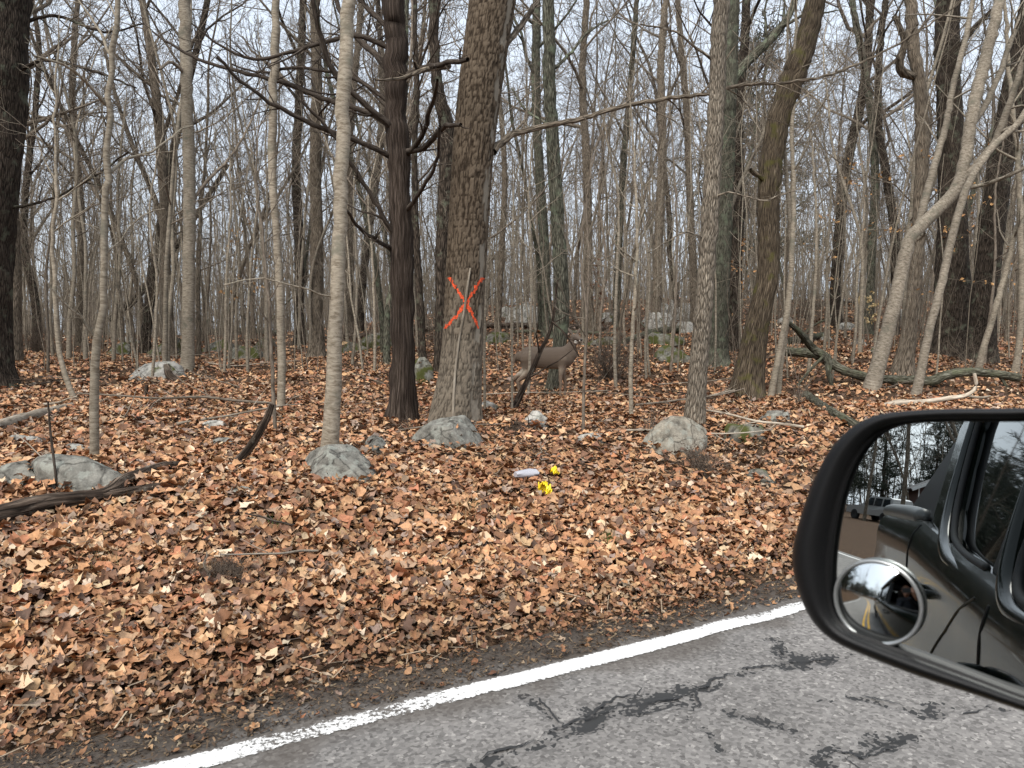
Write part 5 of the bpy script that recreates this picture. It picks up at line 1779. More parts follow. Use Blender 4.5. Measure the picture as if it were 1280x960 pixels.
scatter(25000, 2.0, 4.7, 6, 0.084, 0.06, 1)
scatter(35000, 4.5, 6.5, 5, 0.084, 0.055, 5)
scatter(54000, 6.2, 12.5, 3, 0.088, 0.05, 2)
scatter(46000, 12.0, 26.0, 3, 0.115, 0.05, 3)
scatter(15000, 25.0, 60.0, 3, 0.24, 0.05, 4)
# leaves banked up round the feet of the trees
n_b = 70
bx_, by_ = [], []
rb_ = np.random.default_rng(66)
for x0, y0, r0 in BASES + [(oq[0], oq[1], 0.33)]:
    if y0 > 16:
        continue
    a_ = rb_.random(n_b) * 6.28
    rr_ = r0 * 0.9 + 0.16 * rb_.random(n_b) ** 1.5
    bx_.append(x0 + rr_ * np.cos(a_))
    by_.append(y0 + rr_ * np.sin(a_))
zx_ = [np.full(len(v_), np.nan) for v_ in bx_]
for q_, W_, dp_, p_, loc_, rz_ in ROCKS:
    if q_[1] > 16:
        continue
    a_ = rb_.random(50) * 6.28
    bx_.append(loc_[0] + (W_ * 0.44 + 0.08 * rb_.random(50)) * np.cos(a_))
    by_.append(loc_[1] + (W_ * 0.44 * dp_ + 0.08 * rb_.random(50)) * np.sin(a_))
    zx_.append(np.full(50, np.nan))
    tops = p_[3:10].reshape(-1, 3)
    pk_ = tops[rb_.choice(len(tops), 5)]
    bx_.append(loc_[0] + pk_[:, 0] * math.cos(rz_) - pk_[:, 1] * math.sin(rz_))
    by_.append(loc_[1] + pk_[:, 0] * math.sin(rz_) + pk_[:, 1] * math.cos(rz_))
    zx_.append(loc_[2] + pk_[:, 2] + 0.012)
bx_, by_, zx_ = np.concatenate(bx_), np.concatenate(by_), np.concatenate(zx_)
n = len(bx_)
nv = unit(rb_.normal(size=(n, 3)) * np.array([0.5, 0.5, 0.1]) + np.array([0, 0, 1.0]))
a_ = rb_.random(n) * 6.28
t = np.stack([np.cos(a_), np.sin(a_), 0 * a_], -1)
yv = unit(t - (t * nv).sum(-1, keepdims=True) * nv)
xv = np.cross(yv, nv)
sz = 0.06 + 0.05 * rb_.random(n)
c = PAL[rb_.choice(len(PAL), size=n, p=PALW)] * (0.66 + 0.5 * rb_.random((n, 1)))
cen = np.stack([bx_, by_, np.where(np.isnan(zx_), ground_z(bx_, by_) + 0.03 + 0.07 * rb_.random(n), zx_)], -1)
V, F = leaf_shape(0, np.random.default_rng(5), 6)
W = cen[:, None, :] + sz[:, None, None] * (V[None, :, 0:1] * xv[:, None] + V[None, :, 1:2] * yv[:, None] + V[None, :, 2:3] * nv[:, None])
LV.append(W.reshape(-1, 3))
LF.append((F[None] + (np.arange(n) * len(V))[:, None, None]).reshape(-1, 4) + ln)
LC.append(np.repeat(c, len(V), axis=0))
ln += n * len(V)
# crumbs, needles and bark bits on the shoulder
n = 13000
rngd = np.random.default_rng(77)
fd = rngd.uniform(-2.2, 7.0, n)
sd = 2.98 + np.abs(rngd.normal(size=n)) * 0.30 + 0.05 * noise3(fd * 1.5, 0 * fd, 0 * fd, 3)
cen = fd[:, None] * F_DIR + sd[:, None] * O_DIR
cen[:, 2] = np.maximum(ground_z(cen[:, 0], cen[:, 1]), -0.03 * smst(3.1, 3.45, sd)) + 0.004 + 0.012 * rngd.random(n)
a = rngd.random(n) * 6.28
ld = 0.004 + 0.016 * rngd.random(n) ** 2.5
wd = rngd.uniform(0.0015, 0.0045, n)
yv = np.stack([np.cos(a), np.sin(a), 0.25 * rngd.normal(size=n)], -1)
xv = np.stack([-np.sin(a), np.cos(a), 0.25 * rngd.normal(size=n)], -1)
W = np.stack([cen - yv * ld[:, None] - xv * wd[:, None], cen - yv * ld[:, None] + xv * wd[:, None], cen + yv * ld[:, None] + xv * wd[:, None], cen + yv * ld[:, None] - xv * wd[:, None]], 1)
LV.append(W.reshape(-1, 3))
LF.append((np.arange(4)[None] + (np.arange(n) * 4)[:, None]) + ln)
pc = np.array([(0.10, 0.065, 0.04), (0.20, 0.13, 0.075), (0.30, 0.21, 0.12), (0.06, 0.04, 0.028), (0.42, 0.31, 0.19)])[rngd.choice(5, n, p=[.36, .32, .10, .19, .03])] * rngd.uniform(0.25, 0.75, (n, 1))
LC.append(np.repeat(pc, 4, axis=0))
ln += n * 4
# stalks, straws and broken twig ends mixed into the litter
n = 7000
Ys = 2.2 + 9.5 * rngd.random(n) ** 1.2
us = rngd.random(n)
xs_ = (us * 1.56 - 0.80) * Ys + (us * 3.4 - 1.9)
okk = road_fs(xs_, Ys)[1] > 3.2
xs_, Ys = xs_[okk], Ys[okk]
n = len(xs_)
cen = np.stack([xs_, Ys, ground_z(xs_, Ys) + 0.045 + 0.03 * rngd.random(n)], -1)
a = rngd.random(n) * 6.28
ld = 0.02 + 0.07 * rngd.random(n) ** 2
wd = rngd.uniform(0.0015, 0.0035, n)
yv = np.stack([np.cos(a), np.sin(a), 0.3 * rngd.normal(size=n)], -1)
xv = np.stack([-np.sin(a), np.cos(a), 0.3 * rngd.normal(size=n)], -1)
W = np.stack([cen - yv * ld[:, None] - xv * wd[:, None], cen - yv * ld[:, None] + xv * wd[:, None], cen + yv * ld[:, None] + xv * wd[:, None], cen + yv * ld[:, None] - xv * wd[:, None]], 1)
LV.append(W.reshape(-1, 3))
LF.append((np.arange(4)[None] + (np.arange(n) * 4)[:, None]) + ln)
pc = np.array([(0.12, 0.085, 0.06), (0.26, 0.20, 0.14), (0.42, 0.34, 0.24), (0.06, 0.043, 0.033)])[rngd.choice(4, n, p=[.35, .3, .15, .2])]
LC.append(np.repeat(pc, 4, axis=0))
ln += n * 4
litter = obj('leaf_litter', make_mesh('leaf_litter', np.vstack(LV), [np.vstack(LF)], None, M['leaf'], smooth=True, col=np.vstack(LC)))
tag(litter, 'deep litter of curled brown oak and maple leaves', 'leaf litter', kind='stuff')
# the leaves that show largest, each its own piece of the ground
leaf_me = []
for k in range(14):
    V, F = leaf_shape([0, 0, 1, 0, 2, 1, 0][k % 7], np.random.default_rng(900 + k), 9)
    leaf_me.append(make_mesh('leaf', V, [F], None, M['leaf_one'], smooth=True))
rng = np.random.default_rng(51)
cnt = 0
while cnt < 290:
    Yr = 2.7 + 2.6 * rng.random()
    xr = (rng.random() * 1.2 - 0.70) * Yr
    s = float(road_fs(np.array(xr), np.array(Yr))[1])
    if s < 3.5:
        continue
    o = obj('leaf', leaf_me[cnt % 14], ground)
    sz = 0.085 + 0.06 * rng.random()
    o.location = (xr, Yr, float(ground_z(xr, Yr)) + 0.045 + 0.02 * rng.random())
    o.rotation_euler = (0.35 * rng.normal() + 0.12, 0.35 * rng.normal(), rng.random() * 6.28)
    o.scale = (sz, sz, sz)
    cnt += 1

# ------------------------------------------------------------------ shrubs, brush, tufts


def shrub(name, label, px, py, h_px, w_px, mat, seed, n=26, n2=6, n3=4, rmin=0.0016, cat='shrub', group=None, up=0.05):
    rng = np.random.default_rng(seed)
    q = on_ground(px, py)
    H, W = h_px / 960 * q[1], w_px / 960 * q[1]
    root = empty(name, q)
    a = rng.random(n) * 6.28
    d = unit(np.stack([np.cos(a) * W / H * 1.1 * rng.random(n), np.sin(a) * W / H * 1.1 * rng.random(n), np.ones(n)], -1))
    p = np.stack([0.04 * rng.normal(size=n), 0.04 * rng.normal(size=n), np.full(n, -0.03)], -1)
    pts = [p]
    L = H * (0.55 + 0.5 * rng.random(n))
    for j in range(6):
        p = p + d * (L / 6)[:, None]
        pts.append(p)
        d = unit(d + 0.14 * rng.normal(size=(n, 3)))
    P = np.stack(pts, 1)
    R = np.linspace(1, 0.3, 7)[None] * (rmin * 1.5 + rmin * 2 * rng.random(n))[:, None]
    st = MB()
    st.tubes(P, R, 5)
    st.build('stems', mat, root)
    mb = MB()
    P1, R1 = kids(rng, P, R, n2, 0.1, 1, 0.42, 1.05, up * 0.3, 5, 0.22, 0.6, rmin=rmin)
    mb.tubes(P1, R1, 3)
    if n3:
        P2, R2 = kids(rng, P1, R1, n3, 0.1, 1, 0.5, 0.8, up, 4, 0.25, 0.8, rmin=rmin * 0.8)
        mb.tubes(P2, R2, 3)
    mb.build('twigs', mat, root)['kind'] = 'stuff'
    tag(root, label, cat, group)
    return root


M['brush'] = bark('brown_brush', (0.05, 0.037, 0.028), (0.105, 0.08, 0.062), (0.17, 0.14, 0.112), 40, 12, 0.2)
shrub('shrub', 'dark dense twiggy shrub beside the deer', 762, 476, 78, 100, M['brush'], 201, 30, 9, 5, 0.003)
shrub('shrub', 'brown dry brush growing against the brownish boulder', 874, 590, 46, 70, M['brush'], 202, 26, 8, 4, 0.0017)
shrub('shrub', 'brown thicket beyond the massive mossy footed trunk', 48, 442, 62, 70, M['brush'], 203, 26, 8, 5, 0.003)
shrub('shrub', 'brown twiggy thicket high on the slope near bowed trunk', 1010, 400, 60, 80, M['brush'], 204, 22, 8, 5, 0.004)
shrub('shrub', 'thin dry weed clump in front of the rough tan trunk', 815, 545, 46, 20, M['brush'], 205, 8, 5, 3)
shrub('shrub', 'fine dry weeds beside the oak foot', 640, 540, 26, 40, M['brush'], 206, 14, 5, 3)
shrub('shrub', 'tangle of dry stems around the foot of the cedar', 512, 538, 26, 70, M['brush'], 207, 20, 5, 3)
shrub('shrub', 'tangled bare stems between the mossy log and bowed trunk', 1000, 505, 60, 34, M['twig'], 208, 12, 5, 3)
shrub('dead_tuft', 'small dark dead tuft in the open leaf litter', 286, 730, 38, 46, M['brush'], 209, 50, 8, 3, 0.0013, cat='weed')
shrub('dead_tuft', 'sparse brown weeds low in the litter above the grass tuft', 690, 668, 34, 40, M['brush'], 210, 9, 4, 2, 0.001, cat='weed')
shrub('dead_tuft', 'thin dry weed sprig standing in deep litter near tuft', 140, 700, 46, 30, M['brush'], 211, 7, 5, 2, 0.001, cat='weed')
shrub('shrub', 'bare tangled shoots around the foot of the massive oak', 1212, 470, 60, 50, M['twig'], 212, 10, 5, 3, 0.002)
shrub('shrub', 'bare shoots tangled behind the rough tan and green trunks', 880, 470, 50, 40, M['twig'], 213, 10, 5, 3, 0.002)
M['grass'] = plain('green_grass', (0.07, 0.12, 0.02), 0.6, noise=0.4, nscale=30)
M['grass_dry'] = plain('dry_grass', (0.22, 0.19, 0.10), 0.7, noise=0.3, nscale=30)


def tuft(label, px, py, h_px, mat, seed, n=40, spread=0.03):
    rng = np.random.default_rng(seed)
    q = on_ground(px, py)
    H = h_px / 960 * q[1]
    a = rng.random(n) * 6.28
    d = unit(np.stack([np.cos(a) * 0.5 * rng.random(n), np.sin(a) * 0.5 * rng.random(n), np.ones(n)], -1))
    p = np.stack([spread * rng.normal(size=n), spread * rng.normal(size=n), np.zeros(n)], -1)
    pts = [p]
    for j in range(5):
        p = p + d * (H * (0.6 + 0.6 * rng.random(n)) / 5)[:, None]
        pts.append(p)
        d = unit(d + np.array([0, 0, -0.13]) + 0.05 * rng.normal(size=(n, 3)))
    mb = MB()
    mb.tubes(np.stack(pts, 1), np.linspace(1, 0.15, 6)[None] * np.full((n, 1), 0.0022), 3)
    o = mb.build('grass_tuft', mat)
    o.location = q
    tag(o, label, 'grass')


tuft('bright green grass tuft in the leaf litter below the wrappers', 762, 686, 24, M['grass'], 1)
tuft('green grass blade cluster near the lone small grey stone', 341, 668, 24, M['grass'], 2, 14, 0.02)
tuft('greyish green grass patch left of the open litter slope'.replace('left of', 'in'), 130, 712, 26, M['grass_dry'], 3, 34, 0.05)
tuft('dry olive grass patch uphill of the fallen sticks', 575, 640, 22, M['grass_dry'], 4, 40, 0.09)
tuft('dull green weed sprigs beside the dead tuft', 118, 728, 18, M['grass_dry'], 5, 20, 0.06)


# saplings that keep their dry leaves
def leafy(label, px, py, h_px, seed, colr, n_l=90, size=0.05, layered=False):
    rng = np.random.default_rng(seed)
    q = on_ground(px, py)
    H = h_px / 960 * q[1]
    root = empty('leafy_sapling', q)
    p = np.cumsum(np.vstack([[0, 0, -0.1], np.stack([0.03 * rng.normal(size=8), 0.03 * rng.normal(size=8), np.full(8, H / 8)], -1)]), 0)
    R = np.linspace(0.02, 0.005, 9)
    mb = MB()
    mb.tubes(*catmull(p, R, 0.1), 7)
    mb.build('trunk', M['smooth'], root)
    mb = MB()
    P1, R1 = kids(rng, p[None], R[None], 10, 0.35, 0.98, 0.28, 1.2, 0.0, 6, 0.1, 0.6, rmin=0.004)
    mb.tubes(P1, R1, 4)
    P2, R2 = kids(rng, P1, R1, 4, 0.25, 1.0, 0.45, 0.7, 0.0, 4, 0.12, 0.6, rmin=0.0025)
    mb.tubes(P2, R2, 3)
    mb.build('crown', M['twig'], root)
    pts = P2.reshape(-1, 3)
    c = pts[rng.choice(len(pts), n_l)] + 0.03 * rng.normal(size=(n_l, 3))
    V, F = leaf_shape(2, rng, 6)
    nv = unit(rng.normal(size=(n_l, 3)) * 0.7 + np.array([0, 0, 0.5]))
    t = unit(rng.normal(size=(n_l, 3)))
    yv = unit(t - (t * nv).sum(-1, keepdims=True) * nv)
    xv = np.cross(yv, nv)
    sz = size * (0.7 + 0.7 * rng.random(n_l))
    W = c[:, None] + sz[:, None, None] * (V[None, :, :1] * xv[:, None] + V[None, :, 1:2] * yv[:, None] + V[None, :, 2:] * nv[:, None])
    Fa = (F[None] + (np.arange(n_l) * len(V))[:, None, None]).reshape(-1, 4)
    cc = np.array(colr)[None] * (0.75 + 0.5 * rng.random((n_l, 1)))
    o = obj('leaves', make_mesh('leaves', W.reshape(-1, 3), [Fa], None, M['leaf'], smooth=False, col=np.repeat(cc, len(V), 0)), root)
    o['kind'] = 'stuff'
    tag(root, label, 'sapling')


leafy('sapling holding pale straw coloured leaves on the slope', 1085, 425, 60, 301, (0.55, 0.42, 0.22), 110, 0.11)
leafy('sapling with dry orange leaves behind the leaning beech', 1075, 440, 240, 302, (0.48, 0.27, 0.11), 110, 0.09)
leafy('sapling with few orange leaves by the green lichened trunk', 925, 445, 150, 303, (0.42, 0.22, 0.09), 70, 0.08)
leafy('sapling with scattered rust leaves past the slanting oak', 1262, 450, 330, 304, (0.46, 0.24, 0.1), 90, 0.09)
leafy('sapling with rusty leaves between ringed and knotted trees', 310, 455, 200, 305, (0.40, 0.23, 0.10), 60, 0.08)
leafy('sapling with dark shrivelled leaves near the twiggy shrub', 742, 430, 120, 306, (0.14, 0.07, 0.04), 60, 0.10)
leafy('sapling with orange leaves in front of the massive dark oak', 1170, 470, 280, 307, (0.48, 0.28, 0.12), 60, 0.07)

# ------------------------------------------------------------------ litter dropped by people
M['plastic'] = plain('milky_plastic', (0.46, 0.46, 0.5), 0.35, spec=0.5)
M['plastic'].node_tree.nodes['Principled BSDF'].inputs['Transmission Weight'].default_value = 0.25
M['yellow'] = plain('yellow_wrapper', (0.85, 0.62, 0.02), 0.45, noise=0.2, nscale=90)


def litter_cup():
    q = on_ground(657, 604)
    root = empty('plastic_cup', q + np.array([0, 0, 0.075]), 0.5)
    a = np.linspace(0, 2 * math.pi, 20, endpoint=False)
    prof = [(-0.095, 0.034), (-0.09, 0.040), (-0.03, 0.044), (0.04, 0.047), (0.09, 0.051)]
    G = np.array([[(x, r * math.cos(t) * (1 + 0.22 * math.sin(2 * t + x * 26) + 0.10 * math.sin(5 * t + x * 60)), r * math.sin(t) * (0.72 + 0.16 * math.sin(x * 34 + 1))) for t in a] for x, r in prof])
    mb = MB()
    mb.grid(G, closed_v=True)
    mb.fan(G[0], G[0].mean(0))
    mb.build('wall', M['plastic'], root)
    mb = MB()
    mb.tubes(np.vstack([G[-1], G[-1][:1]]), np.full(21, 0.0025), 6)
    mb.build('rim', M['plastic'], root)
    tag(root, 'crushed translucent plastic cup lying on the leaves', 'cup')


def wrapper(label, px, py, w_px, seed):
    q = on_ground(px, py)
    W = w_px / 960 * q[1]
    rng = np.random.default_rng(seed)
    u = np.linspace(-0.5, 0.5, 15)
    X, Y = np.meshgrid(u, u)
    edge = 1 - 0.35 * (np.abs(X) + np.abs(Y))
    Z = 0.30 * fbm(X * 3.2, Y * 3.2, 0 * X, seed, 3) + 0.18 * np.abs(noise3(X * 5, Y * 5, 0 * X, seed + 4))
    G = np.stack([X * edge + 0.05 * noise3(X * 4, Y * 4, 0 * X, seed + 1), Y * edge * 0.8, Z * 1.0], -1) * W
    mb = MB()
    mb.grid(G)
    o = mb.build('wrapper', M['yellow'], smooth=False)
    o.location = q + np.array([0, 0, 0.10 * W + 0.055])
    o.rotation_euler = (0.5, 0, rng.random() * 3)
    tag(o, label, 'wrapper')


litter_cup()
wrapper('crumpled yellow wrapper nearest the road, spread wide'.replace('nearest', 'closer to'), 680, 626, 26, 5)
wrapper('small crumpled yellow wrapper uphill of the wider one', 693, 600, 18, 8)


# ------------------------------------------------------------------ the deer
def remesh(o, vox, smooth=6):
    m = o.modifiers.new('blend', 'REMESH')
    m.mode = 'VOXEL'
    m.voxel_size = vox
    m.use_smooth_shade = True
    s = o.modifiers.new('soft', 'SMOOTH')
    s.iterations = smooth
    s.factor = 0.5


def capped(mb, pts, k=14, sub=0.02, sy=1.0):
    """tube through (x,y,z,r) with round ends, closed so that it can be blended"""
    pts = np.asarray(pts, float)
    P, R = catmull(pts[:, :3], pts[:, 3], sub)
    d0, d1 = unit(P[0] - P[1]), unit(P[-1] - P[-2])
    pre, pr, post, po = [], [], [], []
    for a in (0.98, 0.8, 0.45):
        pre.append(P[0] + d0 * R[0] * a)
        pr.append(R[0] * math.sqrt(max(0.02, 1 - a * a)))
        post.insert(0, P[-1] + d1 * R[-1] * a)
        po.insert(0, R[-1] * math.sqrt(max(0.02, 1 - a * a)))
    P = np.vstack([pre, P, post])
    R = np.concatenate([pr, R, po])
    n0 = len(mb.V)
    mb.tubes(P, R, k)
    V = mb.V[n0].reshape(len(P), k, 3)
    if sy != 1.0:
        V[..., 1] = P[:, None, 1] + (V[..., 1] - P[:, None, 1]) * sy
        mb.V[n0] = V.reshape(-1, 3)
    mb.fan(V[0].copy(), V[0].mean(0))
    mb.fan(V[-1].copy(), V[-1].mean(0), flip=True)


def deer():
    q = on_ground(690, 499)
    root = empty('deer', q, 0.05)
    mb = MB()
    capped(mb, [(-0.49, 0, 0.68, 0.09), (-0.42, 0, 0.685, 0.15), (-0.28, 0, 0.67, 0.172), (-0.08, 0, 0.655, 0.17), (0.10, 0, 0.66, 0.178), (0.22, 0, 0.68, 0.165), (0.29, 0, 0.72, 0.12)], 20, sy=0.72)
    capped(mb, [(0.20, 0, 0.72, 0.125), (0.285, 0, 0.81, 0.092), (0.335, -0.01, 0.90, 0.070), (0.355, -0.02, 0.965, 0.062)], 16, sy=0.8)
    capped(mb, [(0.345, 0.0, 0.985, 0.058), (0.375, -0.05, 0.985, 0.056), (0.41, -0.11, 0.965, 0.040), (0.43, -0.155, 0.948, 0.031), (0.437, -0.175, 0.942, 0.026)], 14)
    for s, e in ((1, [(0.335, 0.03, 1.03, 0.016), (0.30, 0.06, 1.075, 0.030), (0.275, 0.085, 1.12, 0.022), (0.262, 0.10, 1.145, 0.007)]), (-1, [(0.385, -0.035, 1.03, 0.016), (0.42, -0.015, 1.075, 0.030), (0.445, 0.005, 1.12, 0.022), (0.458, 0.015, 1.145, 0.007)])):
        capped(mb, e, 10, sy=0.7)
    for y, dx in ((-0.075, -0.03), (0.075, 0.06)):
        capped(mb, [(0.17, y, 0.62, 0.085), (0.155 + dx * .3, y, 0.50, 0.055), (0.15 + dx * .6, y, 0.40, 0.036), (0.155 + dx, y, 0.29, 0.029), (0.16 + dx, y, 0.26, 0.028), (0.155 + dx, y, 0.14, 0.020), (0.155 + dx, y, 0.06, 0.021), (0.18 + dx, y, 0.02, 0.024)], 12)
    for y, dx in ((-0.085, -0.02), (0.085, -0.10)):
        capped(mb, [(-0.39, y, 0.64, 0.13), (-0.37 + dx * .2, y, 0.53, 0.105), (-0.385 + dx * .5, y, 0.44, 0.068), (-0.46 + dx, y, 0.355, 0.042), (-0.525 + dx, y, 0.30, 0.031), (-0.53 + dx, y, 0.27, 0.029), (-0.515 + dx, y, 0.15, 0.021), (-0.505 + dx, y, 0.06, 0.021), (-0.48 + dx, y, 0.02, 0.024)], 12)
    capped(mb, [(-0.53, 0, 0.74, 0.03), (-0.58, 0, 0.68, 0.032), (-0.605, 0, 0.60, 0.022), (-0.61, 0, 0.55, 0.010)], 10)
    m, n, l, b = new_mat('deer_coat')
    tc = n.new('ShaderNodeTexCoord')
    sx = n.new('ShaderNodeSeparateXYZ')
    l.new(tc.outputs['Object'], sx.inputs[0])
    nz = n.new('ShaderNodeTexNoise')
    nz.inputs['Scale'].default_value = 45
    nz.inputs['Detail'].default_value = 5
    l.new(tc.outputs['Object'], nz.inputs['Vector'])
    hz = n.new('ShaderNodeMath')
    hz.operation = 'MULTIPLY_ADD'
    hz.inputs[1].default_value = 0.10
    l.new(nz.outputs['Fac'], hz.inputs[0])
    l.new(sx.outputs['Z'], hz.inputs[2])
    r = ramp(n, [(0.02, (0.03, 0.024, 0.02)), (0.07, (0.16, 0.115, 0.08)), (0.42, (0.15, 0.105, 0.073)), (0.52, (0.25, 0.2, 0.15)), (0.60, (0.125, 0.09, 0.063)), (0.80, (0.095, 0.068, 0.048)), (1.0, (0.10, 0.074, 0.055))])
    l.new(hz.outputs[0], r.inputs[0])
    # pale inner thigh and rump
    gx = n.new('ShaderNodeMapRange')
    gx.inputs['From Min'].default_value = -0.42
    gx.inputs['From Max'].default_value = -0.50
    l.new(sx.outputs['X'], gx.inputs[0])
    gz = n.new('ShaderNodeMapRange')
    gz.inputs['From Min'].default_value = 0.60
    gz.inputs['From Max'].default_value = 0.50
    l.new(sx.outputs['Z'], gz.inputs[0])
    gz2 = n.new('ShaderNodeMapRange')
    gz2.inputs['From Min'].default_value = 0.36
    gz2.inputs['From Max'].default_value = 0.42
    l.new(sx.outputs['Z'], gz2.inputs[0])
    mu = n.new('ShaderNodeMath')
    mu.operation = 'MULTIPLY'
    l.new(gx.outputs[0], mu.inputs[0])
    l.new(gz.outputs[0], mu.inputs[1])
    mu2 = n.new('ShaderNodeMath')
    mu2.operation = 'MULTIPLY'
    l.new(mu.outputs[0], mu2.inputs[0])
    l.new(gz2.outputs[0], mu2.inputs[1])
    mx = n.new('ShaderNodeMix')
    mx.data_type = 'RGBA'
    l.new(mu2.outputs[0], mx.inputs[0])
    l.new(r.outputs[0], mx.inputs[6])
    mx.inputs[7].default_value = (0.34, 0.29, 0.23, 1)
    l.new(mx.outputs[2], b.inputs['Base Color'])
    b.inputs['Roughness'].default_value = 0.9
    bp = n.new('ShaderNodeBump')
    bp.inputs['Strength'].default_value = 0.35
    bp.inputs['Distance'].default_value = 0.01
    l.new(nz.outputs['Fac'], bp.inputs['Height'])
    l.new(bp.outputs[0], b.inputs['Normal'])
    o = mb.build('body', m, root)
    remesh(o, 0.011, 4)
    dk = plain('deer_dark', (0.012, 0.01, 0.009), 0.25)
    wh = plain('deer_white', (0.62, 0.58, 0.52), 0.9)
    for nm, c, rr, mt in (('nose', (0.441, -0.192, 0.945), (0.022, 0.014, 0.017), dk), ('eye', (0.402, -0.062, 1.003), (0.013, 0.013, 0.013), dk), ('eye', (0.352, -0.078, 1.003), (0.013, 0.013, 0.013), dk), ('muzzle_band', (0.436, -0.175, 0.935), (0.030, 0.016, 0.020), wh), ('throat_patch', (0.372, -0.065, 0.915), (0.03, 0.03, 0.035), wh)):
        e = MB()
        th, ph = np.meshgrid(np.linspace(0, 2 * math.pi, 12, endpoint=False), np.linspace(0.05, math.pi - 0.05, 8))
        G = np.array(c) + np.stack([np.cos(th) * np.sin(ph), np.sin(th) * np.sin(ph), np.cos(ph)], -1) * np.array(rr)
        e.grid(G, closed_v=True, flip=True)
        e.build(nm, mt, root)
    tag(root, 'brown doe standing among the trees with her head turned', 'deer')


deer()

# ------------------------------------------------------------------ the truck the picture is taken from
TRK_O = -0.88
truck = empty('pickup_truck', TRK_O * O_DIR, YAW)
tag(truck, 'dark green pickup truck seen in its own door mirror', 'truck')
M['paint'] = plain('dark_green_truck_paint', (0.006, 0.0085, 0.0065), 0.15, spec=0.12, coat=0.3, noise=0.1, nscale=3)
M['trim'] = plain('black_trim', (0.012, 0.012, 0.012), 0.45, spec=0.4)
M['capgrey'] = plain('grey_plastic_cap', (0.085, 0.088, 0.085), 0.42, noise=0.12, nscale=60)
M['rubber'] = plain('black_rubber', (0.013, 0.013, 0.013), 0.75)
M['chrome'] = plain('bright_metal', (0.75, 0.75, 0.75), 0.15, metal=1.0)
M['glass'] = plain('dark_window_glass', (0.006, 0.007, 0.007), 0.02, spec=0.6, coat=0.3)
M['seatcloth'] = plain('grey_seat_cloth', (0.07, 0.068, 0.065), 0.95, noise=0.2, nscale=120)
M['tyre'] = plain('tyre_rubber', (0.02, 0.02, 0.02), 0.85, noise=0.2, nscale=30)
M['alloy'] = plain('wheel_alloy', (0.45, 0.45, 0.46), 0.35, metal=0.9)
M['lamp_red'] = plain('red_lamp', (0.35, 0.01, 0.01), 0.2, coat=0.5)
M['mould'] = plain('mirror_black_plastic', (0.006, 0.006, 0.0065), 0.5, spec=0.28, bump=0.06, nscale=700, noise=0.15)
M['mirror'] = plain('mirror_glass', (0.74, 0.77, 0.755), 0.0, metal=1.0)


def belt(f):
    return np.interp(f, [-4.05, -2.0, -1.5, -0.5, 0.6, 1.1, 2.0, 2.95], [1.335, 1.335, 1.30, 1.245, 1.225, 1.20, 1.14, 1.02])


def wside(f, t):
    base = np.interp(t, [0, 0.05, 0.12, 0.22, 0.4, 0.6, 0.82, 1.0], [0.955, 0.985, 0.998, 0.996, 1.018, 1.02, 0.99, 0.95])
    end = np.interp(f, [-4.05, -3.95, -3.6, 2.0, 2.7, 2.95], [-0.10, -0.03, 0, 0, -0.06, -0.2])
    return base + end


def side_panel(sg):
    fs = np.linspace(-4.05, 2.95, 176)
    ts = np.array([0, 0.02, 0.05, 0.085, 0.12, 0.17, 0.22, 0.28, 0.34, 0.40, 0.47, 0.54, 0.61, 0.68, 0.75, 0.82, 0.88, 0.94, 1.0])
    Fm, Tm = np.meshgrid(fs, ts, indexing='ij')
    Z = belt(Fm) + (0.42 - belt(Fm)) * Tm
    Wd = wside(Fm, Tm)
    for fw in (-2.85, 1.75):
        d = np.hypot(Fm - fw, Z - 0.42)
        Wd = Wd + 0.03 * np.exp(-((d - 0.52) / 0.09) ** 2)
    G = np.stack([Fm, Wd * sg, Z], -1)
    a, b, _ = G.shape
    i = np.arange(a - 1)[:, None]
    j = np.arange(b - 1)[None]
    Fc = np.stack([i * b + j, i * b + j + 1, (i + 1) * b + j + 1, (i + 1) * b + j], -1).reshape(-1, 4)
    if sg < 0:
        Fc = Fc[:, ::-1]
    cx = G.reshape(-1, 3)[Fc].mean(1)
    keep = np.ones(len(Fc), bool)
    for fw in (-2.85, 1.75):
        keep &= np.hypot(cx[:, 0] - fw, cx[:, 2] - 0.42) > 0.47
    mb = MB()
    mb.add(G.reshape(-1, 3), Fc[keep])
    # closing rail along the top edge
    top = G[:, 0, :]
    inn = top.copy()
    inn[:, 1] -= 0.07 * sg
    mb.grid(np.stack([inn, top], 1), flip=(sg > 0))
    p = mb.build('side_panel', M['paint'], truck)
    for fw in (-2.85, 1.75):
        a_ = np.linspace(-0.1, math.pi + 0.1, 26)
        q = np.stack([fw + 0.475 * np.cos(a_), np.full(26, 1.03 * sg), 0.42 + 0.475 * np.sin(a_)], -1)
        fl = MB()
        fl.tubes(q, np.full(26, 0.032), 8)
        fl.build('wheel_arch', M['trim'], truck)
    return p


def wz(z):
    return 0.958 - np.maximum(0, np.asarray(z) - 1.24) * 0.27


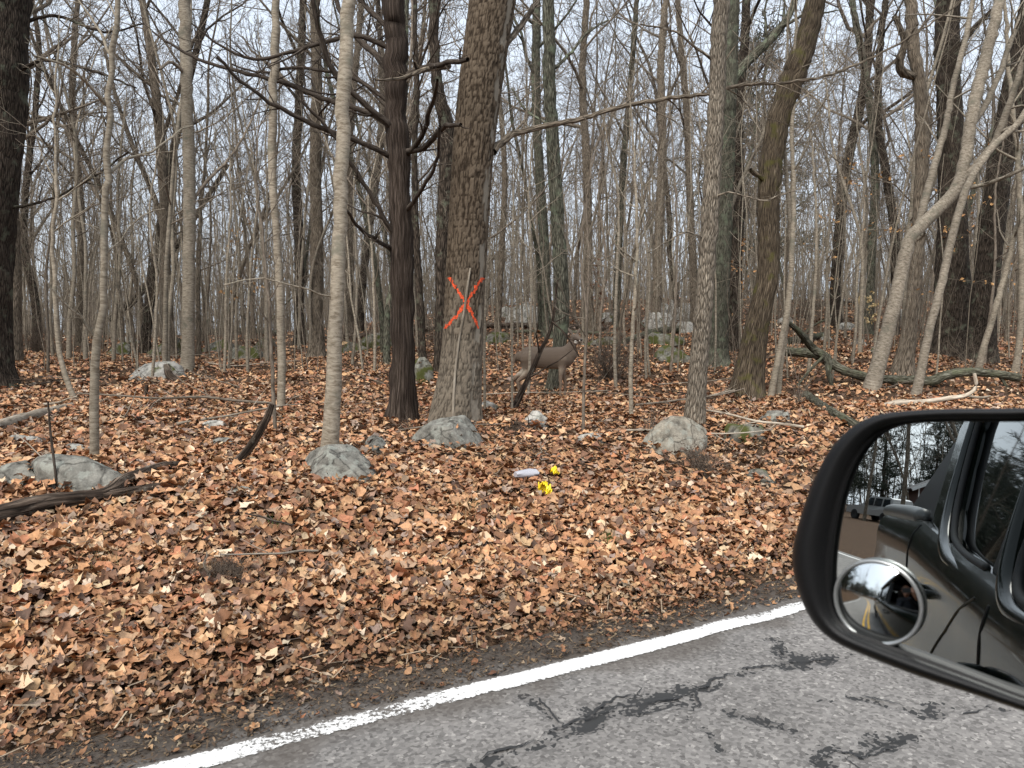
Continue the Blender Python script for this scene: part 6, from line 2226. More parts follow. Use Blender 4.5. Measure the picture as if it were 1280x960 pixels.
def pane(name, poly, mat, sg, thick=0.04, inset=0.0):
    """a slab cut to a side view outline (f, z), following the lean of the cab side"""
    poly = np.asarray(poly, float)
    A = np.stack([poly[:, 0], (wz(poly[:, 1]) - inset) * sg, poly[:, 1]], -1)
    B = A.copy()
    B[:, 1] -= thick * sg
    n = len(A)
    mb = MB()
    c = A.mean(0)
    mb.add(np.vstack([A, B]), [[i, (i + 1) % n, n + (i + 1) % n, n + i] for i in range(n)])
    me_faces = [list(range(n)), list(range(n, 2 * n))[::-1]]
    me = bpy.data.meshes.new(name)
    V = np.vstack([A, B])
    fcs = [list(range(n)), list(range(2 * n - 1, n - 1, -1))] + [[i, n + i, n + (i + 1) % n, (i + 1) % n] for i in range(n)]
    me.from_pydata([tuple(v) for v in V], [], fcs)
    me.materials.append(mat)
    o = obj(name, me, truck)
    bv = o.modifiers.new('edge', 'BEVEL')
    bv.width = min(0.012, thick * 0.3)
    bv.segments = 2
    return o


def smooth_poly(pts, step=0.03):
    P, _ = catmull(np.array([(x, y, 0) for x, y in pts]), np.zeros(len(pts)), step)
    return P[:, :2]


def tube3(name, pts, r, mat, parent=truck, k=10, step=0.04):
    P, R = catmull(np.asarray(pts, float), np.full(len(pts), r) if np.isscalar(r) else np.asarray(r), step)
    mb = MB()
    capped(mb, np.c_[P, R], k, 1.0)
    return mb.build(name, mat, parent)


for sg in (1, -1):
    side_panel(sg)
    pane('pillar', [(1.16, 1.19), (1.02, 1.225), (0.62, 1.50), (0.22, 1.78), (0.10, 1.82), (0.10, 1.885), (0.26, 1.865), (0.70, 1.57)], M['paint'], sg)
    pane('pillar', [(-0.42, 1.235), (-0.74, 1.25), (-0.80, 1.80), (-0.58, 1.80)], M['trim'], sg, 0.05, 0.006)
    rear_edge = [(-1.20, 1.275), (-1.34, 1.305), (-1.47, 1.39), (-1.60, 1.53), (-1.70, 1.67), (-1.72, 1.76), (-1.68, 1.80)]
    pane('pillar', [(-1.20, 1.27), (-1.30, 1.29), (-1.47, 1.39), (-1.60, 1.53), (-1.70, 1.67), (-1.71, 1.80), (-2.02, 1.80), (-2.12, 1.70), (-1.90, 1.335), (-1.60, 1.30)], M['paint'], sg)
    pane('sail_panel', [(-1.92, 1.337), (-2.14, 1.70), (-2.55, 1.52), (-2.95, 1.345)], M['trim'], sg, 0.05, 0.012)
    # windows
    wins = [('rear_window', [(-0.76, 1.255), (-1.18, 1.285), (-1.32, 1.305), (-1.47, 1.395), (-1.60, 1.535), (-1.70, 1.675), (-1.70, 1.80), (-0.81, 1.80)])]
    if sg < 0:
        wins.append(('front_window', [(1.0, 1.22), (-0.42, 1.24), (-0.58, 1.80), (0.20, 1.79), (0.62, 1.50)]))
    for nm, pl in wins:
        pane(nm, pl, M['glass'], sg, 0.008, 0.022)
    for wp in ([(-0.76, 1.262), (-1.0, 1.27), (-1.18, 1.285), (-1.33, 1.315), (-1.47, 1.40), (-1.60, 1.54), (-1.69, 1.675), (-1.70, 1.79)], [(1.0, 1.232), (0.5, 1.238), (0.0, 1.24), (-0.43, 1.246), (-0.50, 1.45), (-0.58, 1.79)]):
        tube3('window_seal', [(x, (wz(z) + 0.001) * sg, z) for x, z in wp], 0.010, M['rubber'])
    # raised door frame lip, catches the sky
    tube3('door_lip', [(x, (wz(z) + 0.004) * sg, z) for x, z in [(-0.66, 1.205), (-0.95, 1.225), (-1.22, 1.25), (-1.40, 1.30), (-1.55, 1.40), (-1.68, 1.55), (-1.77, 1.70), (-1.80, 1.80)]], [0.014, 0.02, 0.026, 0.026, 0.022, 0.018, 0.016, 0.014], M['paint'])
    tube3('door_lip', [(x, (wz(z) + 0.004) * sg, z) for x, z in [(0.9, 1.19), (0.3, 1.20), (-0.2, 1.20), (-0.46, 1.22), (-0.57, 1.34), (-0.64, 1.55), (-0.69, 1.78)]], [0.014, 0.017, 0.02, 0.024, 0.021, 0.017, 0.014], M['paint'])
    # seams of the doors
    for sp in ([(-0.66, 1.20), (-0.80, 1.15), (-1.0, 1.06), (-1.12, 0.95), (-1.17, 0.75), (-1.17, 0.46)], [(-0.52, 1.20), (-0.53, 1.0), (-0.53, 0.7), (-0.53, 0.46)], [(1.02, 1.19), (1.05, 0.9), (1.0, 0.46)], [(-1.92, 1.32), (-1.95, 1.0), (-1.95, 0.46)]):
        P = []
        sp = smooth_poly(sp, 0.04)
        for x, z in sp:
            t = (belt(x) - z) / (belt(x) - 0.42)
            P.append((x, float(wside(x, t)) * sg + 0.0008 * sg, z))
        tube3('door_seam', P, 0.0028, M['trim'], k=6, step=1.0)
    for fh, zh in ((-0.36, 1.08), (-1.55, 1.12)):
        tube3('door_handle', [(fh - 0.11, 1.005 * sg, zh), (fh - 0.08, 1.045 * sg, zh), (fh + 0.08, 1.045 * sg, zh), (fh + 0.11, 1.005 * sg, zh)], 0.014, M['paint'])
    tube3('bed_rail_cap', [(-2.16, 0.93 * sg, 1.345), (-2.6, 0.93 * sg, 1.35), (-3.3, 0.93 * sg, 1.35), (-3.7, 0.93 * sg, 1.345), (-3.95, 0.90 * sg, 1.335)], [0.036, 0.04, 0.04, 0.038, 0.03], M['capgrey'], k=14)
    tube3('roof_rail', [(0.12, 0.80 * sg, 1.865), (-0.9, 0.795 * sg, 1.89), (-2.02, 0.80 * sg, 1.835)], 0.05, M['paint'], k=12)
    tube3('rocker', [(-2.3, 0.94 * sg, 0.42), (1.2, 0.94 * sg, 0.42)], 0.06, M['trim'], k=10)
    lp = MB()
    lp.box((-4.0, 0.90 * sg, 1.05), (0.10, 0.10, 0.42))
    lp.build('tail_lamp', M['lamp_red'], truck)
    hp = MB()
    hp.box((2.83, 0.68 * sg, 0.92), (0.12, 0.34, 0.18))
    hp.build('headlamp', M['chrome'], truck)
    for fw in (-2.85, 1.75):
        a_ = np.linspace(0, 2 * math.pi, 36, endpoint=False)
        prof = [(0.25, 0.0), (0.27, 0.03), (0.385, 0.035), (0.405, 0.0), (0.41, -0.06), (0.41, -0.18), (0.39, -0.23), (0.25, -0.23)]
        G = np.array([[(fw + r * math.cos(t), (0.98 + y) * sg, 0.41 + r * math.sin(t)) for t in a_] for r, y in prof])
        w_ = MB()
        w_.grid(G, closed_v=True, flip=(sg < 0))
        wh = w_.build('wheel', M['tyre'], truck)
        G2 = np.array([[(fw + r * math.cos(t), (0.98 + y) * sg, 0.41 + r * math.sin(t)) for t in a_] for r, y in [(0.26, 0.0), (0.24, -0.01), (0.21, -0.05), (0.07, -0.02), (0.05, 0.0), (0.005, 0.0)]])
        w_ = MB()
        w_.grid(G2, closed_v=True, flip=(sg < 0))
        w_.build('rim', M['alloy'], wh)

b = MB()
v = np.linspace(-1, 1, 15)
fg = np.linspace(0.14, -2.05, 16)
Fm, Vm = np.meshgrid(fg, v, indexing='ij')
b.grid(np.stack([Fm, Vm * 0.80, 1.90 + 0.045 * (1 - Vm ** 2) - 0.05 * smst(-1.5, -2.05, Fm) - 0.03 * smst(-0.2, 0.14, Fm)], -1))
b.build('roof', M['paint'], truck)
b = MB()
fg = np.linspace(1.06, 2.95, 14)
Fm, Vm = np.meshgrid(fg, v, indexing='ij')
b.grid(np.stack([Fm, Vm * (0.93 - 0.18 * smst(2.2, 2.95, Fm)), belt(Fm) + 0.07 * (1 - Vm ** 4) * smst(3.1, 2.6, Fm)], -1), flip=True)
b.build('hood', M['paint'], truck)
b = MB()
zg = np.linspace(0.4, 1.03, 6)
Zm, Vm = np.meshgrid(zg, v, indexing='ij')
b.grid(np.stack([2.95 + 0.02 * np.cos(Vm * 1.5), Vm * 0.78, Zm], -1), flip=True)
b.build('front_fascia', M['trim'], truck)
b = MB()
b.grid(np.array([[(1.10 - t * 0.92, w * (0.92 - 0.14 * t), 1.22 + 0.63 * t + 0.03 * (1 - w * w)) for w in np.linspace(-1, 1, 9)] for t in np.linspace(0, 1, 6)]))
b.build('windscreen', M['glass'], truck)
b = MB()
b.grid(np.array([[(-1.94 - 0.1 * t, w * (0.90 - 0.10 * t), 1.30 + 0.54 * t) for w in np.linspace(-1, 1, 5)] for t in np.linspace(0, 1, 4)]))
b.build('back_window', M['glass'], truck)
for nm, c, s in (('bed_floor', (-2.98, 0, 0.78), (2.0, 1.78, 0.05)), ('tailgate', (-3.99, 0, 1.05), (0.07, 1.72, 0.56)), ('cab_floor', (-0.4, 0, 0.45), (3.0, 1.8, 0.06)), ('cab_back', (-1.93, 0, 0.95), (0.05, 1.84, 0.72)), ('bumper', (-4.1, 0, 0.58), (0.16, 1.75, 0.2))):
    b = MB()
    b.box(c, s)
    o = b.build(nm, M['trim'] if nm != 'tailgate' else M['paint'], truck, smooth=False)
    bv = o.modifiers.new('edge', 'BEVEL')
    bv.width = 0.02
    bv.segments = 2
# cabin
for wseat, fseat in ((0.44, -0.35), (-0.44, -0.35)):
    b = MB()
    capped(b, [(fseat - 0.24, wseat, 0.78, 0.12), (fseat + 0.02, wseat, 0.78, 0.13), (fseat + 0.26, wseat, 0.80, 0.11)], 14, 0.05)
    capped(b, [(fseat - 0.27, wseat, 0.82, 0.10), (fseat - 0.36, wseat, 1.15, 0.10), (fseat - 0.42, wseat, 1.38, 0.08)], 14, 0.05)
    capped(b, [(fseat - 0.44, wseat, 1.50, 0.06), (fseat - 0.46, wseat, 1.62, 0.06)], 12, 0.03)
    V = np.vstack(b.V)
    b.V = [np.stack([x[:, 0], wseat + (x[:, 1] - wseat) * 2.0, x[:, 2]], -1) for x in b.V]
    b.build('seat', M['seatcloth'], truck)
b = MB()
capped(b, [(-1.25, -0.7, 0.82, 0.16), (-1.25, 0.7, 0.82, 0.16)], 14, 0.1)
capped(b, [(-1.55, -0.7, 1.15, 0.12), (-1.55, 0.7, 1.15, 0.12)], 14, 0.1)
b.build('rear_bench', M['seatcloth'], truck)
b = MB()
capped(b, [(0.78, -0.84, 1.02, 0.17), (0.80, 0, 1.05, 0.18), (0.78, 0.84, 1.02, 0.17)], 16, 0.1)
b.build('dashboard', M['trim'], truck)
a_ = np.linspace(0, 2 * math.pi, 33)
sw = np.stack([0.40 + 0.06 * np.sin(a_) * 1.2, 0.42 + 0.185 * np.cos(a_), 1.02 + 0.17 * np.sin(a_)], -1)
tube3('steering_wheel', sw, 0.014, M['trim'])
tube3('steering_column', [(0.40, 0.42, 1.02), (0.70, 0.42, 0.97)], 0.035, M['trim'])

# ------------------------------------------------------------------ the door mirror
A_M = at(1150, 670, 0.60)
r_in = unit(ray(1025, 623))
N_M = unit(-F_DIR - r_in)                         # turned so that the driver looks back along the road
RZ = YAW
RINV = np.array([[math.cos(RZ), math.sin(RZ), 0], [-math.sin(RZ), math.cos(RZ), 0], [0, 0, 1]])


def to_truck(P):
    return (np.asarray(P) - TRK_O * O_DIR) @ RINV.T


def mhit(px, py, off=0.0):
    d = ray(px, py)
    C = np.array([0, 0, CAM_Z])
    return C + d * (((A_M + N_M * off - C) @ N_M) / (d @ N_M))


OUTER = [(1400, 504), (1280, 510), (1190, 511), (1130, 514), (1092, 520), (1062, 536), (1037, 563), (1016, 603), (1000, 648), (991, 686), (992, 716), (1003, 753), (1019, 781), (1045, 803), (1090, 823), (1150, 846), (1220, 869), (1280, 889), (1400, 928), (1436, 900), (1450, 720), (1436, 530)]
GLASS = [(1394, 522), (1280, 527), (1190, 527), (1137, 530), (1107, 538), (1085, 556), (1066, 587), (1053, 625), (1044, 675), (1040, 728), (1044, 762), (1060, 784), (1100, 801), (1160, 823), (1220, 846), (1280, 869), (1386, 904), (1408, 880), (1416, 720), (1408, 540)]


def closed_outline(pts, n=120, c=(1215, 705)):
    P = np.array(pts + [pts[0]], float)
    P3 = np.c_[P, np.zeros(len(P))]
    # closed smoothing
    Q = np.vstack([P3[-2], P3, P3[1]])
    out = []
    for i in range(1, len(Q) - 2):
        p0, p1, p2, p3 = Q[i - 1:i + 3]
        t = np.linspace(0, 1, 12, endpoint=False)[:, None]
        out.append(0.5 * (2 * p1 + (p2 - p0) * t + (2 * p0 - 5 * p1 + 4 * p2 - p3) * t ** 2 + (3 * p1 - p0 - 3 * p2 + p3) * t ** 3))
    S = np.vstack(out)[:, :2]
    ang = np.unwrap(np.arctan2(S[:, 1] - c[1], S[:, 0] - c[0]))
    o_ = np.argsort(ang)
    want = np.linspace(ang[o_][0], ang[o_][0] + 2 * math.pi, n, endpoint=False)
    a2 = np.concatenate([ang[o_], ang[o_] + 2 * math.pi])
    S2 = np.vstack([S[o_], S[o_]])
    rad = np.interp(want, a2, np.hypot(S2[:, 0] - c[0], S2[:, 1] - c[1]))
    return np.stack([c[0] + rad * np.cos(want), c[1] + rad * np.sin(want)], -1)


w0 = closed_outline(OUTER)
# use the same angles for both outlines so that they can be joined
g0 = closed_outline(GLASS)


def same_angles(src, n=240, c=(1215, 705)):
    a = np.arctan2(src[:, 1] - c[1], src[:, 0] - c[0]) % (2 * math.pi)
    o_ = np.argsort(a)
    a, r = a[o_], np.hypot(src[o_, 0] - c[0], src[o_, 1] - c[1])
    w = np.linspace(0, 2 * math.pi, n, endpoint=False)
    rr = np.interp(w, np.r_[a - 2 * math.pi, a, a + 2 * math.pi], np.r_[r, r, r])
    return np.stack([c[0] + rr * np.cos(w), c[1] + rr * np.sin(w)], -1)


w0, g0 = same_angles(w0), same_angles(g0)
CEN = mhit(1215, 705)


def ring_px(P, off):
    return to_truck(np.array([mhit(x, y, off) for x, y in P]))


CENL = to_truck(CEN)
NL = RINV @ N_M
mirror_root_rings = []
for a_b, off in ((0.0, -0.002), (0.0, 0.004), (0.08, 0.010), (0.16, 0.0085), (0.24, 0.013), (0.55, 0.020), (0.78, 0.020), (0.92, 0.016), (1.0, 0.006)):
    mirror_root_rings.append(ring_px(g0 * (1 - a_b) + w0 * a_b, off))
edge_ring = mirror_root_rings[-1]
for sc_, off in ((1.006, -0.012), (0.995, -0.035), (0.95, -0.065), (0.84, -0.092), (0.62, -0.112), (0.30, -0.122)):
    mirror_root_rings.append(CENL + (edge_ring - CENL - NL * 0.006) * sc_ + NL * off)
mb = MB()
mb.grid(np.array(mirror_root_rings), closed_v=True, flip=True)
mb.fan(mirror_root_rings[-1], mirror_root_rings[-1].mean(0))
housing = mb.build('side_mirror', M['mould'], truck)
housing['label'] = 'black door mirror with a small round blind spot mirror'
arm0 = CENL - NL * 0.06 + np.array([0, -0.06, -0.07])
arm = MB()
capped(arm, [(*arm0, 0.035), (arm0[0] + 0.03, 0.97, 1.245, 0.04), (arm0[0] + 0.06, 0.93, 1.235, 0.045)], 12, 0.02)
arm.build('mirror_arm', M['mould'], housing)
gl_ring = ring_px(g0, 0.0)
mb = MB()
mb.add(np.vstack([gl_ring, CENL]), [[i, (i + 1) % len(gl_ring), len(gl_ring)] for i in range(len(gl_ring))])
gme = mb.mesh('mirror_glass', M['mirror'], smooth=False)
obj('mirror_glass', gme, housing)
# the stick-on convex mirror
bc = to_truck(mhit(1098, 752, 0.002))
ex = to_truck(mhit(1151, 752, 0.002)) - bc
rad_ = np.linalg.norm(ex)
ex = unit(ex)
ey = np.cross(NL, ex)
RC = 0.085
a_ = np.linspace(0, 2 * math.pi, 64, endpoint=False)
h0 = RC - math.sqrt(RC ** 2 - rad_ ** 2)
G = []
for r in np.linspace(1.0, 0.01, 24) * rad_:
    h = math.sqrt(RC ** 2 - r ** 2) - (RC - h0) + 0.004
    G.append([bc + ex * r * math.cos(t) + ey * r * math.sin(t) + NL * h for t in a_])
mb = MB()
mb.grid(np.array(G), closed_v=True)
mb.fan(np.array(G)[-1], np.array(G)[-1].mean(0) + NL * 1e-6)
bsm = mb.build('blind_spot_mirror', M['mirror'], housing)
cr = np.array([bc + ex * (rad_ + 0.001) * math.cos(t) + ey * (rad_ + 0.001) * math.sin(t) + NL * 0.004 for t in np.append(a_, a_[0])])
M['rimgrey'] = plain('grey_mirror_rim', (0.45, 0.46, 0.46), 0.3, metal=0.7)
mb = MB()
mb.tubes(cr, np.full(len(cr), 0.0016), 10)
mb.build('mirror_rim', M['rimgrey'], housing)
# the one on the passenger side
V = []
mb = MB()
mb.grid(np.array(mirror_root_rings) * np.array([1, -1, 1]), closed_v=True)
fr = np.array(mirror_root_rings)[-1] * np.array([1, -1, 1])
mb.fan(fr, fr.mean(0), flip=True)
hr = mb.build('side_mirror', M['mould'], truck)
gr = MB()
gg = gl_ring * np.array([1, -1, 1])
gr.fan(gg, gg.mean(0), flip=True)
gr.build('mirror_glass', M['mirror'], hr)
ar = MB()
capped(ar, [(arm0[0], -arm0[1], arm0[2], 0.035), (arm0[0] + 0.03, -0.97, 1.245, 0.04), (arm0[0] + 0.06, -0.93, 1.235, 0.045)], 12, 0.02)
ar.build('mirror_arm', M['mould'], hr)

# ------------------------------------------------------------------ the one who takes the picture
M['jacket'] = plain('dark_jacket', (0.03, 0.032, 0.04), 0.9, noise=0.2, nscale=40)
M['skin'] = plain('skin', (0.52, 0.29, 0.20), 0.5, noise=0.06, nscale=25)
M['hair'] = plain('brown_hair', (0.05, 0.03, 0.02), 0.7, noise=0.3, nscale=90)
person = empty('person', TRK_O * O_DIR, YAW)
pb = MB()
capped(pb, [(-0.45, 0.42, 0.98, 0.15), (-0.46, 0.44, 1.12, 0.15), (-0.45, 0.48, 1.26, 0.155), (-0.44, 0.50, 1.36, 0.12)], 18, 0.03)
capped(pb, [(-0.46, 0.28, 1.34, 0.075), (-0.44, 0.66, 1.34, 0.075)], 14, 0.03)
capped(pb, [(-0.43, 0.52, 1.40, 0.055), (-0.41, 0.54, 1.48, 0.05)], 12, 0.02)
capped(pb, [(-0.44, 0.30, 1.32, 0.062), (-0.25, 0.33, 1.16, 0.052), (-0.10, 0.55, 1.26, 0.043), (-0.06, 0.72, 1.38, 0.036)], 12, 0.03)
capped(pb, [(-0.44, 0.66, 1.32, 0.062), (-0.34, 0.76, 1.12, 0.05), (-0.12, 0.62, 0.98, 0.042), (-0.02, 0.52, 0.96, 0.034)], 12, 0.03)
for s in (-0.10, 0.10):
    capped(pb, [(-0.42, 0.44 + s, 0.98, 0.10), (0.0, 0.44 + s * 1.5, 0.97, 0.085), (0.10, 0.44 + s * 1.5, 0.90, 0.07), (0.22, 0.44 + s * 1.5, 0.56, 0.05), (0.34, 0.44 + s * 1.5, 0.53, 0.045)], 14, 0.04)
po = pb.build('body', M['jacket'], person)
remesh(po, 0.016, 4)
hb = MB()
capped(hb, [(-0.40, 0.545, 1.49, 0.06), (-0.39, 0.55, 1.55, 0.082), (-0.395, 0.55, 1.61, 0.092), (-0.40, 0.545, 1.655, 0.082)], 18, 0.02)
fd_ = unit(np.array([0.8, 0.6, 0.0]))
hc = np.array([-0.393, 0.55, 1.575])
capped(hb, [(*(hc + fd_ * 0.075 + [0, 0, 0.025]), 0.010), (*(hc + fd_ * 0.10 + [0, 0, -0.005]), 0.015)], 10, 0.006)
capped(hb, [(*(hc + fd_ * 0.05 + [0, 0, -0.07]), 0.035), (*(hc + fd_ * 0.07 + [0, 0, -0.075]), 0.026)], 10, 0.01)
sd_ = np.array([-fd_[1], fd_[0], 0])
for s in (-1, 1):
    capped(hb, [(*(hc + sd_ * s * 0.085 + [0, 0, -0.02]), 0.013), (*(hc + sd_ * s * 0.094 + [0, 0, 0.015]), 0.017)], 8, 0.01)
ho = hb.build('head', M['skin'], person)
remesh(ho, 0.008, 3)
wk = plain('eye_white', (0.7, 0.7, 0.68), 0.2)
mouthm = plain('lips', (0.36, 0.13, 0.11), 0.5)
for s in (-1, 1):
    e = MB()
    th, ph = np.meshgrid(np.linspace(0, 2 * math.pi, 12, endpoint=False), np.linspace(0.05, math.pi - 0.05, 8))
    e.grid(hc + fd_ * 0.082 + sd_ * s * 0.032 + np.array([0, 0, 0.028]) + 0.012 * np.stack([np.cos(th) * np.sin(ph), np.sin(th) * np.sin(ph), np.cos(ph)], -1), closed_v=True, flip=True)
    e.build('eye', wk, ho)
e = MB()
capped(e, [(*(hc + fd_ * 0.098 + sd_ * 0.025 + [0, 0, -0.045]), 0.006), (*(hc + fd_ * 0.105 + [0, 0, -0.045]), 0.007), (*(hc + fd_ * 0.098 - sd_ * 0.025 + [0, 0, -0.045]), 0.006)], 8, 0.01)
e.build('mouth', mouthm, ho)
e = MB()
th, ph = np.meshgrid(np.linspace(0, 2 * math.pi, 28, endpoint=False), np.linspace(0.02, math.pi * 0.62, 12))
dd = np.stack([np.cos(th) * np.sin(ph), np.sin(th) * np.sin(ph), np.cos(ph)], -1)
back = 1 + 0.05 * fbm(dd[..., 0] * 6, dd[..., 1] * 6, dd[..., 2] * 6, 3, 3)
front = np.clip((dd @ fd_) - 0.25, 0, 1) * np.clip(0.75 - dd[..., 2], 0, 1) * 0.25
e.grid(np.array([-0.405, 0.545, 1.62]) + dd * (0.108 * back - front)[..., None], closed_v=True, flip=True)
e.build('hair', M['hair'], ho)
# the hand that holds the telephone, behind the lens
ph_c = to_truck(np.array([0.052, -0.012, 1.476]))
xw = RINV @ np.array([1.0, 0, 0])
yw = RINV @ np.array([0, 1.0, 0])
zw = np.array([0, 0, 1.0])
hand = MB()


def hp_(x, y, z, r):
    return (*(ph_c + xw * x + yw * y + zw * z), r)


capped(hand, [hp_(0.10, -0.10, -0.10, 0.028), hp_(0.085, -0.055, -0.06, 0.030), hp_(0.075, -0.04, -0.02, 0.028), hp_(0.072, -0.038, 0.01, 0.024)], 12, 0.01)
for fz, ln_ in ((0.026, 0.92), (0.006, 1.0), (-0.014, 0.95), (-0.033, 0.8)):
    capped(hand, [hp_(0.074, -0.045, fz, 0.0105), hp_(0.094, -0.025, fz, 0.0095), hp_(0.094, 0.002, fz + 0.002, 0.009), hp_(0.094 - 0.018 * ln_, 0.014, fz + 0.003, 0.008), hp_(0.094 - 0.034 * ln_, 0.0155, fz + 0.003, 0.0075)], 10, 0.006)
capped(hand, [hp_(0.072, -0.045, -0.045, 0.013), hp_(0.055, -0.028, -0.035, 0.011), hp_(0.042, -0.018, -0.02, 0.0095), hp_(0.036, -0.0165, -0.008, 0.008)], 10, 0.006)
hd = hand.build('hand', M['skin'], person)
remesh(hd, 0.0035, 2)
hand2 = MB()
capped(hand2, [(-0.02, 0.52, 0.985, 0.032), (0.02, 0.50, 0.995, 0.034), (0.06, 0.49, 0.995, 0.03)], 12, 0.01)
for k, (dy, ln_) in enumerate(((-0.032, 0.055), (-0.011, 0.065), (0.010, 0.06), (0.030, 0.045))):
    capped(hand2, [(0.055, 0.49 + dy, 1.0, 0.0105), (0.055 + ln_ * .5, 0.488 + dy * 1.1, 1.002, 0.0095), (0.055 + ln_, 0.486 + dy * 1.15, 0.99, 0.008)], 10, 0.008)
capped(hand2, [(0.0, 0.53, 0.99, 0.013), (0.03, 0.555, 0.99, 0.011), (0.055, 0.56, 0.985, 0.009)], 10, 0.008)
h2 = hand2.build('hand', M['skin'], person)
remesh(h2, 0.0035, 2)
tag(person, 'person in a dark jacket at the wheel holding up a phone', 'person')
b = MB()
b.box((0.052, -0.012, 1.476), (0.15, 0.008, 0.074))
phn = b.build('smartphone', M['trim'], smooth=False)
bv = phn.modifiers.new('edge', 'BEVEL')
bv.width = 0.003
bv.segments = 2
tag(phn, 'black smartphone held up at the open truck window', 'phone')

# ------------------------------------------------------------------ what the mirror shows behind the truck
def fo(f, o):
    q = f * F_DIR + o * O_DIR
    return np.array([q[0], q[1], float(ground_z(q[0], q[1]))])


# the parked pickup with a cap
M['silver'] = plain('silver_car_paint', (0.42, 0.42, 0.41), 0.3, metal=0.4, coat=0.6)
M['carglass'] = plain('car_window', (0.015, 0.018, 0.02), 0.05, spec=0.6)
pk = empty('parked_car', fo(-60, -3.6), YAW + 2.55)
prof = [(-2.5, 0.45), (-2.52, 0.95), (-2.45, 1.02), (-2.2, 1.72), (-1.9, 1.80), (-0.2, 1.80), (0.15, 1.74), (0.85, 1.12), (1.2, 1.06), (2.3, 0.96), (2.48, 0.85), (2.5, 0.45)]
mb = MB()
ws = [0.93] * len(prof)
prof_a = np.array(prof)
half = np.where(prof_a[:, 1] > 1.2, 0.74, 0.93)
Gs = np.stack([np.stack([prof_a[:, 0], s * half * (1 if abs(s) == 1 else 1), prof_a[:, 1]], -1) for s in (-1, -0.6, 0, 0.6, 1)], 1)
mb.grid(Gs)
for s in (-1, 1):
    ring = np.stack([prof_a[:, 0], s * half, prof_a[:, 1]], -1)
    mb.fan(ring, np.array([0, s * 0.93, 0.8]), flip=(s > 0))
mb.build('body', M['silver'], pk, smooth=False)
for s in (-1, 1):
    for (x0, x1, x2, x3) in ((-2.1, -1.95, -1.35, -1.35), (-1.2, -1.2, -0.45, -0.45), (-0.35, -0.35, 0.1, 0.62)):
        w_ = MB()
        w_.add([(x0, s * 0.905, 1.14), (x1, s * 0.775, 1.68), (x2, s * 0.775, 1.68), (x3, s * 0.905, 1.14)], [[0, 1, 2, 3] if s < 0 else [3, 2, 1, 0]])
        w_.build('window', M['carglass'], pk)
    for fw in (-1.55, 1.55):
        a_ = np.linspace(0, 2 * math.pi, 24, endpoint=False)
        G = np.array([[(fw + r * math.cos(t), s * (0.95 + y), 0.36 + r * math.sin(t)) for t in a_] for r, y in [(0.01, 0.0), (0.2, 0.0), (0.22, 0.02), (0.35, 0.02), (0.37, -0.02), (0.37, -0.2), (0.2, -0.22)]])
        w_ = MB()
        w_.grid(G, closed_v=True, flip=(s > 0))
        w_.build('wheel', M['tyre'], pk)
w_ = MB()
w_.add([(0.22, -0.68, 1.70), (0.22, 0.68, 1.70), (0.86, 0.80, 1.16), (0.86, -0.80, 1.16)], [[0, 1, 2, 3]])
w_.build('windscreen', M['carglass'], pk)
b = MB()
b.box((2.52, 0, 0.62), (0.1, 1.8, 0.2))
b.build('bumper', M['trim'], pk)
tag(pk, 'silver car parked by the house, reflected in the door mirror', 'car')

# the brick house
M['brick'] = plain('red_brick', (0.085, 0.04, 0.03), 0.9, noise=0.3, nscale=12)
M['shingle'] = plain('grey_shingle', (0.08, 0.08, 0.085), 0.9, noise=0.25, nscale=9)
M['whitewood'] = plain('white_trim_wood', (0.72, 0.72, 0.70), 0.6)
hs = empty('brick_house', fo(-80, -13.0), YAW)
W_, D_, Hh, Rr = 11.0, 8.0, 3.0, 3.0
b = MB()
b.box((0, 0, Hh / 2 - 0.2), (D_, W_, Hh + 0.4))
b.add([(D_ / 2, -W_ / 2, Hh), (D_ / 2, W_ / 2, Hh), (D_ / 2, 0, Hh + Rr)], [[0, 1, 2]], np.zeros((1, 3, 2)))
b.add([(-D_ / 2, -W_ / 2, Hh), (-D_ / 2, W_ / 2, Hh), (-D_ / 2, 0, Hh + Rr)], [[2, 1, 0]], np.zeros((1, 3, 2)))
b.build('wall', M['brick'], hs, smooth=False)
for s in (-1, 1):
    b = MB()
    ax = unit(np.array([0, s * W_ / 2, -Rr]))
    b.box((0, s * W_ / 4 * 1.08, Hh + Rr / 2 * 0.94 + 0.08), (D_ + 0.8, math.hypot(W_ / 2, Rr) * 1.1, 0.12), axes=[(1, 0, 0), ax, np.cross((1, 0, 0), ax)])
    b.build('roof', M['shingle'], hs, smooth=False)
    b = MB()
    b.box((D_ / 2 + 0.42, s * W_ / 4 * 1.08, Hh + Rr / 2 * 0.94), (0.06, math.hypot(W_ / 2, Rr) * 1.1, 0.26), axes=[(1, 0, 0), ax, np.cross((1, 0, 0), ax)])
    b.build('rake_board', M['whitewood'], hs, smooth=False)
for y in (-2.6, 2.6):
    b = MB()
    b.box((D_ / 2 + 0.02, y, 1.6), (0.08, 1.2, 1.5))
    wf = b.build('window', M['whitewood'], hs, smooth=False)
    b = MB()
    b.box((D_ / 2 + 0.05, y, 1.6), (0.05, 1.0, 1.3))
    b.build('pane', M['carglass'], wf, smooth=False)
tube3('downpipe', [(D_ / 2 + 0.1, W_ / 2 - 0.1, 0.1), (D_ / 2 + 0.1, W_ / 2 - 0.1, Hh)], 0.06, M['whitewood'], hs)
tag(hs, 'red brick house with white gable trim, reflected in the door mirror', 'house')

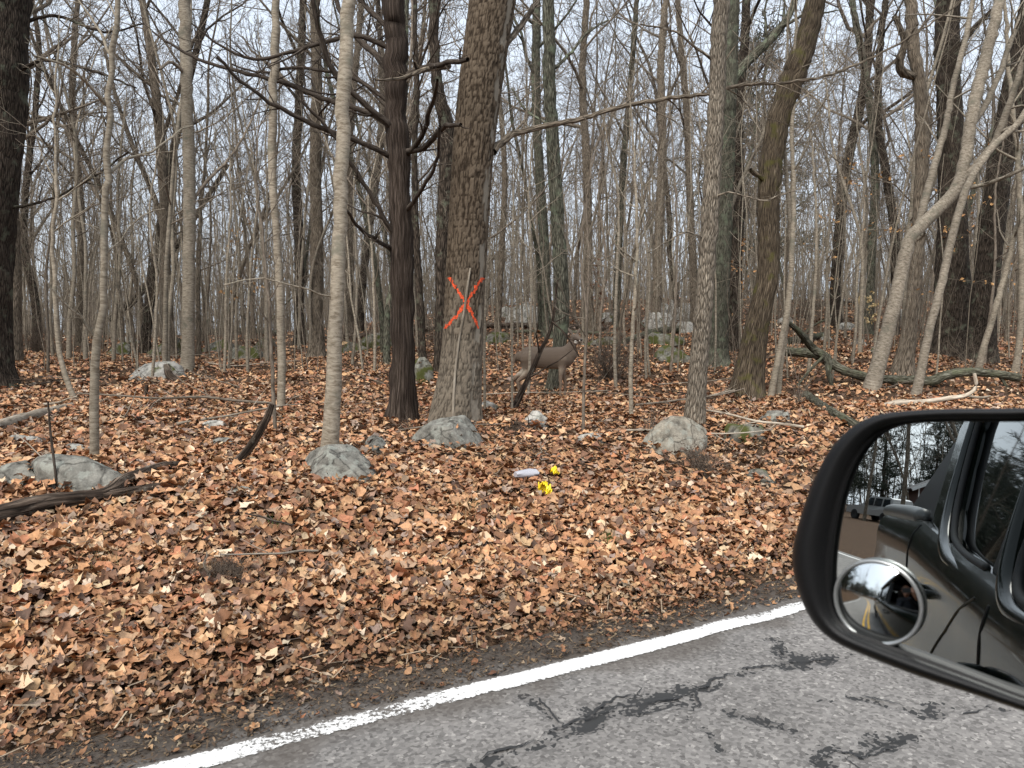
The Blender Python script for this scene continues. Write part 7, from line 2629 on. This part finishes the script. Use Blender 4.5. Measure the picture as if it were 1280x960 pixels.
# evergreens
M['needle'] = plain('dark_needles', (0.014, 0.024, 0.010), 0.8, noise=0.5, nscale=3)
rng = np.random.default_rng(71)
cf_root = empty('pine_tree', fo(-13, 9.5))
n = 12
P = np.stack([0.05 * rng.normal(size=n), 0.05 * rng.normal(size=n), np.linspace(-0.2, 11, n)], -1)
R = np.linspace(0.18, 0.02, n)
mb = MB()
trunk_mesh(mb, *catmull(P, R, 0.3), 10, 4, 0.05)
mb.build('trunk', M['dark'], cf_root)
mb = MB()
P1, R1 = kids(rng, P[None], R[None], 70, 0.12, 0.99, 0.27, 1.35, 0.02, 6, 0.06, 0.35, rmin=0.01)
mb.tubes(P1, R1, 4)
P2, R2 = kids(rng, P1, R1, 10, 0.15, 1.0, 0.35, 0.8, 0.0, 4, 0.1, 0.6, rmin=0.006)
mb.tubes(P2, R2, 3)
P3, R3 = kids(rng, P2, R2, 9, 0.05, 1.0, 0.5, 0.7, 0.0, 3, 0.1, 0.8, rmin=0.022, lmin=0.14)
mb.tubes(P3, R3, 3)
mb.build('crown', M['needle'], cf_root)
tag(cf_root, 'dark green pine standing at the verge behind the truck', 'tree', 'pines behind the truck')
BACK = []
while len(BACK) < 120:
    f, o_ = -12 - 95 * rng.random() ** 0.9, -42 + 90 * rng.random()
    q_ = f * F_DIR + o_ * O_DIR
    s_ = float(road_fs(np.array(q_[0]), np.array(q_[1]))[1])
    if abs(s_ - ROAD_C) < 7.5 or (f > -86 and -14 < o_ < 3) or any((f - a) ** 2 + (o_ - b) ** 2 < 6 for a, b, _ in BACK) or (s_ < 0 and f > -30):
        continue
    BACK.append((f, o_, 0.9 + 0.6 * rng.random()))
for f, o_, sc in BACK:
    tag(copy_tree(cf_root, fo(f, o_), rng.random() * 6, sc), 'dark green pine standing at the verge behind the truck', 'tree', 'pines behind the truck')
c_ = copy_tree(cf_root, (20, 62, float(ground_z(20, 62))), 1.0, 1.9)
tag(c_, 'tall green pine rising among bare trees behind the bowed trunk', 'tree')
del c_['group']
